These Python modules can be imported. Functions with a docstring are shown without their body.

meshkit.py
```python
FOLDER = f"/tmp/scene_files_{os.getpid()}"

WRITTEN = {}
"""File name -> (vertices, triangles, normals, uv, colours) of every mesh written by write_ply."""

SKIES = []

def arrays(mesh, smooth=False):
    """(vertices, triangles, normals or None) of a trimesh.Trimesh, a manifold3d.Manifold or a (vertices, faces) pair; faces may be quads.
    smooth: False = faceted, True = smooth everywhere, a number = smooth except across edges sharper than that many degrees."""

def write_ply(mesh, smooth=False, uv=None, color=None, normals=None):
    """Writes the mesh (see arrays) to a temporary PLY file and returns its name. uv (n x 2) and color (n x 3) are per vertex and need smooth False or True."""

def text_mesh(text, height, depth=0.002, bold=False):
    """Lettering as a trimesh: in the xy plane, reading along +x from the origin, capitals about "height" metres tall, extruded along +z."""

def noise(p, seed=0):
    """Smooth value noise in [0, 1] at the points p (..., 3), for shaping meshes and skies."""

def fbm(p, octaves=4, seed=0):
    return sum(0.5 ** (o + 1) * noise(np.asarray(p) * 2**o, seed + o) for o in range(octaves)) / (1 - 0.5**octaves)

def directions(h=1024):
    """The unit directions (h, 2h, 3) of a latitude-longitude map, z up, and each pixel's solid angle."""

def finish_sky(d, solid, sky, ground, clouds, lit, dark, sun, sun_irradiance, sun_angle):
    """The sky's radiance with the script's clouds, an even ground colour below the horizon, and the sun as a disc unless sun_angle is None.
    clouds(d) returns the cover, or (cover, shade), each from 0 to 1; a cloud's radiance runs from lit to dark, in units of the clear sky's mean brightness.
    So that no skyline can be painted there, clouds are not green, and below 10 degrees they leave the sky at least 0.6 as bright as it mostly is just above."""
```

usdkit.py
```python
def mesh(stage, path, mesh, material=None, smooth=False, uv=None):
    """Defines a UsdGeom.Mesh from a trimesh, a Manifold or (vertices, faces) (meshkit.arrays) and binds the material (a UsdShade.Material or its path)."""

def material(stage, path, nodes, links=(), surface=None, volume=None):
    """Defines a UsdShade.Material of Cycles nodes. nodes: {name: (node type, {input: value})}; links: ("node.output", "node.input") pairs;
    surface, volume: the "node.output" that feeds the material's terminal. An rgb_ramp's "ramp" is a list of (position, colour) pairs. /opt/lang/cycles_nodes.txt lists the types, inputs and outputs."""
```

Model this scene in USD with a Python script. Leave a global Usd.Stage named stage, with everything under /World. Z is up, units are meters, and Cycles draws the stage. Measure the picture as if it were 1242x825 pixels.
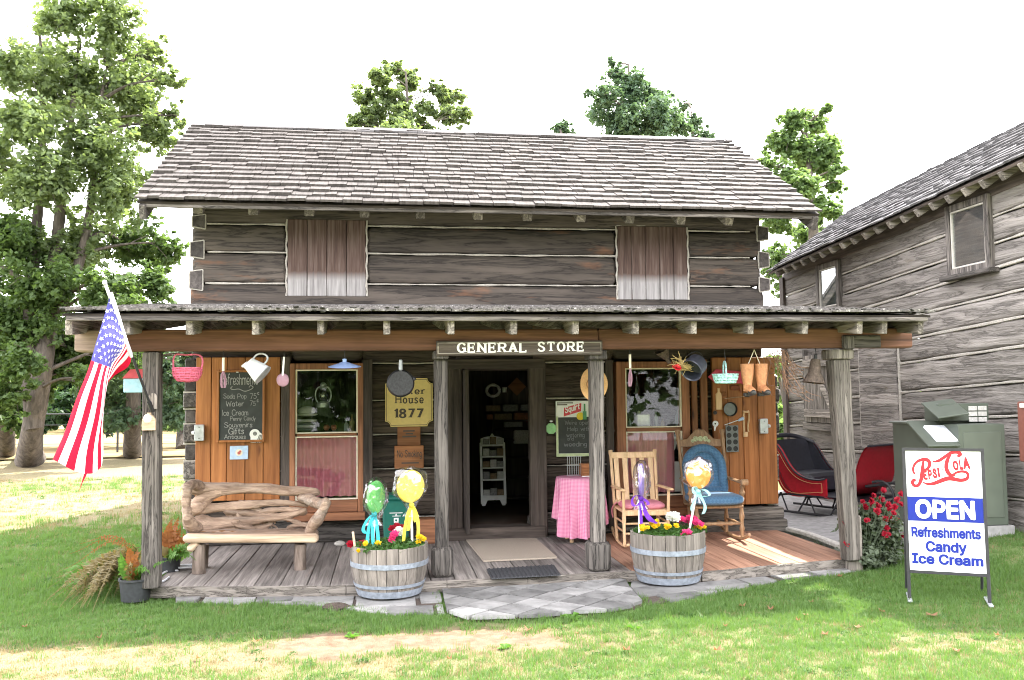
import math, random
import numpy as np, trimesh, shapely
from shapely import affinity
from shapely.geometry import Polygon, LineString, Point, MultiPolygon, box as sbox
import manifold3d as m3
import usdkit, meshkit
from meshkit import fbm, noise
from pxr import Usd, UsdGeom, UsdLux, UsdShade, Gf, Sdf, Vt

rng = np.random.default_rng(7); random.seed(7)
stage = Usd.Stage.CreateInMemory()
UsdGeom.SetStageUpAxis(stage, 'Z'); UsdGeom.SetStageMetersPerUnit(stage, 1.0)
UsdGeom.Xform.Define(stage, '/World'); UsdGeom.Scope.Define(stage, '/World/Looks')
T = Sdf.ValueTypeNames

# ---------------------------------------------------------------- camera
FPX, CX, CY = 1080.0, 621.0, 412.5
EYE = np.array([0, 0, 1.72]); YAW, PITCH, ROLL = math.atan(153/1080), math.atan(66.5/1080), 0.011
fwd = np.array([math.sin(YAW)*math.cos(PITCH), math.cos(YAW)*math.cos(PITCH), math.sin(PITCH)])
r0 = np.array([math.cos(YAW), -math.sin(YAW), 0.0]); u0 = np.cross(r0, fwd)
rgt = math.cos(ROLL)*r0 - math.sin(ROLL)*u0; upv = np.cross(rgt, fwd)
cam = UsdGeom.Camera.Define(stage, '/World/camera')
cam.CreateHorizontalApertureAttr(36.0); cam.CreateFocalLengthAttr(36.0*FPX/1242)
cam.CreateFStopAttr(0.0); cam.CreateClippingRangeAttr((0.05, 5000))
mm = np.eye(4); mm[0, :3] = rgt; mm[1, :3] = upv; mm[2, :3] = -fwd; mm[3, :3] = EYE
cam.AddTransformOp().Set(Gf.Matrix4d(*mm.ravel().tolist()))
cam.CreateExposureAttr(2.2)

# ---------------------------------------------------------------- sky and sun
SUN = np.array([0.58, 0.36, 1.0]); SUN = SUN/np.linalg.norm(SUN)
sun = UsdLux.DistantLight.Define(stage, '/World/sun')
sun.CreateIntensityAttr(0.98); sun.CreateAngleAttr(0.53); sun.CreateNormalizeAttr(True); sun.CreateColorAttr(Gf.Vec3f(1, 0.95, 0.87))
zx = SUN; xx = np.cross([0, 0, 1], zx); xx /= np.linalg.norm(xx); yy = np.cross(zx, xx)
mm = np.eye(4); mm[0, :3] = xx; mm[1, :3] = yy; mm[2, :3] = zx
sun.AddTransformOp().Set(Gf.Matrix4d(*mm.ravel().tolist()))
dome = UsdLux.DomeLight.Define(stage, '/World/sky')
usdkit.material(stage, '/World/Looks/sky', {
    'sky': ('sky_texture', {'sky_type': 'single_scattering', 'sun_disc': False, 'sun_elevation': math.asin(SUN[2]), 'sun_rotation': math.atan2(SUN[0], SUN[1]), 'aerosol_density': 2.0, 'altitude': 60.0}),
    'tc': ('texture_coordinate', {}),
    'n': ('noise_texture', {'scale': 2.2, 'detail': 5.0, 'roughness': 0.55}),
    'r': ('rgb_ramp', {'ramp': [(0.28, (0.72, 0.72, 0.72)), (0.62, (0.97, 0.97, 0.97))]}),
    'mx': ('mix_color', {'b': (9.15, 8.95, 9.35)}),
    'bg': ('background_shader', {'strength': 0.15})},
    [('tc.generated', 'n.vector'), ('n.fac', 'r.fac'), ('r.color', 'mx.fac'), ('sky.color', 'mx.a'), ('mx.result', 'bg.color')], surface='bg.background')
UsdShade.MaterialBindingAPI.Apply(dome.GetPrim()).Bind(UsdShade.Material.Get(stage, '/World/Looks/sky'))

# ---------------------------------------------------------------- picture measurements -> places in the world
def ray(px, py):
    return fwd + (px-CX)/FPX*rgt - (py-CY)/FPX*upv
def at(px, py, Y):
    d = ray(px, py); return EYE + d*(Y/d[1])
def gp(px, py, z=0.0):
    d = ray(px, py); return EYE + d*((z-EYE[2])/d[2])
def on(px, py, p, n):
    d = ray(px, py); return EYE + d*(np.dot(np.asarray(p)-EYE, n)/np.dot(d, n))

# ---------------------------------------------------------------- scene helpers
used = {}
def fresh(parent, name):
    k = (parent, name); i = used.get(k, 0); used[k] = i+1
    return f'{parent}/{name}' if i == 0 else f'{parent}/{name}_{i:03d}'
LOC = {}
WANTED = set()
def tag(p, label=None, cat=None, group=None, kind=None):
    p = p.GetPrim() if hasattr(p, 'GetPrim') else p
    for k, v in (('label', label), ('category', cat), ('group', group), ('kind', kind)):
        if v: p.SetCustomDataByKey(k, v)
    return p
def thing(name, label, cat, loc=(0, 0, 0), group=None):
    path = fresh('/World', name); x = UsdGeom.Xform.Define(stage, path)
    x.AddTranslateOp().Set(Gf.Vec3d(*map(float, loc))); LOC[path] = np.array(loc, float)
    tag(x, label, cat, group); return path
tint_rng = np.random.default_rng(11)
def part(parent, name, mesh, mat, smooth=30, label=None, kind=None, tint=None):
    if isinstance(mesh, (list, tuple)) and not isinstance(mesh[0], np.ndarray): mesh = cat(mesh)
    path = fresh(parent, name); root = '/'.join(path.split('/')[:3])
    if hasattr(mesh, 'to_mesh'):
        q = mesh.to_mesh(); mesh = trimesh.Trimesh(q.vert_properties[:, :3], q.tri_verts, process=False)
    mesh = mesh.copy()
    if root in LOC: mesh.vertices = mesh.vertices - LOC[root]
    m = usdkit.mesh(stage, path, mesh, None, smooth=smooth)
    UsdShade.MaterialBindingAPI.Apply(m.GetPrim()); m.GetPrim().CreateRelationship('material:binding', False).SetTargets([f'/World/Looks/{mat}']); WANTED.add(mat)
    UsdGeom.PrimvarsAPI(m).CreatePrimvar('tint', T.FloatArray, 'constant').Set([float(tint_rng.random() if tint is None else tint)])
    tag(m, label, None, None, kind); return path
def solo(name, label, cat, mesh, mat, smooth=30, group=None, kind=None, tint=None):
    p = part('/World', name, mesh, mat, smooth, tint=tint); tag(stage.GetPrimAtPath(p), label, cat, group, kind); return p
def struct(name, mesh, mat, smooth=False):
    p = part('/World', name, mesh, mat, smooth); tag(stage.GetPrimAtPath(p), None, None, None, 'structure'); return p

# ---------------------------------------------------------------- shapes
def cat(ms):
    return trimesh.util.concatenate([x if isinstance(x, trimesh.Trimesh) else trimesh.Trimesh(*x, process=False) for x in ms])
def mk(v, f): return trimesh.Trimesh(np.asarray(v, float), np.asarray(f, int), process=False)
def nrm(v): v = np.asarray(v, float); return v/max(np.linalg.norm(v), 1e-12)
def rings(R, closed_caps=True, loop=True):
    """R: (stations, points, 3) -> a skin with caps"""
    R = np.asarray(R, float); s, n = R.shape[:2]; f = []
    j = np.arange(n if loop else n-1); k = (j+1) % n
    for i in range(s-1):
        a, b = i*n, (i+1)*n
        f.append(np.stack([a+j, a+k, b+k], 1)); f.append(np.stack([a+j, b+k, b+j], 1))
    v = R.reshape(-1, 3)
    if closed_caps and loop:
        c0, c1 = len(v), len(v)+1; v = np.vstack([v, R[0].mean(0), R[-1].mean(0)])
        f.append(np.stack([np.full(n, c0), k, j], 1)); f.append(np.stack([np.full(n, c1), (s-1)*n+j, (s-1)*n+k], 1))
    return mk(v, np.vstack(f))
def beam(p0, p1, w, h, up=(0, 0, 1), r=0.012, amp=0.0, step=0.2, w1=None, h1=None, seed=0, freq=6.0, k=1):
    """a squared timber from p0 to p1, w across and h along up, with softened arrises and hewn unevenness"""
    p0, p1 = np.asarray(p0, float), np.asarray(p1, float); L = np.linalg.norm(p1-p0); d = (p1-p0)/L
    u = nrm(np.asarray(up)-np.dot(up, d)*d); s = np.cross(d, u); w1 = w if w1 is None else w1; h1 = h if h1 is None else h1
    m = max(1, int(round(L/step))) if amp > 0 else 1
    ts = np.linspace(0, 1, m+1)
    if r > 0: ts = np.concatenate([[0], [min(r/L, .2)], ts[1:-1], [1-min(r/L, .2)], [1]]); ins = np.array([r]+[0]*(len(ts)-2)+[r])*0.8
    else: ins = np.zeros(len(ts))
    rows = []
    for t, i0 in zip(ts, ins):
        a, b = (w+(w1-w)*t)/2-i0, (h+(h1-h)*t)/2-i0; rr = max(min(r, a*.9, b*.9), 1e-4)
        pts = []
        for sx, sy, a0 in ((1, 1, 0), (-1, 1, 90), (-1, -1, 180), (1, -1, 270)):
            for q in range(k+1):
                an = math.radians(a0+90*q/k); pts.append((sx*(a-rr)+rr*math.cos(an), sy*(b-rr)+rr*math.sin(an)))
            if amp > 0:      # a point in the middle of the next side
                nx, ny = {(1, 1): (0, b), (-1, 1): (-a, 0), (-1, -1): (0, -b), (1, -1): (a, 0)}[(sx, sy)]; pts.append((nx, ny))
        pts = np.array(pts); rows.append(p0+d*L*t+pts[:, :1]*s+pts[:, 1:]*u)
    R = np.array(rows)
    if amp > 0:
        c = (p0+np.outer(ts, p1-p0))[:, None]; o = R-c; o /= np.linalg.norm(o, axis=2, keepdims=True)
        R = R+o*(fbm(R*freq+seed*3.7, 3, seed)-0.5)[..., None]*2*amp
    return rings(R[:, ::-1])
def bx(c, s, r=0.006, rz=0.0):
    c, s = np.asarray(c, float), np.asarray(s, float); e = np.array([math.cos(rz), math.sin(rz), 0])
    return beam(c-e*s[0]/2, c+e*s[0]/2, s[1], s[2], r=r)
def bb(x0, x1, y0, y1, z0, z1, r=0.006): return bx(((x0+x1)/2, (y0+y1)/2, (z0+z1)/2), (x1-x0, y1-y0, z1-z0), r)
def frames(P):
    P = np.asarray(P, float); t = np.gradient(P, axis=0); t /= np.linalg.norm(t, axis=1, keepdims=True)
    a = nrm(np.cross(t[0], [0.3, 0.5, 0.81] if abs(t[0][2]) < .9 else [1, 0.1, 0])); A = [a]
    for i in range(1, len(P)): A.append(nrm(A[-1]-np.dot(A[-1], t[i])*t[i]))
    A = np.array(A); return t, A, np.cross(t, A)
def tube(P, r, n=8, amp=0, freq=5, seed=0, flat=1.0, loop=False):
    P = np.asarray(P, float); r = np.broadcast_to(r, len(P)).astype(float)
    t, A, B = frames(P); an = np.arange(n)/n*2*math.pi
    R = P[:, None]+r[:, None, None]*(np.cos(an)[None, :, None]*A[:, None]+flat*np.sin(an)[None, :, None]*B[:, None])
    if amp: R = P[:, None]+(R-P[:, None])*(1+amp*2*(fbm(R*freq+seed*5.1, 3, seed)-.5))[..., None]
    return rings(R)
def spline(P, n=20):
    P = np.asarray(P, float)
    if len(P) < 3: return np.linspace(P[0], P[-1], n)
    from scipy.interpolate import CubicSpline
    d = np.r_[0, np.cumsum(np.linalg.norm(np.diff(P, axis=0), axis=1)**.5)]
    return CubicSpline(d, P)(np.linspace(0, d[-1], n))
def lathe(prof, n=20, c=(0, 0, 0), axis=(0, 0, 1)):
    prof = np.array(prof, float); an = -np.arange(n)/n*2*math.pi
    R = np.stack([np.stack([r*np.cos(an), r*np.sin(an), np.full(n, z)], 1) for r, z in prof]); m = rings(R[::-1])
    a = nrm(axis)
    if a[2] < 0.9999: m.apply_transform(trimesh.geometry.align_vectors([0, 0, 1], a))
    m.apply_translation(c); return m
def polys(g): return [p for p in (g.geoms if hasattr(g, 'geoms') else [g]) if isinstance(p, Polygon) and p.area > 1e-9]
def slab(g, depth, O, X, Y):
    """a flat outline g (shapely) of the given depth, its plane spanned by X and Y from O; the thickness runs back from the face"""
    ms = [trimesh.creation.extrude_polygon(p, depth, engine='earcut') for p in polys(g)]
    m = cat(ms); X, Y = np.asarray(X, float), np.asarray(Y, float); N = np.cross(nrm(X), nrm(Y)); v = m.vertices
    m = mk(np.asarray(O)+v[:, :1]*X+v[:, 1:2]*Y+(v[:, 2:]-depth)*N, m.faces); return m
def ell(c, r, sub=2):
    m = trimesh.creation.icosphere(subdivisions=sub); m.vertices = m.vertices*np.asarray(r)+np.asarray(c); return m
def limbs(bones, length=0.05, it=6, amp=0.0, freq=9, seed=0):
    """bones: (a, ra, b, rb) -> one smooth skin"""
    u = None
    for a, ra, b, rb in bones:
        s1 = m3.Manifold.sphere(ra, 14).translate(list(map(float, a))); s2 = m3.Manifold.sphere(rb, 14).translate(list(map(float, b)))
        h = m3.Manifold.batch_hull([s1, s2]); u = h if u is None else u+h
    q = u.refine_to_length(length).to_mesh(); m = trimesh.Trimesh(q.vert_properties[:, :3], q.tri_verts)
    trimesh.smoothing.filter_taubin(m, iterations=it)
    if amp:
        m.vertices = m.vertices+m.vertex_normals*((fbm(m.vertices*np.array([freq*.4, freq, freq])+seed, 4, seed)-.5)*2*amp)[:, None]
    return m

# ---------------------------------------------------------------- materials
MATS = {}
def mat(name, nodes, links, surface='p.BSDF'):
    MATS[name] = usdkit.material(stage, '/World/Looks/'+name, nodes, links, surface=surface); return MATS[name]
def plain(name, col, rough=0.6, metal=0.0, var=0.12, bump=0.0, scale=30.0, spec=0.5, **kw):
    c = np.array(col)
    nodes = {'g': ('geometry', {}), 'n': ('noise_texture', {'scale': scale, 'detail': 4.0}),
             'r': ('rgb_ramp', {'ramp': [(0.3, tuple(c*(1-var))), (0.7, tuple(np.minimum(c*(1+var), 1)))]}),
             'p': ('principled_bsdf', dict(roughness=rough, metallic=metal, specular_ior_level=spec, **kw))}
    links = [('g.position', 'n.vector'), ('n.fac', 'r.fac'), ('r.color', 'p.base_color')]
    if bump:
        nodes['b'] = ('bump', {'strength': bump, 'distance': 0.01}); links += [('n.fac', 'b.height'), ('b.normal', 'p.normal')]
    return mat(name, nodes, links)
def wood(name, dark, light, axis=0, fine=40.0, along=1.4, bump=0.5, rough=0.8, blot=0.55, tintv=0.35, stain=None, stain_at=0.5, knots=None, dist=0.012, cracks=False):
    """grain along an axis; blot = how much large patches darken; tintv = how much pieces differ"""
    sc, sc2, sc3 = [fine]*3, [2.2]*3, [fine*4.5]*3
    for a in (axis if isinstance(axis, tuple) else (axis,)): sc[a] = along; sc2[a] = 0.7; sc3[a] = along*2.5
    axis = axis[0] if isinstance(axis, tuple) else axis
    d, l = np.array(dark), np.array(light)
    N = {'g': ('geometry', {}), 't': ('attribute', {'attribute': 'tint'}),
         'off': ('vector_math', {'math_type': 'multiply_add', 'vector2': (31.0, 17.0, 23.0)}),
         'm1': ('mapping', {'scale': tuple(sc)}), 'm2': ('mapping', {'scale': tuple(sc2)}), 'm3': ('mapping', {'scale': tuple(sc3)}),
         'n1': ('noise_texture', {'scale': 1.0, 'detail': 7.0, 'roughness': 0.62, 'distortion': 0.6}),
         'n2': ('noise_texture', {'scale': 1.0, 'detail': 4.0, 'roughness': 0.6}),
         'n3': ('noise_texture', {'scale': 1.0, 'detail': 3.0, 'roughness': 0.7}),
         'r1': ('rgb_ramp', {'ramp': [(0.25, tuple(d)), (0.43, tuple(d*.5+l*.5)), (0.468, tuple(d*.85)), (0.480, tuple(d*.85)), (0.51, tuple(d*.45+l*.55)), (0.62, tuple(l)), (0.8, tuple(l*1.15))] if cracks else [(0.25, tuple(d)), (0.47, tuple(d*.45+l*.55)), (0.62, tuple(l)), (0.8, tuple(l*1.15))]}),
         'r2': ('rgb_ramp', {'ramp': [(0.3, (1-blot,)*3), (0.65, (1.0, 1.0, 1.0))]}),
         'mul': ('mix_color', {'blend_type': 'multiply', 'fac': 1.0}),
         'tv': ('map_range', {'from_min': 0.0, 'from_max': 1.0, 'to_min': 1-tintv, 'to_max': 1+tintv*.7}),
         'mul2': ('vector_math', {'math_type': 'scale'}),
         'add': ('math', {'math_type': 'multiply_add', 'value2': 0.5}),
         'b': ('bump', {'strength': bump, 'distance': dist}), 'p': ('principled_bsdf', {'roughness': rough, 'specular_ior_level': 0.3})}
    L = [('t.vector', 'off.vector1'), ('g.position', 'off.vector3'), ('off.vector', 'm1.vector'), ('off.vector', 'm2.vector'), ('off.vector', 'm3.vector'),
         ('m1.vector', 'n1.vector'), ('m2.vector', 'n2.vector'), ('m3.vector', 'n3.vector'), ('n1.fac', 'r1.fac'), ('n2.fac', 'r2.fac'),
         ('r1.color', 'mul.a'), ('r2.color', 'mul.b'), ('t.fac', 'tv.value'), ('mul.result', 'mul2.vector1'), ('tv.result', 'mul2.scale'),
         ('n3.fac', 'add.value1'), ('n1.fac', 'add.value3'), ('add.value', 'b.height'), ('b.normal', 'p.normal')]
    last = 'mul2.vector'
    if stain is not None:     # patches of another tone, e.g. unweathered red heartwood
        N['ms'] = ('mapping', {'scale': tuple(0.9 if i == axis else 4.0 for i in range(3))}); N['ns'] = ('noise_texture', {'scale': 1.0, 'detail': 5.0, 'roughness': 0.65})
        N['rs'] = ('rgb_ramp', {'ramp': [(stain_at, (0, 0, 0)), (stain_at+0.16, (1, 1, 1))]}); N['mxs'] = ('mix_color', {'b': tuple(stain)})
        N['gs'] = ('mix_color', {'blend_type': 'multiply', 'fac': 0.85, 'b': (1, 1, 1)})
        N['rg'] = ('rgb_ramp', {'ramp': [(0.25, (0.45, 0.42, 0.4)), (0.6, (1.1, 1.05, 1.0))]})
        L += [('off.vector', 'ms.vector'), ('ms.vector', 'ns.vector'), ('ns.fac', 'rs.fac'), ('rs.color', 'mxs.fac'), (last, 'mxs.a'),
              ('n1.fac', 'rg.fac'), ('rg.color', 'gs.b')]
        N['gs'][1]['a'] = tuple(stain); del N['gs'][1]['b']; del N['mxs'][1]['b']; L += [('gs.result', 'mxs.b')]
        last = 'mxs.result'
    if knots is not None:
        N['mk'] = ('mapping', {'scale': tuple(2.0 if i == axis else 7.0 for i in range(3))}); N['vk'] = ('voronoi_texture', {'scale': 1.0})
        N['rk'] = ('rgb_ramp', {'ramp': [(0.05, (1, 1, 1)), (0.16, (0, 0, 0))]}); N['mxk'] = ('mix_color', {'b': tuple(knots)})
        N['wk'] = ('vector_math', {'math_type': 'multiply_add', 'vector2': (.25, .25, .25)})
        L += [('off.vector', 'wk.vector3'), ('n2.color', 'wk.vector1'), ('wk.vector', 'mk.vector'), ('mk.vector', 'vk.vector'), ('vk.distance', 'rk.fac'), ('rk.color', 'mxk.fac'), (last, 'mxk.a')]
        last = 'mxk.result'
    L.append((last, 'p.base_color'))
    return mat(name, N, L)

for ax, nm in enumerate('xyz'):
    wood('grey_timber_'+nm, (.04, .035, .031), (.21, .188, .168), ax, fine=26, bump=.9, blot=.45, cracks=True)
    wood('pale_timber_'+nm, (.09, .078, .066), (.33, .295, .255), ax, fine=30, bump=.7, blot=.35, cracks=True)
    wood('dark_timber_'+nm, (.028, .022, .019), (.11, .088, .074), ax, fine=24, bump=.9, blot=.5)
    wood('red_timber_'+nm, (.085, .042, .026), (.25, .125, .08), ax, fine=26, bump=.7, blot=.45)
wood('log_wall', (.042, .035, .029), (.125, .103, .084), 0, fine=11, along=.8, bump=.6, blot=.4, tintv=.3, stain=(.20, .10, .055), stain_at=.585, dist=.03, cracks=True)
wood('log_low', (.05, .038, .03), (.135, .105, .082), 0, fine=18, along=1.1, bump=.9, blot=.5, dist=.03, cracks=True)
wood('cabin_log', (.125, .112, .10), (.31, .285, .26), 1, fine=12, along=1.0, bump=.9, blot=.35, tintv=.22, stain=(.16, .13, .075), stain_at=.64, dist=.045, cracks=True)
wood('cabin_log_x', (.125, .112, .10), (.31, .285, .26), 0, fine=15, along=.9, bump=1.0, blot=.4, tintv=.3, dist=.03)
wood('log_end', (.035, .03, .028), (.12, .105, .095), 1, fine=20, bump=.8)
wood('orange_plank', (.23, .075, .022), (.46, .185, .06), 2, fine=22, along=1.0, bump=.35, rough=.5, blot=.4, tintv=.22, knots=(.11, .035, .014))
wood('beam_wood', (.07, .033, .021), (.22, .105, .067), 0, fine=20, along=.8, bump=.6, blot=.5, tintv=.15, stain=(.24, .20, .17), stain_at=.62)
wood('beam_end', (.16, .115, .085), (.42, .32, .25), 0, fine=24, along=1.0, bump=.5, blot=.3)
wood('new_timber', (.38, .28, .19), (.62, .50, .37), 0, fine=22, bump=.4, blot=.3)
wood('deck_grey', (.085, .074, .066), (.30, .27, .245), 1, fine=28, along=1.2, bump=.5, blot=.4, tintv=.28, stain=(.24, .13, .09), stain_at=.66)
wood('deck_red', (.26, .13, .08), (.50, .285, .19), 1, fine=28, along=1.2, bump=.4, blot=.35, tintv=.25)
wood('trim_wood', (.13, .05, .026), (.34, .15, .075), 2, fine=26, bump=.4, rough=.55, blot=.4, tintv=.2)
wood('trim_wood_x', (.13, .05, .026), (.34, .15, .075), 0, fine=26, bump=.4, rough=.55, blot=.4, tintv=.2)
wood('shingle', (.042, .036, .032), (.100, .089, .082), (1, 2), fine=30, along=3.0, bump=.7, blot=.25, tintv=.17)
wood('shingle_x', (.045, .042, .043), (.20, .19, .19), (0, 2), fine=34, along=3.0, bump=.8, blot=.35, tintv=.42)
wood('light_chair', (.52, .32, .16), (.78, .55, .33), 2, fine=30, bump=.15, rough=.4, blot=.15, tintv=.12)
wood('antique_wood', (.20, .11, .055), (.42, .26, .14), 2, fine=30, bump=.15, rough=.35, blot=.25, tintv=.15)
wood('driftwood', (.17, .105, .07), (.58, .42, .31), 0, fine=22, along=4.0, bump=1.0, blot=.6, tintv=.12, stain=(.38, .34, .30), stain_at=.52, dist=.02)
wood('sawn_slab', (.36, .24, .15), (.72, .56, .40), 0, fine=26, bump=.4, blot=.25, tintv=.1)
wood('barrel_wood', (.11, .096, .082), (.30, .265, .23), 2, fine=30, along=1.8, bump=.6, blot=.45, tintv=.2, stain=(.33, .32, .31), stain_at=.6)
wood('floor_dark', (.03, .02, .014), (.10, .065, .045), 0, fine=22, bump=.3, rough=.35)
wood('plaque_wood', (.26, .10, .04), (.40, .18, .08), 0, fine=26, bump=.3)
plain('chinking', (.36, .335, .29), .9, var=.2, bump=.5, scale=40)
plain('chinking_wall', (.33, .31, .275), .9, var=.25, bump=.5, scale=40)
plain('white_paint', (.80, .80, .78), .5, var=.03)
plain('cream_paint', (.72, .66, .52), .5, var=.06)
plain('black_metal', (.02, .02, .022), .45, var=.2)
plain('iron', (.035, .035, .038), .5, metal=.6, var=.3, bump=.2, scale=60)
plain('rusty_iron', (.10, .075, .058), .8, metal=.3, var=.45, bump=.5, scale=45)
plain('galvanised', (.46, .48, .50), .42, metal=.65, var=.2, scale=25)
plain('blackboard', (.030, .034, .033), .65, var=.3, scale=9)
plain('chalk', (.36, .36, .34), .95, var=.3, scale=90)
plain('chalk_faint', (.22, .23, .23), .95, var=.3, scale=90)
plain('chalk_bright', (.75, .75, .73), .95, var=.1, scale=90)

# ================================================================ the ground
def sstep(a, b, x): t = np.clip((x-a)/(b-a), 0, 1); return t*t*(3-2*t)
def ground_z(x, y):
    x, y = np.asarray(x, float), np.asarray(y, float)
    rise = 0.26*sstep(4.7, 6.3, x)*(1-sstep(9.5, 12.5, y))*sstep(5.2, 7.4, y)
    p = np.stack([x*.6, y*.6, 0*x], -1); far = sstep(18, 60, np.hypot(x, y))
    return rise+0.035*(fbm(p, 3, 3)-.5)*(1-far)-0.02+.08*sstep(20, 60, y)
DRY = [(110, 610, 4.2, 3.4, 1.05), (60, 575, 5, 5, .9), (230, 580, 3, 3, .8), (120, 799, 1.6, .42, 1.0), (-40, 794, 1.2, .42, 1.0), (290, 796, 1.0, .36, .95), (60, 825, 1.4, .3, .9), (480, 805, .9, .25, .8), (700, 800, .8, .2, .6), (900, 790, .6, .14, .5), (1150, 785, .9, .22, .8), (330, 790, .6, .25, .75), (200, 815, .8, .15, .6), (430, 800, .5, .15, .7), (600, 800, .6, .12, .5),
       (470, 780, .75, .16, 1.0), (540, 772, .5, .14, 1.1), (600, 778, .5, .14, .85), (700, 790, .4, .12, .55), (390, 772, .35, .12, .95), (640, 765, .5, .1, .5),
       (860, 770, .25, .12, .6), (930, 775, .2, .1, .5), (1130, 770, .5, .14, .8), (1210, 775, .5, .16, .8), (1060, 765, .4, .12, .6), (1180, 735, .5, .2, .45), (1240, 730, .4, .3, .4),
       (900, 740, .3, .12, .35), (520, 815, .4, .12, .4), (730, 775, .6, .08, .45), (240, 640, .5, .8, .35)]
DIRT = [(490, 779, 1.2, .30, 1.4), (580, 774, .8, .24, 1.25), (660, 780, .6, .16, 1.0), (380, 773, .4, .12, .8), (1150, 772, .25, .06, .4), (440, 775, .4, .1, .8)]
def mask(x, y, L, seed):
    m = np.zeros(np.shape(x)); p = np.stack([x*2.6, y*2.6, 0*x], -1); n = fbm(p, 4, seed); wx, wy = (n-.5)*.9, (fbm(p+9, 4, seed+5)-.5)*.7
    for px, py, rx, ry, s in L:
        c = gp(px, py); m = np.maximum(m, s*np.exp(-(((x-c[0]+wx*min(rx, 1.0))/rx)**2+((y-c[1]+wy*min(1., ry*2))/ry)**2)*.8))
    return m*(.55+.9*n), n
def dry_at(x, y):
    m, n = mask(x, y, DRY, 21); far = sstep(15, 21, y)*(.62+.6*fbm(np.stack([x*.35, y*.5, 0*x], -1), 4, 8))
    base = (.34+.62*sstep(6.9, 5.9, y))*fbm(np.stack([x*1.3, y*1.9, 0*x], -1), 4, 31)-.05
    return np.clip(np.maximum(np.maximum(m, far), base), 0, 1)
def dirt_at(x, y):
    m, n = mask(x, y, DIRT, 44); return np.clip(m, 0, 1)
def axis_pts(lo, hi, a, b, st):
    near = np.arange(a, b+1e-6, st); l = a-np.cumsum(st*1.22**np.arange(1, 60)); r = b+np.cumsum(st*1.22**np.arange(1, 60))
    return np.r_[lo, l[l > lo][::-1], near, r[r < hi], hi]
gx, gy = axis_pts(-300, 300, -9, 8, .07), axis_pts(-12, 500, 4, 17, .07)
GX, GY = np.meshgrid(gx, gy); n0, n1 = GX.shape
idx = np.arange(n0*n1).reshape(n0, n1); q = np.stack([idx[:-1, :-1], idx[:-1, 1:], idx[1:, 1:], idx[1:, :-1]], -1).reshape(-1, 4)
gm = mk(np.stack([GX.ravel(), GY.ravel(), ground_z(GX.ravel(), GY.ravel())], 1), np.vstack([q[:, [0, 1, 2]], q[:, [0, 2, 3]]]))
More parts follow.
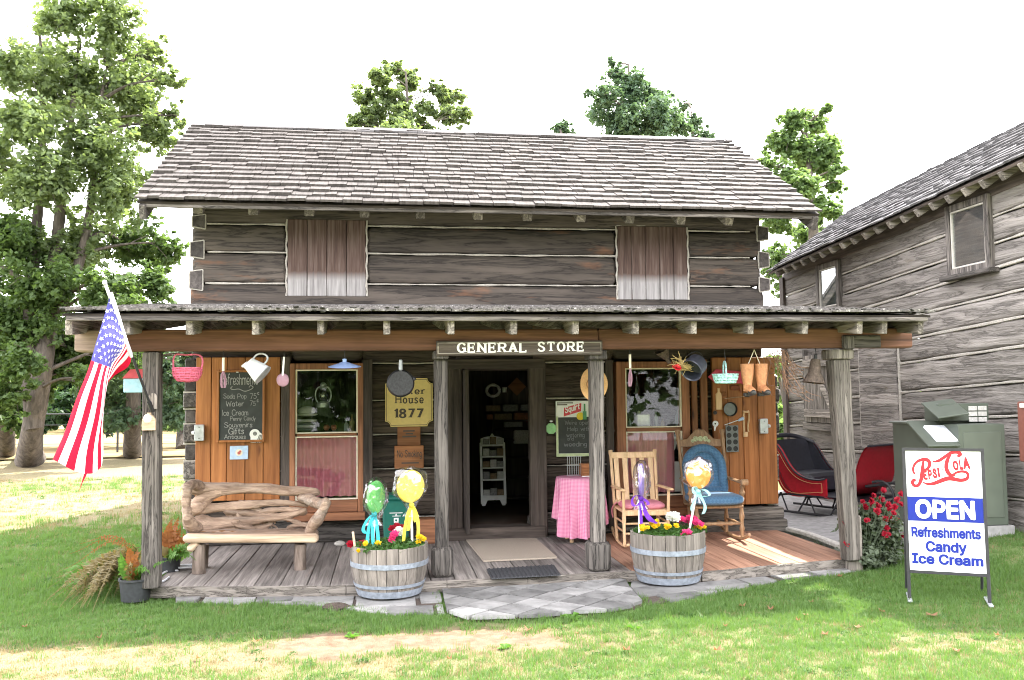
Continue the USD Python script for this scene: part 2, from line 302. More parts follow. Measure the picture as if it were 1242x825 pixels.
mat('lawn', {'g': ('geometry', {}), 'd': ('attribute', {'attribute': 'dry'}), 'e': ('attribute', {'attribute': 'dirt'}),
    'n': ('noise_texture', {'scale': 9.0, 'detail': 8.0, 'roughness': .7}), 'n2': ('noise_texture', {'scale': 70.0, 'detail': 5.0, 'roughness': .7}),
    'gr': ('rgb_ramp', {'ramp': [(0.3, (.075, .135, .04)), (.55, (.125, .19, .06)), (.75, (.20, .25, .10))]}),
    'dr': ('rgb_ramp', {'ramp': [(0.3, (.16, .125, .07)), (.55, (.29, .24, .145)), (.75, (.42, .36, .24))]}),
    'er': ('rgb_ramp', {'ramp': [(0.3, (.13, .085, .055)), (.55, (.25, .175, .12)), (.8, (.35, .265, .19))]}),
    'm1': ('mix_color', {}), 'm2': ('mix_color', {}), 'b': ('bump', {'strength': .9, 'distance': .03}), 'p': ('principled_bsdf', {'roughness': .95, 'specular_ior_level': .1})},
    [('g.position', 'n.vector'), ('g.position', 'n2.vector'), ('n2.fac', 'gr.fac'), ('n2.fac', 'dr.fac'), ('n.fac', 'er.fac'), ('d.fac', 'm1.fac'), ('gr.color', 'm1.a'), ('dr.color', 'm1.b'),
     ('m1.result', 'm2.a'), ('er.color', 'm2.b'), ('e.fac', 'm2.fac'), ('m2.result', 'p.base_color'), ('n2.fac', 'b.height'), ('b.normal', 'p.normal')])
gpath = struct('lawn', gm, 'lawn', True)
pv = UsdGeom.PrimvarsAPI(stage.GetPrimAtPath(gpath))
DRYV = dry_at(GX.ravel(), GY.ravel()); DIRTV = dirt_at(GX.ravel(), GY.ravel())
pv.CreatePrimvar('dry', T.FloatArray, 'vertex').Set(Vt.FloatArray.FromNumpy(DRYV.astype(np.float32)))
pv.CreatePrimvar('dirt', T.FloatArray, 'vertex').Set(Vt.FloatArray.FromNumpy(DIRTV.astype(np.float32)))

def leafmat(name, stops, trans=.35, rough=.55):
    tr = [(p, tuple(np.minimum(np.array(c)*np.array([1.5, 1.5, .8]), 1))) for p, c in stops]
    mat(name, {'g': ('geometry', {}), 'r': ('rgb_ramp', {'ramp': stops}), 'rt': ('rgb_ramp', {'ramp': tr}),
               'p': ('principled_bsdf', {'roughness': rough, 'specular_ior_level': .35}), 't': ('translucent_bsdf', {}), 'm': ('mix_closure', {'fac': trans})},
        [('g.random_per_island', 'r.fac'), ('g.random_per_island', 'rt.fac'), ('r.color', 'p.base_color'), ('rt.color', 't.color'), ('p.BSDF', 'm.closure1'), ('t.BSDF', 'm.closure2')], surface='m.closure')
leafmat('grass_green', [(0, (.10, .182, .05)), (.4, (.148, .235, .072)), (.66, (.22, .285, .11)), (1, (.42, .38, .23))], .4)
leafmat('grass_dry', [(0, (.24, .19, .105)), (.5, (.34, .285, .175)), (.85, (.45, .39, .26)), (1, (.16, .21, .07))], .2)

def foliage(c, r, h, n, leaf, seed, up=.5):
    q = np.random.default_rng(seed); a = q.uniform(0, 6.283, n); d = r*np.sqrt(q.random(n)); z = h*q.random(n)**.8*(1-.5*(d/r)**2); p = np.stack([d*np.cos(a), d*np.sin(a), z], 1)+c
    nn = q.normal(size=(n, 3))*.6+np.array([0, 0, up]); nn /= np.linalg.norm(nn, axis=1, keepdims=True); t = np.cross(nn, q.normal(size=(n, 3))); t /= np.linalg.norm(t, axis=1, keepdims=True); b = np.cross(nn, t); L = leaf*q.uniform(.6, 1.3, (n, 1))
    v = np.stack([p-t*L, p+b*L*.4+nn*L*.1, p+t*L, p-b*L*.4+nn*L*.1], 1).reshape(-1, 3); i = np.arange(n)*4; return mk(v, np.vstack([np.stack([i, i+1, i+2], 1), np.stack([i, i+2, i+3], 1)]))
def in_paved(x, y):   # where no grass grows: deck, paving, walk
    return (y > DECK_Y0-.06) & (x > DECK_X0-.02) & (x < 4.55) & (y < 17) | PAVED(x, y)

# ================================================================ the log store
FW = 10.2                                       # the front face of its log wall
XL, XR = at(232, 320, FW)[0], at(924, 320, FW)[0]
zz = lambda pl, pr: (at(*pl, FW)[2]+at(*pr, FW)[2])/2
store = thing('log_store', 'old two storey hewn log store with shingled roof and full width porch', 'log house', ((XL+XR)/2, 12.2, 0))
fx = lambda px, py=500: at(px, py, FW)[0]
def log(x0, x1, z0, z1, seed, name='log', y=FW, t=.22, mat_='log_wall', amp=.011):
    part(store, name, beam((x0, y+t/2, (z0+z1)/2), (x1, y+t/2, (z0+z1)/2), t, z1-z0, r=.045, amp=amp, step=.12, seed=seed, freq=5, k=2), mat_, 40)
def chink(x0, x1, z, seed, h=.030, y=FW, parent=None, m='chinking'):
    n = max(3, int((x1-x0)/.06)); xs = np.linspace(x0, x1, n); p = np.stack([xs, 0*xs+y+.012, z+.005*(fbm(np.stack([xs*3, 0*xs+seed, 0*xs], 1), 3, seed)-.5)*2], 1)
    part(parent or store, 'chinking', tube(p, .36*h*(.3+1.2*fbm(np.stack([xs*9, 0*xs, 0*xs+seed], 1), 2, seed+3)), 6, flat=1.0), m, 50)
zc = [zz((249, 268), (917, 284)), zz((298, 304.5), (876, 313.6)), zz((298, 342), (876, 349)), zz((298, 373), (876, 374))-.06]
ztop = zc[0]+.42
xa, xb, xc, xd = fx(348, 310), fx(444.5, 310), fx(748, 320), fx(833.5, 320)
sd = 0
log(XL, XR, zc[0]+.012, ztop, 1)
for i in (0, 1):
    for a, b in ((XL+.01*i, xa), (xb, xc), (xd, XR-.01*i)):
        sd += 1; log(a, b, zc[i+1]+.01, zc[i]-.01, sd*7)
        chink(a+.16*(a < -1 and a < xa-.5 and a <= XL+.02), b-.14*(b > XR-.03), zc[i], sd*5)
log(XL-.01, XR+.02, zc[3], zc[2]-.01, 55)
for a, b in ((XL+.15, xa), (xb, xc), (xd, XR-.15)): sd += 1; chink(a, b, zc[2], sd*5)
for pl, pr, tops, bots in ((348.5, 444, (265.5, 268), (359, 359.5)), (748.5, 833.5, (274, 276), (363, 364))):     # boarded upper windows
    x0, x1 = fx(pl, 310), fx(pr, 310); z1, z0 = (at(pl, tops[0], FW)[2]+at(pr, tops[1], FW)[2])/2, (at(pl, bots[0], FW)[2]+at(pr, bots[1], FW)[2])/2
    sh = part(store, 'boarded_window', bb(x0+.01, x1-.01, FW+.06, FW+.16, z0+.01, z1-.01), 'dark_timber_z')
    n = 4 if pl < 500 else 5; xs = np.linspace(x0, x1, n+1)
    for i in range(n): part(sh, 'plank', beam(((xs[i]+xs[i+1])/2, FW+.018, z0), ((xs[i]+xs[i+1])/2, FW+.018, z1), .05, xs[i+1]-xs[i]-.006, up=(1, 0, 0), r=.006, amp=.004, seed=i+int(pl)), 'faded_plank', 30, tint=.4+.1*i)
    for x in (x0-.008, x1+.008): 
        zs = np.linspace(z0, z1, 16); part(store, 'chinking', tube(np.stack([x+.006*np.sin(zs*31+x), 0*zs+FW-.004, zs], 1), .011+.004*np.sin(zs*47), 6), 'chinking')
    chink(x0, x1, z1+.01, int(pl), h=.026); chink(x0, x1, z0-.006, int(pl)+3, h=.02)
wz = (at(400, 332, FW)[2]+at(790, 338, FW)[2])/2
N = {'g': ('geometry', {}), 's': ('separate_xyz', {}), 'mp': ('mapping', {'scale': (38., 8., 1.6)}), 'n': ('noise_texture', {'scale': 1., 'detail': 6., 'roughness': .65}),
     'mr': ('map_range', {'from_min': wz-.10, 'from_max': wz+.10, 'to_min': 0.0, 'to_max': 1.0}), 'a': ('math', {'math_type': 'multiply_add', 'value2': .62}),
     'mask': ('rgb_ramp', {'ramp': [(.52, (0, 0, 0)), (1.0, (1, 1, 1))]}),
     'lo': ('rgb_ramp', {'ramp': [(.3, (.15, .14, .135)), (.65, (.34, .325, .31))]}), 'hi': ('rgb_ramp', {'ramp': [(.3, (.04, .026, .021)), (.5, (.088, .056, .045)), (.72, (.16, .122, .103))]}),
     'm': ('mix_color', {}), 'b': ('bump', {'strength': .5, 'distance': .01}), 'p': ('principled_bsdf', {'roughness': .85, 'specular_ior_level': .25})}
mat('faded_plank', N, [('g.position', 's.vector'), ('g.position', 'mp.vector'), ('mp.vector', 'n.vector'), ('s.z', 'mr.value'), ('n.fac', 'a.value1'), ('mr.result', 'a.value3'), ('a.value', 'mask.fac'),
    ('n.fac', 'lo.fac'), ('n.fac', 'hi.fac'), ('lo.color', 'm.a'), ('hi.color', 'm.b'), ('mask.color', 'm.fac'), ('m.result', 'p.base_color'), ('n.fac', 'b.height'), ('b.normal', 'p.normal')])
def log_end(pa, pb, proud=.012):           # the dovetailed end of a side wall log
    a, b = at(*pa, FW), at(*pb, FW); x0, x1, z1, z0 = a[0], b[0], a[2], b[2]; left = x0 < 1; k = .02
    g = Polygon([(x0, z0+(k if left else -0)), (x1, z0-(0 if left else -k)), (x1, z1+(k if left else 0)), (x0, z1+(0 if left else k))] if left else [(x0, z0), (x1, z0+k), (x1, z1-k), (x0, z1)])
    part(store, 'chinking', slab(g.buffer(.014), .03, (0, FW-.006, 0), (1, 0, 0), (0, 0, 1)), 'chinking')
    part(store, 'log_end', slab(g, .12, (0, FW-proud-.004, 0), (1, 0, 0), (0, 0, 1)), 'log_end')
for pa, pb in (((234.5, 263), (248.5, 277)), ((232, 294.5), (246.5, 313)), ((231, 330), (245, 351.5)), ((918.5, 275), (931, 292)), ((920.5, 306), (932, 325)), ((921.5, 337), (933, 353.5))): log_end(pa, pb)
# lower storey: logs in the bays between the openings, sill log, stacked corners
zl = [.14, .36]+[at(600, y, FW)[2] for y in (566, 525, 484, 440)]+[zc[3]]
wl0, wl1, wr0, wr1 = fx(353), fx(440), fx(745), fx(836); dl0, dl1 = fx(560), fx(641)
bays = [(XL+.02, wl0), (wl1, dl0-.02), (dl1+.02, wr0), (wr1, XR-.02)]
for bi, (a, b) in enumerate(bays):
    for i in range(1, 6):
        log(a, b, zl[i]+.012, zl[i+1]-.012, bi*11+i, mat_='log_low'); chink(a, b, zl[i], bi*13+i, h=.026)
for a, b in ((XL-.03, dl0), (dl1, XR+.06)): log(a, b, .10, .35, 77, mat_='grey_timber_x')
for a, b in ((wl0, wl1), (wr0, wr1)): log(a, b, .36, at(400, 625, FW)[2], 88, mat_='red_timber_x')   # below the windows
log(dl0-.1, dl1+.1, at(600, 447, FW)[2]-.02, zl[-1], 91, mat_='dark_timber_x')
for a, b in ((wl0, wl1), (wr0, wr1)): log(a, b, at(400, 438, FW)[2], zl[-1], 93, mat_='dark_timber_x')
for ys, x0, x1 in (((434, 476, 496, 514, 538, 559, 582, 606, 640), 224.5, 239), ((455, 470, 488, 502, 526, 552, 581, 612, 622), 931, 943)):
    for i in range(len(ys)-1):
        a, b = at(x0, ys[i], FW), at(x1, ys[i+1], FW); o = (i % 2)*.03
        part(store, 'log_end', beam(((a[0]+b[0])/2, FW-.02-o/2, (a[2]+b[2])/2), ((a[0]+b[0])/2, FW+.25, (a[2]+b[2])/2), abs(b[0]-a[0])+o, a[2]-b[2]-.02, r=.015, amp=.008, step=.06, seed=i), ('log_end', 'grey_timber_y')[i % 2], 40)
        part(store, 'chinking', bb(a[0]-.015, b[0]+.015, FW-.012, FW+.05, b[2]-.012, b[2]+.012), 'chinking')
for yl, (pa, pb) in enumerate((((905, 615), (948, 628)), ((905, 629), (950, 643)))):      # stepped sill ends at the right
    a, b = at(*pa, FW-.05), at(*pb, FW-.05); part(store, 'sill_log', beam((a[0]-1.0, FW-.03-.05*yl, (a[2]+b[2])/2), (b[0], FW-.03-.05*yl, (a[2]+b[2])/2), .2, a[2]-b[2]-.006, r=.012, amp=.007, seed=yl), 'pale_timber_x', 40)
# side and rear walls, upper floor, gables
for sx in (XL, XR-.22):
    for i, z in enumerate(np.arange(.12, 2.6, .36)): part(store, 'side_log', beam((sx+.11, FW+.23, z+.17), (sx+.11, 16.6, z+.17), .2, .374, r=.02, amp=.01, step=.4, seed=i), 'cabin_log')
    g = Polygon([(FW+.22, 2.64), (16.6, 2.64), (12.2, 5.15), (9.95+.3, 3.9)]); part(store, 'gable_wall', slab(g, .12, (sx+.17, 0, 0), (0, 1, 0), (0, 0, 1)), 'dark_timber_y')
part(store, 'rear_wall', bb(XL, XR, 16.4, 16.6, .1, 2.6), 'dark_timber_x')
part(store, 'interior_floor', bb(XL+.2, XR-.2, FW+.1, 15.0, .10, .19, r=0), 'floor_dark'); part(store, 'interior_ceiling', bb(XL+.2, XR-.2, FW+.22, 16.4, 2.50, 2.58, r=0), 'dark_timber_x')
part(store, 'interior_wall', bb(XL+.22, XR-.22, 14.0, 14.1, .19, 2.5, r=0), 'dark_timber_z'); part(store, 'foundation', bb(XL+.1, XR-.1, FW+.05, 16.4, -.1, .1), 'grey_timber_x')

# main roof
def shingles(parent, E0, E1, S, slope_len, expo, names, mat_, wid=(.10, .24), thick=.022, nparts=300, seed=1, jit=.014, lap=2.1):
    r = np.random.default_rng(seed); E0, E1 = np.asarray(E0, float), np.asarray(E1, float); X = nrm(E1-E0); L = np.linalg.norm(E1-E0); S = nrm(S); Nn = np.cross(X, S); Nn *= np.sign(Nn[2]); out = []
    rows = int(slope_len/expo)+1
    for k in range(rows):
        x = -r.random()*.1; sag = r.normal(0, .006)
        while x < L:
            w = r.uniform(*wid); x0, x1 = max(x, -.015), min(x+w, L+.015); x += w
            if x1-x0 < .03: continue
            s0 = k*expo+r.normal(0, jit)+sag+.012*math.sin(x*1.3+k); s1 = min(s0+expo*lap, slope_len+.02)
            if s1-s0 < .05: s0 = s1-.06
            t = thick*r.uniform(.75, 1.35); lift = r.uniform(0, .006); rot = r.normal(0, .008); g = .003
            lo = E0+X*(x0+g)+S*(s0+rot*w)+Nn*(thick*1.0+lift), E0+X*(x1-g)+S*(s0-rot*w)+Nn*(thick*1.0+lift+r.normal(0, .002))
            hi = E0+X*(x1-g)+S*s1, E0+X*(x0+g)+S*s1
            v = [lo[0], lo[1], hi[0], hi[1], lo[0]+Nn*t, lo[1]+Nn*t, hi[0]+Nn*.006, hi[1]+Nn*.006]
            out.append((k, mk(v, [[0, 2, 1], [0, 3, 2], [4, 5, 6], [4, 6, 7], [0, 1, 5], [0, 5, 4], [1, 2, 6], [1, 6, 5], [2, 3, 7], [2, 7, 6], [3, 0, 4], [3, 4, 7]])))
    for k, m in out[:nparts]: part(parent, names[0], m, mat_, False)
    if out[nparts:]: part(parent, names[1], [m for _, m in out[nparts:]], mat_, False, kind='stuff', tint=.5)
EY = 9.55
rx0, rx1 = at(166, 241, EY)[0], at(994, 257, EY)[0]; ez = (at(165, 243, EY)[2]+at(994, 259, EY)[2])/2
RY = 12.2; rz = (at(232, 155, RY)[2]+at(888, 174, RY)[2])/2
S = nrm((0, RY-EY, rz-ez)); Nr = np.array([0, -S[2], S[1]]); SL = math.hypot(RY-EY, rz-ez)
roof = part(store, 'roof', slab(sbox(0, 0, rx1-rx0, SL), .025, np.array([rx0, EY, ez])-Nr*.008, (1, 0, 0), S), 'dark_timber_x')
shingles(roof, (rx0, EY-.03, ez-.012), (rx1, EY-.03, ez-.012), S, SL+.03, .178, ('shingle', 'upper_shingles'), 'shingle', wid=(.11, .27), thick=.027, nparts=296, seed=5, jit=.009)
SB = nrm((0, 16.95-RY, 2.55-rz)); part(store, 'rear_roof', slab(sbox(0, 0, rx1-rx0, math.hypot(16.95-RY, 2.55-rz)), .06, (rx0, 16.95, 2.55), (1, 0, 0), -SB), 'shingle_x')
rr = np.random.default_rng(3); x = rx0-.02
while x < rx1:
    w = rr.uniform(.5, 1.3); x1_ = min(x+w, rx1+.03)
    part(store, 'ridge_board', beam((x, RY-.03, rz+.035+rr.normal(0, .006)), (x1_-.004, RY-.03, rz+.035+rr.normal(0, .006)), .14, .028, up=Nr, r=.004), 'shingle_x'); x = x1_
part(store, 'eave_board', bb(rx0+.03, rx1-.03, EY+.02, EY+.05, ez-.062, ez-.02), 'grey_timber_x')
for px in (240, 307, 375, 442, 510, 580, 640, 705, 764, 826, 884):
    c = at(px, 250, 9.74); x = c[0]; zb_ = at(px, 262+(px-307)*.0225, 9.72)[2]; part(store, 'rafter', beam((x, 9.72, zb_+.10), (x, 10.7, zb_+.10+.98*S[2]/S[1]), .105, .19, up=Nr, r=.008, amp=.004, seed=px), 'pale_timber_y', 40)
for x in (rx0+.05, rx1-.05):
    part(store, 'fly_rafter', beam((x, EY+.02, ez-.12), (x, RY, rz-.12), .07, .16, up=Nr, r=.008), 'grey_timber_y'); part(store, 'fly_rafter', beam((x, 16.9, 2.5), (x, RY, rz-.12), .07, .16, r=.008), 'grey_timber_y')
    part(store, 'lookout', bb(min(x, XL if x < 0 else XR), max(x, XL if x < 0 else XR), FW-.06, FW+.06, ztop-.14, ztop-.02), 'pale_timber_x')
    part(store, 'brace', beam((x, EY+.08, ez-.30), (x, EY+.08, ez-.05), .06, .10, r=.006), 'grey_timber_z')

# porch
PY = 7.62; px0, px1 = at(75, 380, PY)[0], at(1129, 377, PY)[0]; pz = (at(75, 383, PY)[2]+at(1129, 380, PY)[2])/2; pzw = (at(300, 374, FW)[2]+at(800, 376, FW)[2])/2+.0
PS = nrm((0, FW-PY, pzw-pz)); PN = np.array([0, -PS[2], PS[1]]); PL = math.hypot(FW-PY, pzw-pz)
porch = part(store, 'porch_roof', slab(sbox(0, 0, px1-px0, PL), .022, np.array([px0, PY+.01, pz]), (1, 0, 0), PS), 'dark_timber_x')
shingles(porch, (px0, PY-.03, pz+.002), (px1, PY-.03, pz+.002), PS, PL, .17, ('shingle', 'upper_shingles'), 'mossy_shingle', wid=(.07, .16), thick=.02, nparts=200, seed=9, jit=.02)
mat('mossy_shingle', {'g': ('geometry', {}), 'm': ('mapping', {'scale': (30., 8., 30.)}), 'n': ('noise_texture', {'scale': 1., 'detail': 6., 'roughness': .7}), 'n2': ('noise_texture', {'scale': 16., 'detail': 5., 'roughness': .7}),
    'r': ('rgb_ramp', {'ramp': [(.3, (.035, .033, .03)), (.55, (.14, .13, .12)), (.75, (.30, .29, .275))]}), 'mk': ('rgb_ramp', {'ramp': [(.60, (0, 0, 0)), (.68, (1, 1, 1))]}),
    'mx': ('mix_color', {'b': (.52, .51, .46)}), 'b': ('bump', {'strength': .9, 'distance': .015}), 'p': ('principled_bsdf', {'roughness': .95, 'specular_ior_level': .2})},
    [('g.position', 'm.vector'), ('m.vector', 'n.vector'), ('g.position', 'n2.vector'), ('n.fac', 'r.fac'), ('n2.fac', 'mk.fac'), ('mk.color', 'mx.fac'), ('r.color', 'mx.a'), ('mx.result', 'p.base_color'), ('n2.fac', 'b.height'), ('b.normal', 'p.normal')])
# moss and lichen crusts and splintered butts on the low roof's edge
rr = np.random.default_rng(17); cr = []
for i in range(230):
    x = rr.uniform(px0, px1); m = trimesh.creation.icosphere(subdivisions=1, radius=1.0); s = rr.uniform(.006, .016)
    m.vertices = m.vertices*(1+.5*(rr.random((len(m.vertices), 1))-.5))*np.array([s*rr.uniform(1, 2.2), s, s*.7])+np.array([x, PY-.035+rr.uniform(0, .06), pz+.03+rr.uniform(-.012, .03)]); cr.append(m)
part(store, 'moss', cr, 'lichen', False, kind='stuff')
leafmat('lichen', [(0, (.025, .025, .02)), (.5, (.07, .07, .05)), (.72, (.22, .22, .19)), (1, (.6, .6, .55))], .05, .95)
part(store, 'flashing', beam((XL, FW-.06, pzw+.035), (XR, FW-.06, pzw+.035), .22, .02, up=PN, r=.004), 'shingle_x', tint=.9)
part(store, 'fascia', bb(px0+.03, px1-.03, PY+.0, PY+.03, pz-.058, pz-.018), 'grey_timber_x', tint=.7)
for px in (84, 154, 230, 310, 389, 469, 547, 623, 698, 771, 841, 910, 976, 1042, 1072, 1116):
    x = at(px, 393, PY+.06)[0]
    part(store, 'porch_rafter', beam((x, PY+.05, pz-.11), (x, FW, pzw-.11), .06, .125, up=PN, r=.006, amp=.003, seed=px), 'pale_timber_y', 40)
BY = 8.02; bz1, bz0 = (at(90, 401, BY)[2]+at(1107, 398.5, BY)[2])/2, (at(90, 428, BY)[2]+at(1107, 422, BY)[2])/2
b0, bm, b1 = at(90, 414, BY)[0], at(726, 410, BY)[0], at(1107, 410, BY)[0]
for i, (a, b) in enumerate(((b0, b0+.40), (b0+.404, bm-.002), (bm+.002, b1))):
    part(store, 'porch_beam', beam((a, BY+.1, (bz0+bz1)/2+.005*i), (b, BY+.1, (bz0+bz1)/2+.005*i), .2, bz1-bz0-.004, r=.012, amp=.004, seed=i+2, freq=3), 'beam_wood' if i else 'beam_end', 40, tint=.4+.1*i)
part(store, 'splice_block', bb(at(1020, 400, BY)[0], at(1066, 400, BY)[0], BY-.03, BY+.0, bz0+.01, bz0+.13), 'grey_timber_x')
part(store, 'splice_block', bb(at(1022, 400, BY-.03)[0], at(1034, 400, BY-.03)[0], BY-.06, BY-.028, bz0-.0, bz0+.12), 'grey_timber_z')
DZ = .105
def post(pt, pb, w, cap=None, base=None, m='grey_timber_z', w1=None):
    a, b = at(*pt, BY+.02), at(*pb, BY+.02); p = []
    part(store, 'porch_post', beam((b[0], BY+.1, DZ), (a[0], BY+.1, bz0-(.0 if not cap else cap[1])), w, w, up=(0, 1, 0), r=.012, amp=.006, step=.1, seed=int(pt[0]), freq=6, w1=w1, h1=w1), m, 40)
    if cap: part(store, 'post_cap', bx((a[0]+cap[2], BY+.1, bz0-cap[1]/2), (cap[0], .22, cap[1]-.004), r=.01), m)
    if base:
        part(store, 'post_base', beam((b[0], BY+.1, DZ+.002), (b[0], BY+.1, DZ+base[1]), base[0], base[0], up=(0, 1, 0), r=.025, amp=.006, step=.08, seed=4), m, 40)
    return b[0]
wpx = 8.0/1080
post((182, 436), (181.5, 680), 19*wpx); post((535, 443), (537, 690), 16*wpx, cap=(.135, .08, .0), base=(26*wpx, .26)); post((725, 441), (728, 690), 17*wpx, cap=(.17, .09, 0), base=(28*wpx, .26)); post((1021, 437), (1036, 650), 19*wpx, cap=(.23, .1, 0), m='pale_timber_z', w1=.17)
# deck boards run back to the wall; the front edge is the one in the picture
edge_px = [(181, 711), (300, 711), (420, 710), (542, 704), (640, 699.5), (770, 692), (851, 693.5), (950, 684), (1046, 676.5)]
edge = np.array([gp(*p, DZ)[:2] for p in edge_px]); DECK_X0, DECK_Y0 = edge[0, 0], edge[:, 1].min()
ey = lambda x: np.interp(x, edge[:, 0], edge[:, 1])
dr = np.random.default_rng(4); x = edge[0, 0]; rb = gp(852, 690, DZ)[0]; mid0, mid1 = gp(543, 700, DZ)[0], gp(738, 690, DZ)[0]
deck = part(store, 'porch_deck', bb(edge[0, 0]+.05, edge[-1, 0]-.6, 8.3, FW+.04, .0, .06, r=0), 'dark_timber_x')
while x < edge[-1, 0]-.02:
    w = dr.uniform(.17, .235); x1_ = min(x+w, edge[-1, 0]); red = x > mid1+.1; y0, y1 = ey(x)+.02, ey(x1_)+.02
    m = beam(((x+x1_)/2, 0, DZ-.02), ((x+x1_)/2, 1, DZ-.02), x1_-x-.008, .038, r=.004); v = m.vertices
    side = v[:, 0] < (x+x1_)/2; ys = np.where(side, y0, y1); lim = FW+.03
    if x > fx(925): lim = min(lim, 8.2+(edge[-1, 0]-x)*1.35+.15)
    v[:, 1] = ys+(lim-ys)*v[:, 1]; v[:, 2] += dr.normal(0, .0016); part(deck, 'plank', m, 'deck_red' if red else 'deck_grey', 30); x = x1_
for i in range(len(edge)-1):
    a, b = edge[i], edge[i+1]
    part(store, 'deck_rim', beam((a[0], a[1]+.03, .05), (b[0], b[1]+.03, .05), .06, .10 if i > 4 else .1, r=.008, amp=.003, seed=i), 'pale_timber_x', 40, tint=.35)

# ================================================================ paving and the walk
plain('concrete', (.27, .265, .26), .9, var=.22, bump=.4, scale=14)
plain('kerb_stone', (.46, .44, .40), .9, var=.2, bump=.4, scale=20)
mat('slate', {'g': ('geometry', {}), 't': ('attribute', {'attribute': 'tint'}), 'n': ('noise_texture', {'scale': 5.0, 'detail': 8.0, 'roughness': .65}), 'n2': ('noise_texture', {'scale': 60.0, 'detail': 4.0}),
    'r': ('rgb_ramp', {'ramp': [(.3, (.11, .108, .103)), (.5, (.21, .208, .20)), (.7, (.28, .276, .265))]}), 'tv': ('map_range', {'to_min': .5, 'to_max': 1.35}), 'm': ('vector_math', {'math_type': 'scale'}),
    'off': ('vector_math', {'math_type': 'multiply_add', 'vector2': (31.0, 17.0, 23.0)}), 'b': ('bump', {'strength': .4, 'distance': .01}), 'p': ('principled_bsdf', {'roughness': .8})},
    [('t.vector', 'off.vector1'), ('g.position', 'off.vector3'), ('off.vector', 'n.vector'), ('g.position', 'n2.vector'), ('n.fac', 'r.fac'), ('r.color', 'm.vector1'), ('t.fac', 'tv.value'), ('tv.result', 'm.scale'), ('m.vector', 'p.base_color'), ('n2.fac', 'b.height'), ('b.normal', 'p.normal')])
def tile(g, top, th, parent, name='paver'):
    for p_ in polys(g.buffer(-.008)):
        m = trimesh.creation.extrude_polygon(p_, th, engine='earcut'); t = rr.normal(0, .004, 2); c = m.vertices.mean(0); m.vertices[:, 2] += top-th+(m.vertices[:, 0]-c[0])*t[0]+(m.vertices[:, 1]-c[1])*t[1]
        part(parent, name, m, 'slate', False)
rr = np.random.default_rng(12)
dpoly = Polygon([gp(*p, .03)[:2] for p in ((533, 705.5), (541, 740), (566, 748.5), (610, 747), (650, 746), (690, 742), (735, 740), (782, 731), (765, 712), (752, 690))])
patio = struct('stone_paving', slab(dpoly.buffer(-.02), .03, (0, 0, .012), (1, 0, 0), (0, 1, 0)), 'soil')
s = .195; c0 = gp(640, 720, .03)[:2]
for i in range(-13, 14):
    for j in range(-13, 14):
        c = c0+np.array([(i+j)*s, (i-j)*s*.93]); d = Polygon([(c[0]-s, c[1]), (c[0], c[1]-s*.93), (c[0]+s, c[1]), (c[0], c[1]+s*.93)]).intersection(dpoly)
        if d.area > .004: tile(d, .036+rr.normal(0, .002), .03, patio)
stripL = Polygon([gp(*p, .02)[:2] for p in ((215, 721), (300, 722), (405, 716), (534, 704), (541, 741), (470, 742), (400, 733), (330, 728), (215, 727))]).buffer(.02)
stripR = Polygon([gp(*p, .02)[:2] for p in ((770, 694), (850, 703), (950, 693), (1052, 684), (1056, 689), (960, 699), (900, 709), (850, 719), (784, 731), (766, 712))]).buffer(.02)
def irregular(poly, w, ang):
    x0, y0, x1, y1 = poly.bounds
    for i, y in enumerate(np.arange(y0, y1, w*.8)):
        x = x0-rr.random()*w
        while x < x1:
            ww = w*rr.uniform(.8, 1.35); r = affinity.rotate(sbox(x, y, x+ww, y+w*.8), ang+rr.normal(0, 1.5), origin=(x0, y1)).intersection(poly); x += ww
            if r.area > .006: tile(r, .012+rr.normal(0, .004), .03, patio)
for g_ in (stripL, stripR): part(patio, 'bedding', [slab(p_, .02, (0, 0, -.001), (1, 0, 0), (0, 1, 0)) for p_ in polys(g_.difference(dpoly.buffer(.01)).buffer(-.02))], 'soil', False)
irregular(stripL.difference(dpoly.buffer(.005)), .40, 0); irregular(stripR.difference(dpoly.buffer(.005)), .38, 12)
# concrete walk between the two buildings
wl = [gp(*p, .10)[:2] for p in ((1012, 657), (985, 648), (960, 641), (940, 637), (948, 628))]
walk = Polygon(wl+[(XR+.08, FW+.2), (XR+.08, 14.0), (6.46, 14.0), (6.46, 9.0), (5.6, 8.5)])
wm = trimesh.creation.extrude_polygon(walk.segmentize(.4), .1, engine='earcut'); wm.vertices[:, 2] += .0
wm = wm.subdivide().subdivide(); wm.vertices[:, 2] += np.where(wm.vertices[:, 2] > .05, np.maximum(0, ground_z(wm.vertices[:, 0], wm.vertices[:, 1])-.02), 0)
struct('walkway', wm, 'concrete')
kp = spline([tuple(gp(*p, .11)) for p in ((1023, 664), (1000, 655), (975, 646.5), (950, 640.5), (932, 636))], 16)
part('/World/walkway', 'walk_edging', [beam(kp[i], kp[i+1], .07, .05, r=.01) for i in range(15)], 'kerb_stone')
PV = shapely.union_all([dpoly.buffer(-.03), stripL.buffer(-.07), stripR.buffer(-.06), walk.buffer(.05)])
def PAVED(x, y): return shapely.contains_xy(PV, x, y)
struct('far_field', slab(sbox(-120, 27.5, 60, 110), .02, (0, 0, 0), (1, 0, 0), (0, 1, .0015)), 'field'); plain('field', (.24, .19, .105), 1.0, var=.25, scale=.6, spec=0.0)

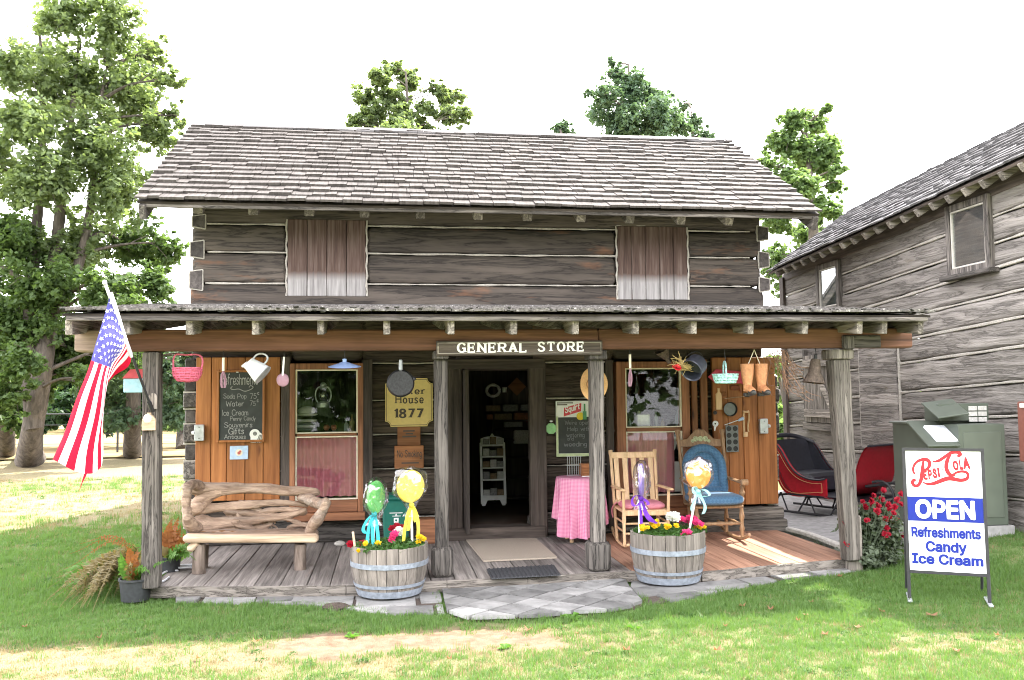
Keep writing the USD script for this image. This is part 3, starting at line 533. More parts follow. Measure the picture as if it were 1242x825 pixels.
# ================================================================ the second cabin, at the right
CXW = 6.5; cp, cn = (CXW, 0, 0), (1, 0, 0)
cabin = thing('log_cabin', 'grey hewn log cabin with pale mortar joints seen along its side wall', 'log house', (8.0, 11.0, 0))
cl = [((1020, 333), (1102, 301.6)), ((1023, 356.7), (1149, 314.2)), ((1048, 374), (1242, 314)), ((1136, 375.6), (1242, 350.4)), ((1108, 410), (1242, 383.5)), ((1098.6, 440), (1242, 419.7)),
      ((1095, 476), (1242, 462)), ((951, 517), (1242, 504)), ((951, 546), (1242, 552)), ((951, 575), (1242, 607))]
Y0, Y1 = 7.7, 13.92; lines = []
for a, b in cl:
    A, B = on(*a, cp, cn), on(*b, cp, cn); f = lambda y: A[2]+(B[2]-A[2])*(y-A[1])/(B[1]-A[1]); lines.append((f(Y0), f(Y1)))
ce0, ce1 = np.array([6.2, Y0-.15, 3.67+.0535*(13.73-Y0+.15)]), np.array([6.2, 13.80, 3.665])
tops = [(ce0[2]+.05, ce1[2]+.05)]+lines; tops.append((min(lines[-1][0]-.4, -.05), -.05))
for i in range(len(tops)-1):
    (a0, a1), (c0_, c1_) = tops[i], tops[i+1]; h0, h1 = a0-c0_-.035, a1-c1_-.035
    ys = np.linspace(Y0, Y1, 50)
    part(cabin, 'log', beam((CXW+.11, Y0, (a0+c0_)/2), (CXW+.11, Y1, (a1+c1_)/2), .22, h0, w1=.22, h1=h1, r=.03, amp=.022, step=.1, seed=i+60, freq=3.2, k=2), 'cabin_log', 40)
    if i:
        zz_ = a0+(a1-a0)*(ys-Y0)/(Y1-Y0)+.005*(fbm(np.stack([ys*2, ys*0+i, ys*0], 1), 3, i)-.5)*2
        part(cabin, 'chinking', tube(np.stack([CXW+.012+0*ys, ys, zz_], 1), .016*(.35+1.2*fbm(np.stack([ys*4, 0*ys, 0*ys+i], 1), 2, i)), 6), 'chinking_wall', 50)
EV = nrm(ce1-ce0); cr1 = np.array([7.72, 13.80, 4.73]); CS = nrm(cr1-ce1-np.dot(cr1-ce1, EV)*EV); CN = np.cross(CS, EV); CN *= np.sign(CN[2]); CL = np.linalg.norm(cr1-ce1-np.dot(cr1-ce1, EV)*EV)
part(cabin, 'end_wall', slab(Polygon([(CXW+.2, -.05), (8.9, -.05), (8.9, 3.7), (7.72, 4.55), (CXW+.2, 3.7)]), .2, (0, Y0, 0), (1, 0, 0), (0, 0, 1)), 'cabin_log_x')
part(cabin, 'end_wall', slab(Polygon([(CXW+.2, -.05), (8.9, -.05), (8.9, 3.7), (7.72, 4.55), (CXW+.2, 3.7)]), .2, (0, Y1-.005, 0), (1, 0, 0), (0, 0, 1)), 'cabin_log_x')
part(cabin, 'back_wall', bb(8.8, 9.0, Y0+.2, Y1-.2, -.05, 3.7), 'cabin_log')
cr = part(cabin, 'roof', slab(sbox(0, 0, np.linalg.norm(ce1-ce0), CL), .03, ce1-CN*.01, -EV, CS), 'dark_timber_y')
shingles(cr, ce1, ce0, CS, CL+.03, .15, ('shingle', 'upper_shingles'), 'shingle_dark', wid=(.09, .2), thick=.02, nparts=240, seed=33)
wood('shingle_dark', (.035, .034, .035), (.15, .145, .147), (0, 2), fine=34, along=3.0, bump=.8, blot=.35, tintv=.4)
part(cabin, 'rear_roof', slab(sbox(0, 0, np.linalg.norm(ce1-ce0), CL), .05, ce1*np.array([0, 1, 1])+np.array([2*7.72-6.2, 0, 0]), -EV, CS*np.array([-1, 1, 1])), 'shingle_dark')
for i, y in enumerate(np.arange(13.5, Y0, -.295)):
    z = ce1[2]+(ce0[2]-ce1[2])*(y-ce1[1])/(ce0[1]-ce1[1]); part(cabin, 'rafter', beam((6.23, y, z-.075), (6.23+.5, y, z-.075+.5*CS[2]/CS[0]), .07, .10, up=CN, r=.006), 'pale_timber_x', 40)
part(cabin, 'eave_board', beam(ce0+np.array([.3, 0, .02]), ce1+np.array([.3, 0, .02]), .03, .30, r=.005), 'dark_timber_y')
part(cabin, 'corner_board', beam((CXW-.02, Y1-.07, 0.1), (CXW-.02, Y1-.07, 3.6), .14, .05, up=(1, 0, 0), r=.006, amp=.004), 'dark_timber_z')
mat('window_glass', {'tr': ('transparent_bsdf', {'color': (.93, .95, .94)}), 'gl': ('glossy_bsdf', {'color': (1, 1, 1), 'roughness': .015}), 'fr': ('fresnel', {'IOR': 1.32}), 'm': ('mix_closure', {})},
    [('fr.fac', 'm.fac'), ('tr.BSDF', 'm.closure1'), ('gl.BSDF', 'm.closure2')], surface='m.closure')
mat('cabin_glass', {'tr': ('transparent_bsdf', {'color': (.93, .95, .94)}), 'gl': ('glossy_bsdf', {'color': (1, 1, 1), 'roughness': .02}), 'm': ('mix_closure', {'fac': .22})}, [('tr.BSDF', 'm.closure1'), ('gl.BSDF', 'm.closure2')], surface='m.closure')
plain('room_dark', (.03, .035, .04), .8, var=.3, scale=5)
def side_window(pa, pb, sill):
    A, B = on(*pa, cp, cn), on(*pb, cp, cn); y1, y0, z1, z0 = A[1], B[1], A[2], B[2]; w = .075
    f = part(cabin, 'window', [bb(CXW-.06, CXW+.06, y0-w, y0, z0-w, z1+w), bb(CXW-.06, CXW+.06, y1, y1+w, z0-w, z1+w), bb(CXW-.058, CXW+.06, y0, y1, z1, z1+w), bb(CXW-.058, CXW+.06, y0, y1, z0-w, z0)], 'grey_timber_z')
    part(f, 'sash', [bb(CXW-.045, CXW+.0, a, b, c, d, .003) for a, b, c, d in ((y0+.002, y0+.02, z0+.002, z1-.002), (y1-.02, y1-.002, z0+.002, z1-.002), (y0+.02, y1-.02, z1-.02, z1-.002), (y0+.02, y1-.02, z0+.002, z0+.02))], 'sash_grey')
    plain('sash_grey', (.42, .40, .36), .7)
    part(f, 'pane', bb(CXW-.026, CXW-.022, y0+.02, y1-.02, z0+.02, z1-.02, r=0), 'cabin_glass')
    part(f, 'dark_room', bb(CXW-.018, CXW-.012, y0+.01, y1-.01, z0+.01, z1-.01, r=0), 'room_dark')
    if sill: part(f, 'sill', bb(CXW-.12, CXW+.02, y0-.14, y1+.14, z0-w-.05, z0-w+.003), 'grey_timber_y')
side_window((996, 328), (1019, 370), False); side_window((1156, 258), (1201, 318), True)
# boarded doorway patch and the hatch with a diagonal brace
A, B = on(1043, 424, cp, cn), on(1094, 546, cp, cn)
pt = part(cabin, 'boarded_opening', bb(CXW-.004, CXW+.05, B[1], A[1], B[2], A[2]+.2), 'cabin_log')
ys_ = [424, 446, 462, 480, 493, 520, 546]
for i in range(6):
    a, b = on(1043, ys_[i]-3 if i else 412, cp, cn), on(1070, ys_[i+1], cp, cn)
    part(pt, 'plank', beam((CXW-.012, B[1]+.01, (a[2]+b[2])/2), (CXW-.012, A[1]-.01, (a[2]+b[2])/2), .04, a[2]-b[2]-.012, r=.006, amp=.006, step=.15, seed=i), 'cabin_log', 40)
for y in (A[1]+.012, B[1]-.012): part(pt, 'chinking', bb(CXW-.02, CXW+.03, y-.014, y+.014, B[2], A[2]+.2), 'chinking_wall')
A, B = on(979, 432, cp, cn), on(1022, 514, cp, cn); hx = CXW-.05; y0, y1, z0, z1 = B[1], A[1], B[2], A[2]
ht = part(cabin, 'hatch', bb(CXW-.03, CXW+.02, y0, y1, z0, z1), 'dark_timber_z')
yy_ = np.linspace(y0, y1, 6)
for i in range(5): part(ht, 'plank', beam((hx, (yy_[i]+yy_[i+1])/2, z0), (hx, (yy_[i]+yy_[i+1])/2, z1), (y1-y0)/5-.006, .035, up=(1, 0, 0), r=.004), 'pale_timber_z')
for z in (z0+.14, z1-.12): part(ht, 'batten', bb(hx-.045, hx-.02, y0+.02, y1-.02, z-.06, z+.06), 'pale_timber_y', tint=.8)
part(ht, 'brace', beam((hx-.034, y1-.35, z1-.18), (hx-.034, y0+.12, z0+.2), .025, .11, r=.004), 'pale_timber_y', tint=.9)
for y in (y0-.04, y1+.04): part(ht, 'hatch_frame', bb(CXW-.045, CXW+.02, y-.04, y+.035, z0-.1, z1+.1), 'grey_timber_z')
part(ht, 'hatch_frame', bb(CXW-.06, CXW+.02, y0-.1, y1+.1, z0-.12, z0-.005), 'pale_timber_y')
fp = at(945, 556, 13.2)
pr = thing('rail_fence', 'short dark timber rail on a post beside the far corner of the grey cabin', 'fence', (5.9, 13.2, .1))
for z in (.75,): part(pr, 'rail', beam((5.2, 13.3, at(955, 556, 13.3)[2]), (6.3, 13.3, at(955, 556, 13.3)[2]), .1, .14, r=.015, amp=.006), 'dark_timber_x')
part(pr, 'post', beam((5.35, 13.4, -.05), (5.35, 13.4, 1.0), .12, .12, up=(0, 1, 0), r=.015, amp=.006), 'dark_timber_z')

# ================================================================ trees
leafmat('maple_leaf', [(0, (.08, .13, .045)), (.35, (.13, .19, .06)), (.7, (.19, .245, .085)), (.88, (.26, .26, .11)), (1, (.36, .21, .10))], .52, .5)
leafmat('rusty_leaf', [(0, (.14, .19, .09)), (.35, (.20, .25, .11)), (.7, (.28, .28, .14)), (.88, (.38, .28, .16)), (1, (.44, .24, .14))], .55, .5)
leafmat('bright_leaf', [(0, (.13, .20, .085)), (.5, (.20, .28, .115)), (.85, (.26, .33, .15)), (1, (.33, .35, .18))], .55, .5)
leafmat('conifer_leaf', [(0, (.085, .14, .085)), (.5, (.14, .20, .12)), (.9, (.21, .255, .15)), (1, (.30, .25, .16))], .42, .6)
wood('bark', (.035, .029, .024), (.15, .125, .103), 2, fine=9, along=2.5, bump=1.0, blot=.45, dist=.05)
def crown_mesh(blobs, n, leaf, seed, per=26, flat=.75, spread=.30, droop=0.0, sub=0, subr=(.36, .60)):
    r = np.random.default_rng(seed)
    if sub:      # sprays of leaves with gaps between them
        nb = []
        for c, R in blobs:
            for k in range(sub): d = r.normal(size=3); d /= np.linalg.norm(d); nb.append((c+d*R*r.uniform(.1, .85)*np.array([1, 1, .9]), R*r.uniform(*subr)))
        blobs = nb
    C = np.array([b[0] for b in blobs]); R = np.array([b[1] for b in blobs]); w = R**2; w /= w.sum(); nc = max(1, n//per)
    bi = r.choice(len(C), nc, p=w); d = r.normal(size=(nc, 3)); d /= np.linalg.norm(d, axis=1, keepdims=True); rad = R[bi]*(.35+.65*r.random(nc)**.45)
    cc = C[bi]+d*rad[:, None]*np.array([1, 1, .92]); sz = R[bi]*spread*(.5+.8*r.random(nc)); ci = np.repeat(np.arange(nc), per)
    p = cc[ci]+r.normal(size=(nc*per, 3))*sz[ci][:, None]*np.array([.6, .6, .6*flat]); m = len(p)
    out = p-C[bi][ci]; out /= np.linalg.norm(out, axis=1, keepdims=True)+1e-9
    nn = out*.5+np.array([0, 0, .7])+r.normal(size=(m, 3))*.55; nn /= np.linalg.norm(nn, axis=1, keepdims=True)
    a = np.cross(nn, r.normal(size=(m, 3))); a /= np.linalg.norm(a, axis=1, keepdims=True); b = np.cross(nn, a); L = leaf*(.55+.8*r.random(m))[:, None]
    tip = p+a*L-np.array([0, 0, 1])*L*droop; fold = nn*L*.16
    v = np.stack([p-a*L*.75, p+b*L*.62+fold, tip, p-b*L*.62+fold], 1).reshape(-1, 3); i = np.arange(m)*4
    return mk(v, np.vstack([np.stack([i, i+1, i+2], 1), np.stack([i, i+2, i+3], 1)]))
def pxblobs(L, Y, seed, dy=.8):
    r = np.random.default_rng(seed); o = []
    for px, py, rp in L:
        c = at(px, py, Y+r.uniform(-dy, dy)); o.append((c, rp/1080*np.linalg.norm(c-EYE)))
    return o
def tree(name, label, base, blobs, n, leaf, lm, trunks, seed, group=None, per=20, spread=.3, droop=0.0, branch=.06, sub=12, top=None, subr=(.36, .60)):
    t = thing(name, label, 'tree', base, group); r = np.random.default_rng(seed+1); tk = []
    for pts, rad in trunks:
        P = spline(pts, 26); rr_ = np.interp(np.linspace(0, 1, 26), np.linspace(0, 1, len(rad)), rad); tk.append(tube(P, rr_, 12, amp=.12, freq=1.5, seed=seed))
    part(t, 'trunk', tk, 'bark', 60)
    allp = np.vstack([spline(p, 26) for p, _ in trunks]); br = []
    for c, R in blobs:
        cand = allp[allp[:, 2] < c[2]-R*.2]; cand = cand if len(cand) else allp
        k = cand[np.argmin(np.linalg.norm((cand-c)*np.array([1, 1, .6]), axis=1))]; mid = (k+c)/2+np.array([0, 0, R*.25])+r.normal(0, R*.12, 3)
        P = spline([k, mid, c+r.normal(0, .15*R, 3)], 10); br.append(tube(P, np.linspace(branch, branch*.22, 10)*(.6+.5*R), 6))
        for q in range(4):
            s0 = P[r.integers(4, 9)]; e = c+nrm(r.normal(size=3))*R*.85; br.append(tube(spline([s0, (s0+e)/2+np.array([0, 0, .1*R]), e], 6), np.linspace(branch*.3, branch*.08, 6), 5))
    part(t, 'branches', br, 'bark', 60)
    if top:
        zs = np.median([b[0][2] for b in blobs]); hi = [b for b in blobs if b[0][2] > zs]; lo = [b for b in blobs if b[0][2] <= zs]
        part(t, 'crown', crown_mesh(lo, int(n*.56), leaf, seed, per, spread=spread, droop=droop, sub=sub, subr=subr), lm, False); part(t, 'crown', crown_mesh(hi, int(n*.44), leaf, seed+50, per, spread=spread, droop=droop, sub=sub, subr=subr), top, False, label='browning upper crown')
    else: part(t, 'crown', crown_mesh(blobs, n, leaf, seed, per, spread=spread, droop=droop, sub=sub, subr=subr), lm, False)
    return t
g0 = gp(38, 557)
L1 = [(78, 22, 40), (135, 35, 42), (185, 70, 30), (15, 85, 42), (80, 95, 50), (150, 110, 48), (205, 95, 20), (30, 150, 48), (110, 170, 55), (185, 165, 35), (212, 140, 16), (55, 220, 52), (140, 235, 50), (195, 225, 28), (20, 285, 50), (95, 290, 50), (165, 300, 42), (205, 300, 24), (60, 350, 50),
      (130, 365, 45), (190, 345, 32), (20, 395, 48), (95, 420, 42), (40, 455, 38), (-30, 200, 60), (-40, 330, 60), (150, 425, 34), (75, 455, 26), (28, 440, 30), (110, 462, 24), (8, 480, 26), (55, 410, 30)]
bl = pxblobs(L1, 23.5, 2, 1.6)
q_ = lambda px, py, Y=23.5: at(px, py, Y)
tree('maple_tree', 'huge old maple with thick grey trunks beyond the hanging flag', g0, bl, 100000, .078, 'maple_leaf',
     [([g0, q_(43, 500), q_(56, 415), q_(66, 320), q_(80, 200), q_(95, 60)], [.40, .27, .22, .16, .10, .03]), ([q_(42, 520), q_(36, 430), q_(40, 330), q_(50, 200), q_(48, 40)], [.22, .18, .14, .09, .03]), ([q_(70, 380), q_(105, 280), q_(118, 170), q_(130, 80)], [.14, .11, .07, .02])], 5, top='rusty_leaf', sub=20, subr=(.26, .50), per=16)
L2 = [(60, 50, 45), (120, 60, 40), (170, 130, 35), (20, 40, 30), (35, 110, 40)]
g1 = gp(2, 545)
tree('maple_tree', 'slender dark trunked maple cut by the photo edge behind the large maple', g1, pxblobs([(0, 470, 40), (-30, 400, 60), (15, 505, 26), (-20, 480, 40)], 26, 6), 12000, .085, 'maple_leaf', [([g1, q_(2, 480, 26), q_(-6, 380, 26), q_(-10, 250, 26)], [.3, .26, .2, .1])], 6)
g2 = gp(161, 553)
tree('cedar_tree', 'dark drooping cedar standing on the lawn between the flag and the porch post', g2, pxblobs([(160, 440, 34), (195, 450, 34), (222, 465, 26), (135, 470, 30), (175, 490, 34), (208, 500, 26), (145, 505, 24), (190, 415, 28), (230, 430, 22)], 26, 8, 1.2), 20000, .075, 'conifer_leaf', [([g2, q_(161, 500, 26), q_(164, 430, 26), q_(170, 340, 26)], [.28, .22, .16, .04])], 8, droop=.5)
g3 = gp(100, 545)
leafmat('dark_leaf', [(0, (.03, .065, .025)), (.5, (.055, .10, .035)), (1, (.10, .14, .06))], .25)
tree('cedar_tree', 'dark spreading tree behind the flag and the large maple', g3, pxblobs([(100, 430, 36), (75, 470, 32), (122, 468, 36), (98, 500, 34), (142, 440, 30), (62, 500, 26), (130, 505, 24)], 33, 28, 1.2), 15000, .11, 'dark_leaf', [([g3, at(100, 500, 33), at(102, 440, 33), at(104, 400, 33)], [.3, .24, .16, .04])], 29, droop=.3)
g4 = gp(222, 546)
tree('cedar_tree', 'dark drooping tree in the gap between the porch post and the store corner', g4, pxblobs([(215, 455, 30), (232, 480, 28), (205, 490, 26), (225, 505, 22), (190, 465, 26)], 32, 31, 1.2), 9000, .11, 'dark_leaf', [([g4, at(222, 500, 32), at(222, 440, 32)], [.24, .18, .05])], 32, droop=.3)
def behind(name, label, L, Y, n, leaf, lm, px, seed, tr=.3, **k):
    top = at(px, min(p[1]+p[2]*.3 for p in L), Y); b = np.array([top[0], Y, 0]); bl = pxblobs(L, Y, seed, 1.2)
    k.setdefault('sub', 20); k.setdefault('subr', (.22, .44)); k.setdefault('per', 16); tree(name, label, b, bl, n, leaf, lm, [([b, b*.5+top*.5+np.array([.2, 0, 0]), top], [tr, tr*.6, .03])], seed, **k)
behind('maple_tree', 'airy maple with browning top showing over the left half of the store roof', [(440, 120, 18), (460, 95, 17), (478, 84, 11), (496, 100, 18), (470, 120, 20), (490, 135, 20), (455, 145, 20), (430, 150, 14), (515, 130, 15), (530, 110, 14), (548, 118, 15), (560, 142, 15), (540, 140, 19), (515, 156, 18), (485, 157, 20), (425, 165, 14), (480, 190, 45), (530, 195, 40)], 30, 34000, .085, 'rusty_leaf', 492, 14, subr=(.32, .58), tr=.14, branch=.03)
behind('cedar_tree', 'small conifer tip just clearing the middle of the store roof', [(680, 158, 15), (690, 170, 16), (670, 172, 14), (682, 200, 30)], 42, 7000, .09, 'conifer_leaf', 681, 15)
behind('fir_tree', 'broad dark fir rising over the right half of the store roof', [(750, 92, 18), (768, 105, 28), (735, 118, 20), (755, 140, 38), (795, 115, 24), (800, 145, 34), (715, 115, 9), (742, 76, 8), (822, 150, 20), (770, 190, 60)], 36, 36000, .09, 'conifer_leaf', 762, 16, tr=.4)
behind('fir_tree', 'thin ragged fir tip to the right of the broad dark fir', [(832, 128, 10), (840, 148, 14), (850, 165, 14), (862, 168, 9), (842, 190, 30)], 40, 8000, .085, 'conifer_leaf', 838, 17)
behind('maple_tree', 'fresh green maple filling the gap between the two log buildings', [(962, 150, 20), (990, 150, 22), (1015, 205, 14), (930, 200, 14), (975, 140, 14), (945, 178, 24), (980, 185, 34), (1008, 190, 20), (1012, 225, 16), (970, 225, 38), (1000, 255, 26), (950, 262, 28), (985, 290, 34), (945, 320, 26), (960, 345, 24), (1000, 135, 10)], 24, 32000, .075, 'bright_leaf', 975, 18)
behind('laurel_bush', 'leafy green bush glimpsed in the narrow gap between the two log buildings', [(938, 440, 18), (945, 470, 20), (936, 500, 18), (945, 525, 16), (938, 545, 14)], 19, 3500, .12, 'bright_leaf', 941, 19, tr=.1)
tb = [(np.array([x, 50+rr.uniform(-3, 3), rr.uniform(.4, 3.6)]), rr.uniform(1.3, 2.4)) for x in np.arange(-45, 40, 1.2)]
solo('far_trees', 'pale green belt of far trees beyond the dry field', 'trees', crown_mesh(tb, 22000, .24, 77, 20), 'bright_leaf', False, kind='stuff')
# wire fence across the field edge
fl, fr_ = gp(-40, 551, .02), gp(235, 549, .02)
fence = thing('wire_fence', 'black wire field fence with thin posts beyond the big maple', 'fence', fl)
k = 0
for t in np.linspace(0, 1, 7):
    p = fl+(fr_-fl)*t; part(fence, 'fence_post', tube([p, p+np.array([0, 0, 1.35])], .035, 8), 'black_metal')
for h in (.3, .6, .9, 1.25): part(fence, 'wire', tube([fl+np.array([0, 0, h]), fr_+np.array([0, 0, h])], .008 if h < 1.2 else .02, 5), 'black_metal')

# ================================================================ grass
def clump(n, h, w, rad, seed):
    r = np.random.default_rng(seed); V, F = [], []
    for i in range(n):
        a = r.uniform(0, 2*math.pi); p = np.array([math.cos(a), math.sin(a), 0])*rad*math.sqrt(r.random()); b = r.uniform(0, 2*math.pi); s = np.array([math.cos(b), math.sin(b), 0])*w*r.uniform(.6, 1.2)/2
        hh = h*r.uniform(.45, 1.15); ln = np.array([math.cos(b+1.57), math.sin(b+1.57), 0])*hh*r.uniform(-.9, .9)
        k = len(V); V += [p-s, p+s, p+s*.7+ln*.4+np.array([0, 0, hh*.6]), p-s*.7+ln*.4+np.array([0, 0, hh*.6]), p+ln+np.array([0, 0, hh])]; F += [[k, k+1, k+2], [k, k+2, k+3], [k+3, k+2, k+4]]
    return mk(V, F)
def instancer(path, protos, pos, idx, scale, rot, kind='stuff'):
    pi = UsdGeom.PointInstancer.Define(stage, path); rel = pi.CreatePrototypesRel()
    UsdGeom.Scope.Define(stage, path+'/prototypes')
    for nm, m, mt in protos:
        q = usdkit.mesh(stage, f'{path}/prototypes/{nm}', m, f'/World/Looks/{mt}'); rel.AddTarget(q.GetPath())
    pi.CreatePositionsAttr(Vt.Vec3fArray.FromNumpy(pos.astype(np.float32))); pi.CreateProtoIndicesAttr(Vt.IntArray.FromNumpy(idx.astype(np.int32)))
    pi.CreateScalesAttr(Vt.Vec3fArray.FromNumpy(scale.astype(np.float32)))
    q = np.zeros((len(pos), 4)); q[:, 0] = np.cos(rot/2); q[:, 3] = np.sin(rot/2)
    pi.CreateOrientationsAttr([Gf.Quath(float(a), 0, 0, float(d)) for a, _, _, d in q]); tag(pi, kind=kind)
    return pi
leafmat('clover_leaf', [(0, (.05, .12, .03)), (.6, (.09, .18, .045)), (1, (.16, .24, .08))], .3)
gr = np.random.default_rng(99); pos = []
for (x0, x1, y0, y1, den) in ((-4.6, 5.6, 4.2, 8.4, 900), (-8.5, -2.0, 8.4, 13, 330), (-14, -2.2, 13, 21, 70), (4.4, 7.2, 5.0, 9.5, 500), (4.3, 6.0, 13.5, 18, 150)):
    n = int((x1-x0)*(y1-y0)*den); pos.append(np.stack([gr.uniform(x0, x1, n), gr.uniform(y0, y1, n)], 1))
pos = np.vstack(pos); X_, Y_ = pos[:, 0], pos[:, 1]
keep = ~(((X_ > DECK_X0-.01) & (X_ < edge[-1, 0]+.0) & (Y_ > ey(X_)-.01)) | PAVED(X_, Y_) | ((X_ > XL-.1) & (X_ < 4.6) & (Y_ > FW-.1) & (Y_ < 16.7)) | ((X_ > 6.45) & (Y_ > 7.6)))
keep &= np.abs(X_*math.cos(YAW)-Y_*math.sin(YAW)) < (X_*math.sin(YAW)+Y_*math.cos(YAW))*.61
dv, ev = dry_at(X_, Y_), dirt_at(X_, Y_); keep &= gr.random(len(X_)) > ev*.93+np.clip(dv-.5, 0, 1)*.75
X_, Y_, dv = X_[keep], Y_[keep], dv[keep]
pi_idx = np.where(gr.random(len(X_)) < dv*.95, 2+gr.integers(0, 2, len(X_)), gr.integers(0, 2, len(X_))); od = gr.random(len(X_)); cl_n = fbm(np.stack([X_*2.2, Y_*2.2, 0*X_], -1), 3, 91); pi_idx = np.where((od < .10) & (cl_n > .56), 4, np.where((od > .985) & (dv < .5), 5, pi_idx))
sc = gr.uniform(.6, 1.25, len(X_))*np.where(Y_ > 13, 1.9, np.where(Y_ > 8.4, 1.35, 1.0))*np.where(pi_idx > 1, .8, 1.0); tall = gr.uniform(.6, 1.25, len(X_))*(.7+.7*fbm(np.stack([X_*1.5, Y_*1.5, 0*X_], -1), 3, 61))
instancer('/World/grass', [('blade_clump', clump(26, .030, .0045, .05, 1), 'grass_green'), ('blade_clump_001', clump(22, .040, .005, .055, 2), 'grass_green'), ('dry_clump', clump(20, .026, .004, .06, 3), 'grass_dry'), ('dry_clump_001', clump(16, .032, .004, .06, 4), 'grass_dry'), ('clover', foliage(np.zeros(3), .05, .022, 30, .011, 7, 1.2), 'clover_leaf'), ('tall_tuft', clump(16, .085, .006, .03, 9), 'grass_green')],
          np.stack([X_, Y_, ground_z(X_, Y_)-.003], 1), pi_idx, np.stack([sc, sc, sc*tall], 1), gr.uniform(0, 6.28, len(X_)))
tag(stage.GetPrimAtPath('/World/grass'), 'short green and straw coloured lawn grass in front of the store', 'grass')
print('grass clumps', len(X_))

# ================================================================ plank panels, windows and doorway of the store
def planks(pl, pr, ptop, pbot, edges, seed, parent=None, name='panel'):
    z1, z0 = at((pl+pr)/2, ptop, FW)[2], at((pl+pr)/2, pbot, FW)[2]
    pn = part(store, 'plank_panel', bb(fx(pl, 520)+.01, fx(pr, 520)-.01, FW-.06, FW-.005, z0+.01, z1), 'trim_wood')
    for i in range(len(edges)-1):
        x0, x1 = fx(edges[i], 520), fx(edges[i+1], 520)
        part(pn, 'plank', beam(((x0+x1)/2, FW-.075, z0), ((x0+x1)/2, FW-.075, z1), .035, x1-x0-.005, up=(1, 0, 0), r=.005, amp=.0015, seed=seed+i), 'orange_plank', 30)
planks(239, 341, 434, 606, (239, 258, 277, 299, 321, 341), 3)
planks(862, 938, 434, 611, (862, 880, 898, 916, 938), 9)
wood('deep_plank', (.14, .05, .02), (.33, .14, .055), 2, fine=22, along=1.0, bump=.35, rough=.5, blot=.4, tintv=.2, knots=(.05, .02, .01))
def board(p0, p1, y=FW-.07, t=.06, m='trim_wood', name='frame_board', parent=None, **k):
    """an upright or level board covering the pixel box p0..p1 at the wall"""
    a, b = at(p0[0], p0[1], y-t/2), at(p1[0], p1[1], y-t/2); x0, x1, z1, z0 = a[0], b[0], a[2], b[2]
    if z1-z0 > x1-x0: g = beam(((x0+x1)/2, y, z0), ((x0+x1)/2, y, z1), t, x1-x0, up=(1, 0, 0), r=.006, amp=.002, seed=int(p0[0]))
    else: g = beam((x0, y, (z0+z1)/2), (x1, y, (z0+z1)/2), t, z1-z0, r=.006, amp=.002, seed=int(p0[0]))
    return part(parent or store, name, g, m, 40, **k)
board((341, 433), (351, 616), m='dark_timber_z', name='door_post'); board((838.5, 434), (849, 612), m='deep_plank', name='plank_board'); board((849.3, 436), (861.5, 606), m='deep_plank', name='plank_board')
board((440, 436), (452, 632), m='dark_timber_z', name='door_post'); board((735, 437), (747, 640), m='dark_timber_z', name='door_post')
def sash_window(l, r, t, m0, m1, b, fl, fr_, ft, fb):
    """two sashes one above the other in a broad wooden frame; all in picture measures"""
    yf = FW-.05; w = part(store, 'window', [], None) if False else None
    A, B = at(fl, ft, yf), at(fr_, fb, yf); g0, g1 = at(l, t, yf), at(r, b, yf); zm1, zm0 = at(l, m0, yf)[2], at(l, m1, yf)[2]
    X0, X1, Z1, Z0 = A[0], B[0], A[2], B[2]; x0, x1, z1, z0 = g0[0], g1[0], g0[2], g1[2]
    w = part(store, 'window', [bb(X0, x0-.012, yf-.05, yf+.12, Z0, Z1), bb(x1+.012, X1, yf-.05, yf+.12, Z0, Z1), bb(x0-.010, x1+.010, yf-.048, yf+.12, z1+.014, Z1)], 'trim_wood')
    part(w, 'sill', [bb(x0-.010, x1+.010, yf-.048, yf+.12, Z0+.06, z0-.014), bb(X0-.02, X1+.02, yf-.10, yf+.12, Z0-.03, Z0+.058)], 'trim_wood_x')
    part(w, 'rail', bb(x0, x1, yf-.03, yf+.04, zm0+.012, zm1-.012), 'trim_wood_x', tint=.9)
    for a, c in ((zm1, z1), (z0, zm0)):
        s = part(w, 'sash', [bb(x0-.011, x0+.006, yf-.036, yf+.02, a-.010, c+.013, .003), bb(x1-.006, x1+.011, yf-.036, yf+.02, a-.010, c+.013, .003), bb(x0+.006, x1-.006, yf-.035, yf+.02, c-.002, c+.013, .003), bb(x0+.006, x1-.006, yf-.035, yf+.02, a-.010, a+.004, .003)], 'cream_paint')
        part(s, 'pane', bb(x0+.006, x1-.006, yf-.012, yf-.008, a+.004, c-.002, r=0), 'window_glass')
    return x0, x1, z0, zm0, zm1, z1
WL = sash_window(360, 433, 450, 525, 531, 604, 352, 441, 441, 626); WR = sash_window(758, 827, 448, 518, 525, 599, 746, 838, 439, 620)
def curtain(x0, x1, z0, z1, y, bands, label, seed, left_open=0.0):
    n, k = 110, 24; xs = np.linspace(x0, x1, n); zs = np.linspace(z1, z0, k)
    X, Z = np.meshgrid(xs, zs); f = np.sin((X-x0)*75+1.8*np.sin(X*9+seed))*.028*(.5+.7*(z1-Z)/(z1-z0))+.01*np.sin(X*21+seed); Yv = y+f
    t = thing('curtain', label, 'curtain', ((x0+x1)/2, y, z0)); v = np.stack([X, Yv, Z], -1)
    rows = np.clip(np.round(np.array([b[0] for b in bands]+[1.0])*(k-1)).astype(int), 0, k-1)
    for i, (_, m) in enumerate(bands):
        V = v[rows[i]:rows[i+1]+1]; s_, n_ = V.shape[:2]; part(t, 'cloth_panel', rings(V, False, False), m, True, label=('plain rose curtain cloth', 'sun faded cream band of the curtain')[m == 'cream_cloth'] if len(bands) > 1 else None)
    part(t, 'curtain_rod', tube([(x0-.02, y-.005, z1+.012), (x1+.02, y-.005, z1+.012)], .007, 8), 'black_metal'); return t
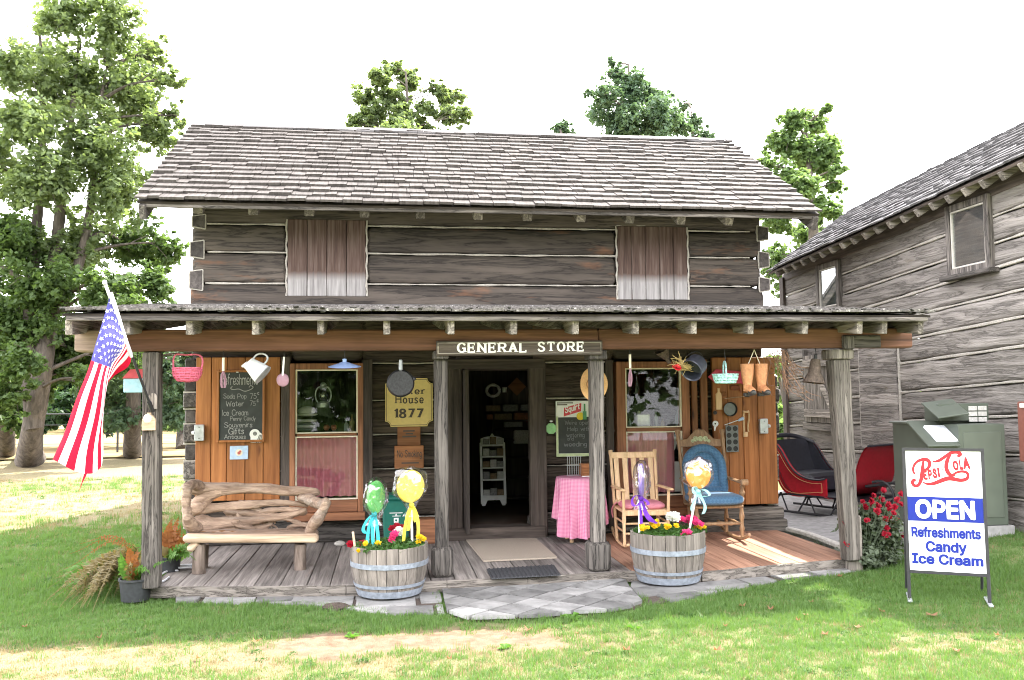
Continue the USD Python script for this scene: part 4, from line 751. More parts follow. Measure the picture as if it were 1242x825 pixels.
def cloth(name, c, trans=.25, sc=300.):
    c = np.array(c); mat(name, {'g': ('geometry', {}), 'n': ('noise_texture', {'scale': sc, 'detail': 2.0}), 'r': ('rgb_ramp', {'ramp': [(.3, tuple(c*.85)), (.7, tuple(np.minimum(c*1.12, 1)))]}), 'b': ('bump', {'strength': .2, 'distance': .003}),
        'p': ('principled_bsdf', {'roughness': .9, 'specular_ior_level': .15}), 't': ('translucent_bsdf', {}), 'm': ('mix_closure', {'fac': trans})},
        [('g.position', 'n.vector'), ('n.fac', 'r.fac'), ('r.color', 'p.base_color'), ('r.color', 't.color'), ('n.fac', 'b.height'), ('b.normal', 'p.normal'), ('p.BSDF', 'm.closure1'), ('t.BSDF', 'm.closure2')], surface='m.closure')
cloth('rose_cloth', (.90, .36, .44)); cloth('cream_cloth', (.78, .58, .45)); cloth('mauve_cloth', (.80, .35, .40)); cloth('white_cloth', (.78, .78, .78)); cloth('grey_cloth', (.25, .26, .28)); cloth('pink_cushion', (.70, .27, .33), .05)
curtain(WL[0], WL[1], WL[2]+.02, WL[3], FW+.0, [(0, 'rose_cloth')], 'rose pink curtain in the lower half of the window above the bench', 1)
curtain(WR[0], WR[1]-.06, WR[2]+.02, WR[3], FW+.0, [(0, 'mauve_cloth')], 'dusty mauve curtain in the window behind the rocking chairs', 4)
for i, (a, b) in enumerate((((812, 530), (824, 546)), ((815, 560), (826, 596)))):
    p, q = at(*a, FW+.03), at(*b, FW+.03); solo('paper_note', ('small white triangular paper note taped in the right window', 'pale paper notice in the lower corner of the right window')[i], 'note', slab(Polygon([(0, 0), (q[0]-p[0], 0), (q[0]-p[0] if i else (q[0]-p[0])*.5, q[2]-p[2]), (0 if i else (q[0]-p[0])*.45, q[2]-p[2])]), .002, p, (1, 0, 0), (0, 0, 1)), 'white_paint', False)
# window reveals are dark boxes open to the room behind; the things on the sills
for x0, x1, z0, zm0, zm1, z1 in (WL, WR):
    part(store, 'window_shelf', bb(x0-.05, x1+.05, FW+.10, FW+.42, zm0-.03, zm0+.0), 'dark_timber_x')
plain('amber_glass', (.30, .22, .12), .15, var=.1); plain('clear_bottle', (.40, .46, .48), .12, var=.1); plain('tin', (.62, .62, .58), .4, metal=.5); plain('copper_red', (.38, .12, .07), .4)
def bottle(px, py, h, r, m, label, Y=FW+.25):
    c = at(px, py, Y); solo('bottle', label, 'bottle', lathe([(0, 0), (r, 0), (r, h*.55), (r*.85, h*.66), (r*.35, h*.78), (r*.33, h*.97), (r*.42, h), (0, h)], 14, c), m, 40)
bottle(420, 524, .14, .028, 'clear_bottle', 'clear glass bottle standing near the right end of the left window shelf'); bottle(427, 524, .20, .03, 'amber_glass', 'taller amber bottle at the right end of the left window shelf')
bottle(796, 517, .17, .025, 'clear_bottle', 'clear bottle in the middle of the right window shelf'); bottle(804, 517, .09, .025, 'amber_glass', 'short amber bottle beside the clear bottle on the right window shelf'); bottle(822, 517, .20, .03, 'clear_bottle', 'tall pale bottle at the right end of the right window shelf'); bottle(764, 517, .09, .022, 'clear_bottle', 'little clear bottle at the left end of the right window shelf')
for i, px in enumerate((396, 405)):
    c = at(px, 522, FW+.2); solo('apple', ('red apple on the left window shelf, left of its neighbour', 'red apple on the left window shelf beside the clear bottle')[i], 'apple', lathe([(0, .006), (.018, 0), (.034, .02), (.036, .04), (.022, .062), (0, .055)], 14, c), 'copper_red', True)
c = at(779, 517, FW+.24); t = thing('oil_tin', 'square pale tin canister on the right window shelf', 'tin', c); part(t, 'canister', bb(c[0]-.085, c[0]+.085, c[1]-.06, c[1]+.06, c[2], c[2]+.15, .012), 'tin'); part(t, 'spout', lathe([(0, 0), (.02, 0), (.02, .03), (0, .03)], 12, c+np.array([-.04, 0, .15])), 'tin')
c = at(392, 492, FW+.18)     # lantern on a hook in the left window
t = thing('lantern', 'old metal oil lantern with a glass globe hanging in the left window', 'lantern', c)
part(t, 'tank', lathe([(0, -.02), (.062, -.02), (.066, .0), (.066, .03), (.03, .05), (0, .05)], 18, c), 'galvanised'); part(t, 'globe', lathe([(.03, .05), (.05, .09), (.054, .12), (.042, .17), (.03, .185)], 16, c), 'lamp_glass', True)
part(t, 'hood', lathe([(.034, .185), (.046, .20), (.034, .225), (.038, .24), (.018, .262), (0, .265)], 16, c), 'galvanised')
for s in (-1, 1): part(t, 'side_tube', tube(spline([c+np.array([s*.05, 0, .03]), c+np.array([s*.082, 0, .08]), c+np.array([s*.08, 0, .17]), c+np.array([s*.035, 0, .215])], 12), .008, 8), 'galvanised')
part(t, 'bail', tube(spline([c+np.array([-.07, 0, .18]), c+np.array([-.04, 0, .30]), c+np.array([.04, 0, .30]), c+np.array([.07, 0, .18])], 14), .004, 6), 'iron')
mat('lamp_glass', {'tr': ('transparent_bsdf', {'color': (.8, .82, .8)}), 'gl': ('glossy_bsdf', {'roughness': .05}), 'm': ('mix_closure', {'fac': .25})}, [('tr.BSDF', 'm.closure1'), ('gl.BSDF', 'm.closure2')], surface='m.closure')
c = at(372, 505, FW+.2); t = thing('bonnet', 'white cloth bonnet set on a grey folded shirt in the left window', 'bonnet', c)
part(t, 'crown', ell(c+np.array([0, 0, .06]), (.10, .08, .055)), 'white_cloth', True); part(t, 'brim', ell(c+np.array([0, 0, .02]), (.125, .10, .02)), 'white_cloth', True)
c = at(371, 522, FW+.22); t = thing('folded_shirt', 'grey striped folded shirts stacked under the bonnet in the left window', 'shirt', c)
for i in range(4): part(t, 'fold', bb(c[0]-.12, c[0]+.12, c[1]-.08, c[1]+.1, c[2]+.032*i, c[2]+.03+.032*i, .012), ('grey_cloth', 'white_cloth')[i % 2])
# doorway
part(store, 'door_jamb', beam((fx(550.5, 540), FW-.06, DZ), (fx(550.5, 540), FW-.06, at(550, 440, FW)[2]), .12, fx(560, 540)-fx(541, 540), up=(1, 0, 0), r=.01, amp=.005, step=.1, seed=3), 'dark_timber_z', 40, tint=.9)
part(store, 'door_jamb', beam((fx(651, 540), FW-.06, DZ), (fx(651, 540), FW-.06, at(650, 440, FW)[2]), .12, fx(661, 540)-fx(641, 540), up=(1, 0, 0), r=.01, amp=.005, step=.1, seed=5), 'dark_timber_z', 40, tint=1.0)
a, b = at(541, 438, FW-.1), at(661, 447, FW-.1); part(store, 'door_head', bb(a[0], b[0], FW-.125, FW+.1, b[2], a[2]+.02), 'dark_timber_x')
a, b = at(541, 641, FW-.1), at(661, 650, FW-.1); part(store, 'door_sill', bb(a[0], b[0], FW-.16, FW+.1, DZ-.01, a[2]+.0), 'dark_timber_x', tint=.9)
door = part(store, 'door', beam((fx(563), FW+.06, .20), (fx(563), FW+.06, at(600, 449, FW)[2]), .9, .045, up=(1, 0, 0), r=.006), 'dark_timber_z')
v = None
part(door, 'door_edge', bb(fx(562), fx(564.2), FW-.0, FW+.02, .2, at(600, 449, FW)[2], .003), 'white_paint')
# inside: shelves, hanging goods and a white rack
def inb(px0, py0, px1, py1, Y, d, m, label, name, catg, parts=None):
    a, b = at(px0, py0, Y), at(px1, py1, Y); return solo(name, label, catg, bb(a[0], b[0], Y, Y+d, b[2], a[2], .004), m)
IY = 12.6
sh = thing('wall_shelf', 'dark tall shelf unit inside the store doorway stocked with small goods', 'shelf', at(630, 640, IY))
a, b = at(600, 470, IY), at(655, 640, IY)
for py in (511, 521.5, 534, 556, 580, 604): p = at(600, py, IY); part(sh, 'shelf_board', bb(a[0], b[0], IY, IY+.3, p[2]-.02, p[2], .003), 'dark_timber_x')
part(sh, 'back_panel', bb(a[0], b[0], IY+.3, IY+.32, .2, a[2], .003), 'dark_timber_z'); part(sh, 'side_board', bb(a[0]-.03, a[0], IY, IY+.32, .2, a[2], .003), 'dark_timber_z')
plain('box_tan', (.20, .14, .085), .7, var=.3, scale=40); plain('box_grey', (.22, .215, .205), .7, var=.35, scale=40); plain('box_orange', (.26, .10, .05), .7, var=.3, scale=40); plain('box_white', (.45, .44, .42), .6, var=.2, scale=50)
for i, (x0, y0, x1, y1, m, lb) in enumerate(((590, 492, 607, 499, 'box_tan', 'long tan box on the top inside shelf at the left'), (610, 491, 628, 499, 'box_grey', 'long grey carton on the top inside shelf in the middle'), (632, 491, 641, 498, 'box_grey', 'grey carton on the top inside shelf at the right'), (591, 503, 598, 509, 'box_orange', 'little orange box low on the inside wall above the white rack'),
        (600, 502, 621, 509, 'box_tan', 'flat dark tan box on the second inside shelf'), (624, 501, 641, 509, 'box_orange', 'rust coloured box on the second inside shelf at the right'), (612, 512, 634, 518, 'box_grey', 'narrow grey box on the third inside shelf'), (624, 522, 641, 538, 'box_white', 'white picture card framed on the inside shelf at the right'))):
    inb(x0, y0, x1, y1, IY-.02, .12, m, lb, 'goods_box', 'box')
c = at(627, 469, IY-.05); solo('hanging_plaque', 'diamond shaped wooden plaque hanging inside the doorway', 'plaque', slab(Polygon([(-.13, 0), (0, .13), (.13, 0), (0, -.13)]), .02, c, (1, 0, 0), (0, 0, 1)), 'plaque_wood', False)
c = at(598, 474, IY-.05); t = thing('hanging_wreath', 'pale dried wreath hanging inside the doorway', 'wreath', c); an = np.linspace(0, 2*math.pi, 24); part(t, 'ring', tube(c+np.stack([.09*np.cos(an), 0*an, .08*np.sin(an)], 1), .022, 7, amp=.5, freq=22), 'box_white')
c = at(612, 476, IY-.05); solo('white_mug', 'white mug hanging inside the doorway beside the wreath', 'mug', lathe([(0, 0), (.03, 0), (.034, .07), (.03, .07), (.027, .006), (0, .006)], 14, c), 'white_paint', 40)
RYk = 11.5; a, b = at(584, 528, RYk), at(613, 611, RYk)
rk = thing('display_rack', 'white display rack with curved top full of cards inside the doorway', 'rack', (a[0], RYk, b[2])); x0, x1 = a[0], b[0]
for x in (x0, x1): part(rk, 'side_post', beam((x, RYk, b[2]), (x, RYk+.1, a[2]-.1), .03, .03, r=.006), 'white_paint')
part(rk, 'crest', slab(Polygon([(x0, 0), (x1, 0), (x1, .10), (x1-.05, .12), ((x0+x1)/2+.03, .13), ((x0+x1)/2, .17), ((x0+x1)/2-.03, .13), (x0+.05, .12), (x0, .10)]), .02, (0, RYk+.1, a[2]-.15), (1, 0, 0), (0, 0, 1)), 'white_paint')
part(rk, 'foot_board', slab(Polygon([(x0, -.02), (x0+.04, -.02), (x0+.07, .05), (x1-.07, .05), (x1-.04, -.02), (x1, -.02), (x1, .1), (x0, .1)]), .02, (0, RYk-.01, b[2]), (1, 0, 0), (0, 0, 1)), 'white_paint')
for i, py in enumerate((540, 554, 567.5, 582, 602)):
    p = at(600, py, RYk); part(rk, 'rack_shelf', bb(x0, x1, RYk-.03, RYk+.05, p[2]-.008, p[2]+.008, .003), 'white_paint')
    for k in range(3): part(rk, 'card', bb(x0+.02+k*(x1-x0-.03)/3, x0+.01+(k+1)*(x1-x0-.03)/3, RYk+.0, RYk+.01, p[2]+.012, p[2]+.085+.02*((i+k) % 2), .001), ('box_grey', 'box_tan', 'box_white')[(i*2+k) % 3])
# mats at the door
a, b, c, d = (gp(*p, DZ+.012) for p in ((567, 655), (648, 653), (674, 676), (588, 680)))
plain('coir', (.40, .34, .27), .95, var=.2, bump=.8, scale=180); plain('rubber', (.035, .036, .04), .8, var=.3, bump=.6, scale=120)
def quad_mat(q, z0, z1, name, label, m, **k):
    g = Polygon([p[:2] for p in q]).buffer(.015); mm_ = trimesh.creation.extrude_polygon(g, z1-z0, engine='earcut'); mm_.vertices[:, 2] += z0; return solo(name, label, 'door mat', mm_, m, False)
quad_mat((a, b, c, d), DZ+.002, DZ+.016, 'door_mat', 'plain beige doormat lying before the open doorway', 'coir')
rm = [gp(*p, DZ+.012) for p in ((590, 690), (672, 685), (680, 697), (596, 701.5))]
t = thing('boot_scraper_mat', 'black ribbed rubber mat at the front edge of the deck', 'door mat', rm[0]); g = Polygon([p[:2] for p in rm]); m_ = trimesh.creation.extrude_polygon(g, .008, engine='earcut'); m_.vertices[:, 2] += DZ+.003; part(t, 'base', m_, 'rubber', False)
for k in np.linspace(.04, .96, 16):
    p, q = rm[0]+(rm[1]-rm[0])*k, rm[3]+(rm[2]-rm[3])*k; part(t, 'rib', beam(p*[1, 1, 0]+[0, 0, DZ+.014], q*[1, 1, 0]+[0, 0, DZ+.014], .016, .008, r=.002), 'rubber')

# ================================================================ lettering
GL = {'A': '0,0 3.5,10 7,0;1.3,3.6 5.7,3.6', 'B': '0,0 0,10 ~3.6,10 5.6,9 5.6,6.2 3.6,5.2 0,5.2;~0,5.2 4.2,5.2 6.2,4 6.2,1.2 4.2,0 0,0', 'C': '~6.6,8 5.2,9.8 2.8,10 .6,8 0,5 .6,2 2.8,0 5.2,.2 6.6,2', 'E': '6,0 0,0 0,10 6,10;0,5.1 4.6,5.1', 'F': '0,0 0,10 6,10;0,5.1 4.6,5.1',
      'G': '~6.8,7.9 5.4,9.7 3.2,10 .8,8.2 0,5 .8,1.8 3.2,0 5.6,.5 6.8,2;6.8,0 6.8,4.4 4.2,4.4', 'H': '0,0 0,10;7,0 7,10;0,5.1 7,5.1', 'I': '0,0 0,10', 'L': '0,10 0,0 5.8,0', 'N': '0,0 0,10 7,0 7,10', 'O': '~3.6,10 1,8.6 0,5 1,1.4 3.6,0 6.2,1.4 7.2,5 6.2,8.6 3.6,10', 'P': '0,0 0,10;~0,10 4.2,10 6.2,8.9 6.2,6 4.2,4.8 0,4.8',
      'R': '0,0 0,10;~0,10 4.2,10 6.2,8.9 6.2,6.2 4.2,5.1 0,5.1;3.4,5.1 6.8,0', 'S': '~5.8,8 4.6,9.7 2.8,10 .8,9.2 .5,7.2 2.2,5.6 4.6,4.5 6,2.8 5.4,.8 3,0 1,.5 0,2.2', 'T': '0,10 7,10;3.5,10 3.5,0', 'W': '0,10 2,0 4.5,8 7,0 9,10',
      'a': '~4.4,4.4 3.6,6 1.6,6.2 .2,4.6 .2,1.6 1.6,0 3.4,.3 4.4,2;4.4,6 4.4,0', 'b': '0,10 0,0;~0,4.4 1.2,6 3,6.2 4.6,4.6 4.6,1.6 3,0 1.2,.2 0,1.6', 'c': '~4.2,5 3,6.2 1.4,6 .2,4.4 .2,1.8 1.4,.2 3,0 4.2,1.2', 'd': '4.6,10 4.6,0;~4.6,4.4 3.4,6 1.6,6.2 0,4.6 0,1.6 1.6,0 3.4,.2 4.6,1.6', 'e': '~.1,3.2 4.5,3.2 4.3,5 2.4,6.3 .6,5.2 0,3.2 .6,1 2.4,0 4.4,1.2',
      'f': '~3.4,9.4 2.2,10 1.2,9 1.2,7 1.2,0;0,6.2 3,6.2', 'g': '~4.4,4.4 3.6,6 1.6,6.2 .2,4.6 .2,1.8 1.6,.3 3.4,.5 4.4,2;~4.4,6 4.4,0 3.8,-2.4 1.8,-3 .2,-2', 'h': '0,10 0,0;~0,4 1.4,6 3.2,6 4.2,4.4 4.2,0', 'i': '0,6.2 0,0;0,8.4 0,8.9', 'k': '0,10 0,0;4.2,6.2 0,2.6;1.6,3.9 4.6,0', 'l': '0,10 0,0', 'm': '0,6.2 0,0;~0,4 1.2,6 2.6,6 3.4,4.4 3.4,0;~3.4,4 4.6,6 6,6 6.8,4.4 6.8,0',
      'n': '0,6.2 0,0;~0,4 1.4,6 3.2,6 4.2,4.4 4.2,0', 'o': '~2.4,6.2 .6,5.2 0,3.1 .6,1 2.4,0 4.2,1 4.8,3.1 4.2,5.2 2.4,6.2', 'p': '0,6.2 0,-3;~0,4.4 1.2,6 3,6.2 4.6,4.6 4.6,1.6 3,0 1.2,.2 0,1.6', 'q': '4.6,6.2 4.6,-3;~4.6,4.4 3.4,6 1.6,6.2 0,4.6 0,1.6 1.6,0 3.4,.2 4.6,1.6', 'r': '0,6.2 0,0;~0,3.6 1.2,5.8 2.4,6.3 3.4,5.8', 's': '~3.8,5 2.8,6.2 1.2,6.1 .4,4.9 1.4,3.6 3,2.8 3.8,1.4 2.6,.1 1,.1 0,1.2',
      't': '~1.4,8.6 1.4,1.4 2.2,.1 3.4,.6;0,6.2 3.2,6.2', 'u': '~0,6.2 0,1.8 1,.1 2.8,.2 4.2,2;4.2,6.2 4.2,0', 'v': '0,6.2 2.2,0 4.4,6.2', 'w': '0,6.2 1.6,0 3.4,5.4 5.2,0 6.8,6.2', 'y': '0,6.2 2.3,0;4.6,6.2 1.2,-3', '1': '.4,8 2.4,10 2.4,0', '5': '~0,1.4 1.6,0 4,.3 5.2,2.4 4.6,5 2.4,6 .6,5.2;.6,5.2 1,10 5,10', '7': '0,10 5.8,10 2,0',
      '8': '~3,10 1,9.2 .7,7 3,5.4 5.3,3.8 5.4,1 3,0 .6,1 .7,3.8 3,5.4 5.3,7 5,9.2 3,10', "'": '0,10 0,8', '-': '0,4.5 2,4.5', '.': '0,0 .2,.2'}
def strokes(ch):
    o = []
    for s in GL[ch].split(';'):
        sm = '~' in s; pre = []
        if sm:
            i = s.index('~'); pre = [tuple(map(float, p.split(','))) for p in s[:i].split()]; s = s[i+1:]
        P = [tuple(map(float, p.split(','))) for p in s.split()]
        if sm:
            Q = spline([(x, y, 0) for x, y in P], len(P)*5); P = pre+[(a, b) for a, b, _ in Q]
        o.append(P)
    return o
def lettering(text, h, w=1.0, sw=1.2, slabs=False, contrast=1.0, gap=2.2, jit=0.0, seed=0, space=5.0):
    """an outline (shapely) reading along +x from 0, capitals h tall; sw is the stroke in tenths of the cap height"""
    r = np.random.default_rng(seed); x, G = 0.0, []
    for ch in text:
        if ch == ' ': x += space; continue
        st = strokes(ch); xs = [p[0] for s in st for p in s]; x0, x1 = min(xs), max(xs); dy = r.normal(0, jit); ro = r.normal(0, jit*.05)
        for s in st:
            P = [((p[0]-x0)*w+x, p[1]+dy) for p in s]; L = LineString([(a/contrast, b) for a, b in P]); g = affinity.scale(L.buffer(sw/2, cap_style=2 if slabs else 1, join_style=2 if slabs else 1, mitre_limit=1.25), contrast, 1, origin=(0, 0)); G.append(g)
            if slabs:
                for (a, b) in ((P[0], P[1]), (P[-1], P[-2])):
                    if abs(a[0]-b[0]) < .75*abs(a[1]-b[1]) and (min(abs(a[1]), abs(a[1]-10), abs(a[1]-6.2), abs(a[1]+3)) < .3) and not (ch in 'EFLTZ7' and abs(a[1]-10) < .1 and len(P) > 2):
                        yb = a[1]; G.append(sbox(a[0]-1.9*contrast**.3, yb if yb < 5 else yb-.75, a[0]+1.9*contrast**.3, yb+.75 if yb < 5 else yb))
                if ch in 'EFLTGSC' :
                    for a in (P[0], P[-1]):
                        if ch in 'EFLT' and a[0]-min(p[0] for p in P) > 3 or ch == 'T' and abs(a[1]-10) < .1: G.append(sbox(a[0]-.5, a[1]-(.6 if a[1] < 3 else 2.2), a[0]+.5, a[1]+(2.2 if a[1] < 6 else .6)))
                        if ch in 'GSC' and abs(a[1]-8) < .4: G.append(sbox(a[0]-.5, a[1]-.6, a[0]+.5, 10))
                        if ch == 'S' and abs(a[1]-2.2) < .3: G.append(sbox(a[0]-.5, 0, a[0]+.5, a[1]+.6))
        x += (x1-x0)*w+gap+(1.4 if slabs else 0)
    g = affinity.scale(shapely.union_all(G), h/10, h/10, origin=(0, 0)); return g
def fit(g, W, H=None):
    a, b, c, d = g.bounds; g = affinity.translate(g, -a, 0); return affinity.scale(g, W/(c-a), (H/(d-b) if H else 1), origin=(0, 0))
def write(parent, text, p0, p1, y, m, name='lettering', depth=.004, **k):
    """lettering filling the picture box p0..p1 (top left, bottom right) standing on the upright plane at y"""
    a, b = at(p0[0], p0[1], y), at(p1[0], p1[1], y); g = lettering(text, 1.0, **k); x0, y0, x1, y1 = g.bounds
    g = affinity.translate(g, -x0, -y0); g = affinity.scale(g, (b[0]-a[0])/(x1-x0), (a[2]-b[2])/(y1-y0), origin=(0, 0)); g = g.simplify(.0004)
    sl = (at(p1[0], p1[1], y)-at(p0[0], p1[1], y)); return part(parent, name, slab(g, depth, (a[0], y, b[2]), (1, 0, 0), (0, 0, 1)), m, False)

# GENERAL STORE board on the beam
SY = BY-.035; a, b = at(529, 413.5, SY), at(731, 430.5, SY); sg = thing('store_sign', 'long dark wooden GENERAL STORE sign fixed to the porch beam', 'sign', ((a[0]+b[0])/2, SY, b[2]))
part(sg, 'board', bb(a[0], b[0], SY, SY+.03, b[2], a[2], .005), 'dark_timber_x', tint=.8)
for (x0, x1, z0, z1) in ((a[0]+.012, b[0]-.012, a[2]-.024, a[2]-.014), (a[0]+.012, b[0]-.012, b[2]+.014, b[2]+.024), (a[0]+.012, a[0]+.022, b[2]+.024, a[2]-.024), (b[0]-.022, b[0]-.012, b[2]+.024, a[2]-.024)): part(sg, 'border', bb(x0, x1, SY-.003, SY+.002, z0, z1, r=0), 'pale_timber_x')
write(sg, 'GENERAL', (554, 415.4), (638.5, 428), SY-.004, 'white_paint', slabs=True, sw=1.6, contrast=1.4, w=.92, gap=2.4); write(sg, 'STORE', (652, 414.5), (708, 426.5), SY-.004, 'white_paint', slabs=True, sw=1.6, contrast=1.35, w=.92, gap=2.4)
# yellow house sign
HY = FW-.04; a, b = at(467, 459, HY), at(525, 517, HY); W_, H_ = b[0]-a[0], a[2]-b[2]; hs = thing('house_sign', 'yellow house sign with notched corners, dark lettering and the year 1877', 'sign', ((a[0]+b[0])/2, HY, b[2]))
plain('sign_yellow', (.62, .47, .17), .5, var=.06); plain('sign_brown', (.06, .045, .035), .6)
def notched(o, r=.06): return shapely.difference(sbox(o, o, W_-o, H_-o), shapely.union_all([Point(x, y).buffer(r+o*.6) for x in (0, W_) for y in (0, H_)]))
part(hs, 'board', slab(notched(0), .03, (a[0], HY, b[2]), (1, 0, 0), (0, 0, 1)), 'sign_yellow'); part(hs, 'border', slab(shapely.difference(notched(.014), notched(.020)), .003, (a[0], HY-.002, b[2]), (1, 0, 0), (0, 0, 1)), 'sign_brown')
write(hs, 'Baker', (475, 469.5), (516, 478.5), HY-.003, 'sign_brown', slabs=True, sw=1.5, contrast=1.2); write(hs, 'House', (478.5, 479.5), (514, 489.5), HY-.003, 'sign_brown', slabs=True, sw=1.5, contrast=1.2); write(hs, '1877', (478, 495.5), (514, 507), HY-.003, 'sign_brown', slabs=True, sw=2.0, contrast=1.3)
a, b = at(482, 518, HY), at(510, 540, HY); t = thing('wooden_plaque', 'small reddish carved plaque just under the yellow house sign', 'plaque', ((a[0]+b[0])/2, HY, b[2])); part(t, 'board', bb(a[0], b[0], HY, HY+.025, b[2], a[2], .004), 'plaque_wood')
for i, (x, w) in enumerate(((489, 14), (492, 9), (488, 17))): p, q = at(x, 522+i*3.4, HY-.003), at(x+w, 523.6+i*3.4, HY-.003); part(t, 'carved_line', bb(p[0], q[0], HY-.003, HY+.001, q[2], p[2], r=0), 'sign_brown')
a, b = at(478.5, 541, HY), at(514, 568, HY); t = thing('no_smoking_sign', 'carved wooden No Smoking plaque hanging lowest under the house sign', 'sign', ((a[0]+b[0])/2, HY, b[2])); part(t, 'board', bb(a[0], b[0], HY, HY+.03, b[2], a[2], .005), 'plaque_wood', tint=.9)
write(t, 'No Smoking', (481.5, 546), (511.5, 557), HY-.003, 'sign_brown', sw=1.2, gap=2.0); p, q = at(487, 561, HY), at(508, 562.2, HY); part(t, 'carved_line', bb(p[0], q[0], HY-.003, HY+.001, q[2], p[2], r=0), 'sign_brown')
# refreshments chalkboard
KY = FW-.115; a, b = at(263.5, 449, KY), at(321, 536, KY); kb = thing('chalkboard', 'tall black chalkboard in an orange wood frame listing refreshments', 'chalkboard', ((a[0]+b[0])/2, KY, b[2]))
part(kb, 'slate', bb(a[0]+.02, b[0]-.02, KY, KY+.02, b[2]+.02, a[2]-.02, .002), 'blackboard')
for x0, x1, z0, z1 in ((a[0], a[0]+.025, b[2], a[2]), (b[0]-.025, b[0], b[2], a[2]), (a[0]+.025, b[0]-.025, a[2]-.025, a[2]), (a[0]+.025, b[0]-.025, b[2], b[2]+.025)): part(kb, 'frame_bar', bb(x0, x1, KY-.012, KY+.022, z0, z1, .004), 'orange_plank', tint=.6)
def chalk(par, text, p0, p1, y=KY-.002, m='chalk', sw=.8, seed=1, **k): write(par, text, p0, p1, y, m, 'chalk_writing', .0015, sw=sw, jit=.25, seed=seed, gap=1.7, **k)
chalk(kb, 'Refreshments', (267, 453), (313, 467), sw=.9, seed=2); chalk(kb, 'Soda Pop', (271, 477.5), (299, 485), seed=3); chalk(kb, '75', (303, 477), (311, 484), seed=4); chalk(kb, 'Water', (274, 486.5), (296, 493), seed=5); chalk(kb, '75', (303, 486), (310, 492.5), seed=6)
chalk(kb, 'Ice Cream', (270, 497), (301, 504), seed=7); chalk(kb, 'Penny Candy', (279, 505), (310, 511.5), 'chalk' and KY-.002, seed=8); chalk(kb, 'Souvenirs', (272, 512.5), (306, 518.5), seed=9); chalk(kb, 'Gifts', (277, 519), (296, 527), sw=1.0, seed=10); chalk(kb, 'Antiques', (272, 527), (298, 534), seed=11)
chalk(kb, 'c', (312.3, 475.5), (314.3, 479), sw=1.4); chalk(kb, 'c', (311.5, 484.5), (313.5, 488), sw=1.4)
sw_ = [at(x, y, KY-.004) for x, y in ((282, 469), (280, 471.5), (284, 472.5), (290, 472), (296, 474.5), (303, 473), (307, 470), (305, 468), (302, 470))]; part(kb, 'chalk_writing', tube(spline(sw_, 40), .004, 5), 'chalk')
c = at(309, 530, KY-.004); part(kb, 'sticker', [slab(shapely.union_all([Point(0, .03).buffer(.055), sbox(-.045, -.06, .07, .0), Point(.035, -.0).buffer(.05)]), .002, c, (1, 0, 0), (0, 0, 1))], 'white_paint', False, label='white teddy shaped picture at the foot of the board'); part(kb, 'sticker', slab(Point(.002, .035).buffer(.022), .002, c-np.array([0, .002, 0]), (1, 0, 0), (0, 0, 1)), 'box_grey', False)
for k in range(3): part(kb, 'sticker', slab(LineString([(.02+.02*k, -.06), (.05+.012*k, .02)]).buffer(.003), .002, c-np.array([0, .002, 0]), (1, 0, 0), (0, 0, 1)), 'blackboard', False)
c = at(288, 451.5, KY-.016); part(kb, 'clip', ell(c, (.014, .006, .006)), 'white_paint', True)
# small blue notice
a, b = at(279, 541, KY+.02), at(301, 557, KY+.02); t = thing('notice_card', 'small pale blue notice with a round picture pinned below the chalkboard', 'notice', a); plain('pale_blue', (.42, .55, .72), .5); plain('notice_red', (.45, .10, .08), .6)
part(t, 'card', bb(a[0], b[0], KY+.012, KY+.02, b[2], a[2], .002), 'pale_blue'); cc = (a+b)/2; part(t, 'picture', slab(Point(0, 0).buffer(.038), .003, (cc[0], KY+.011, cc[2]), (1, 0, 0), (0, 0, 1)), 'cream_paint', False); part(t, 'picture', slab(shapely.union_all([Point(0, -.004).buffer(.017), Point(.012, .012).buffer(.012)]), .003, (cc[0], KY+.009, cc[2]), (1, 0, 0), (0, 0, 1)), 'notice_red', False)
# squirt board
QY = FW-.04; a, b = at(674, 486.5, QY), at(729, 553, QY); t = thing('drink_chalkboard', 'small chalkboard with a white and red Squirt header beside the porch post', 'chalkboard', ((a[0]+b[0])/2, QY, b[2]))
plain('sign_green_trim', (.50, .58, .34), .5); plain('sign_red', (.55, .03, .05), .45); plain('sign_white', (.78, .80, .78), .4, var=.03); plain('lemon', (.68, .52, .02), .5); plain('bottle_green', (.04, .22, .08), .3)
part(t, 'board', bb(a[0], b[0], QY, QY+.02, b[2], a[2], .006), 'sign_white'); z = lambda py: at(700, py, QY)[2]; x = lambda px: at(px, 520, QY)[0]
for x0, x1, z0, z1 in ((a[0], x(677), b[2], z(505)), (x(727), b[0], b[2], z(505)), (x(677), x(727), b[2], z(550))): part(t, 'trim', bb(x0, x1, QY-.006, QY+.004, z0, z1, .002), 'sign_green_trim')
part(t, 'slate', bb(x(677)+.002, x(727)-.002, QY-.003, QY+.004, z(550)+.002, z(506), .001), 'blackboard')
part(t, 'logo_panel', slab(Polygon([(x(684), z(505)), (x(705), z(499)), (x(705.5), z(489)), (x(684.5), z(494.5))]), .003, (0, QY-.002, 0), (1, 0, 0), (0, 0, 1)), 'sign_red', False)
g = lettering('Squirt', 1.0, sw=2.0, gap=2.6); x0, y0, x1, y1 = g.bounds; g = affinity.scale(affinity.translate(g, -x0, -y0), (x(703.5)-x(685.5))/(x1-x0), (z(490.5)-z(503))/(y1-y0)*.8, origin=(0, 0)); g = affinity.skew(g, ys=16, origin=(0, 0))
part(t, 'logo', slab(g, .002, (x(685.5), QY-.0045, z(503.5)), (1, 0, 0), (0, 0, 1)), 'white_paint', False)
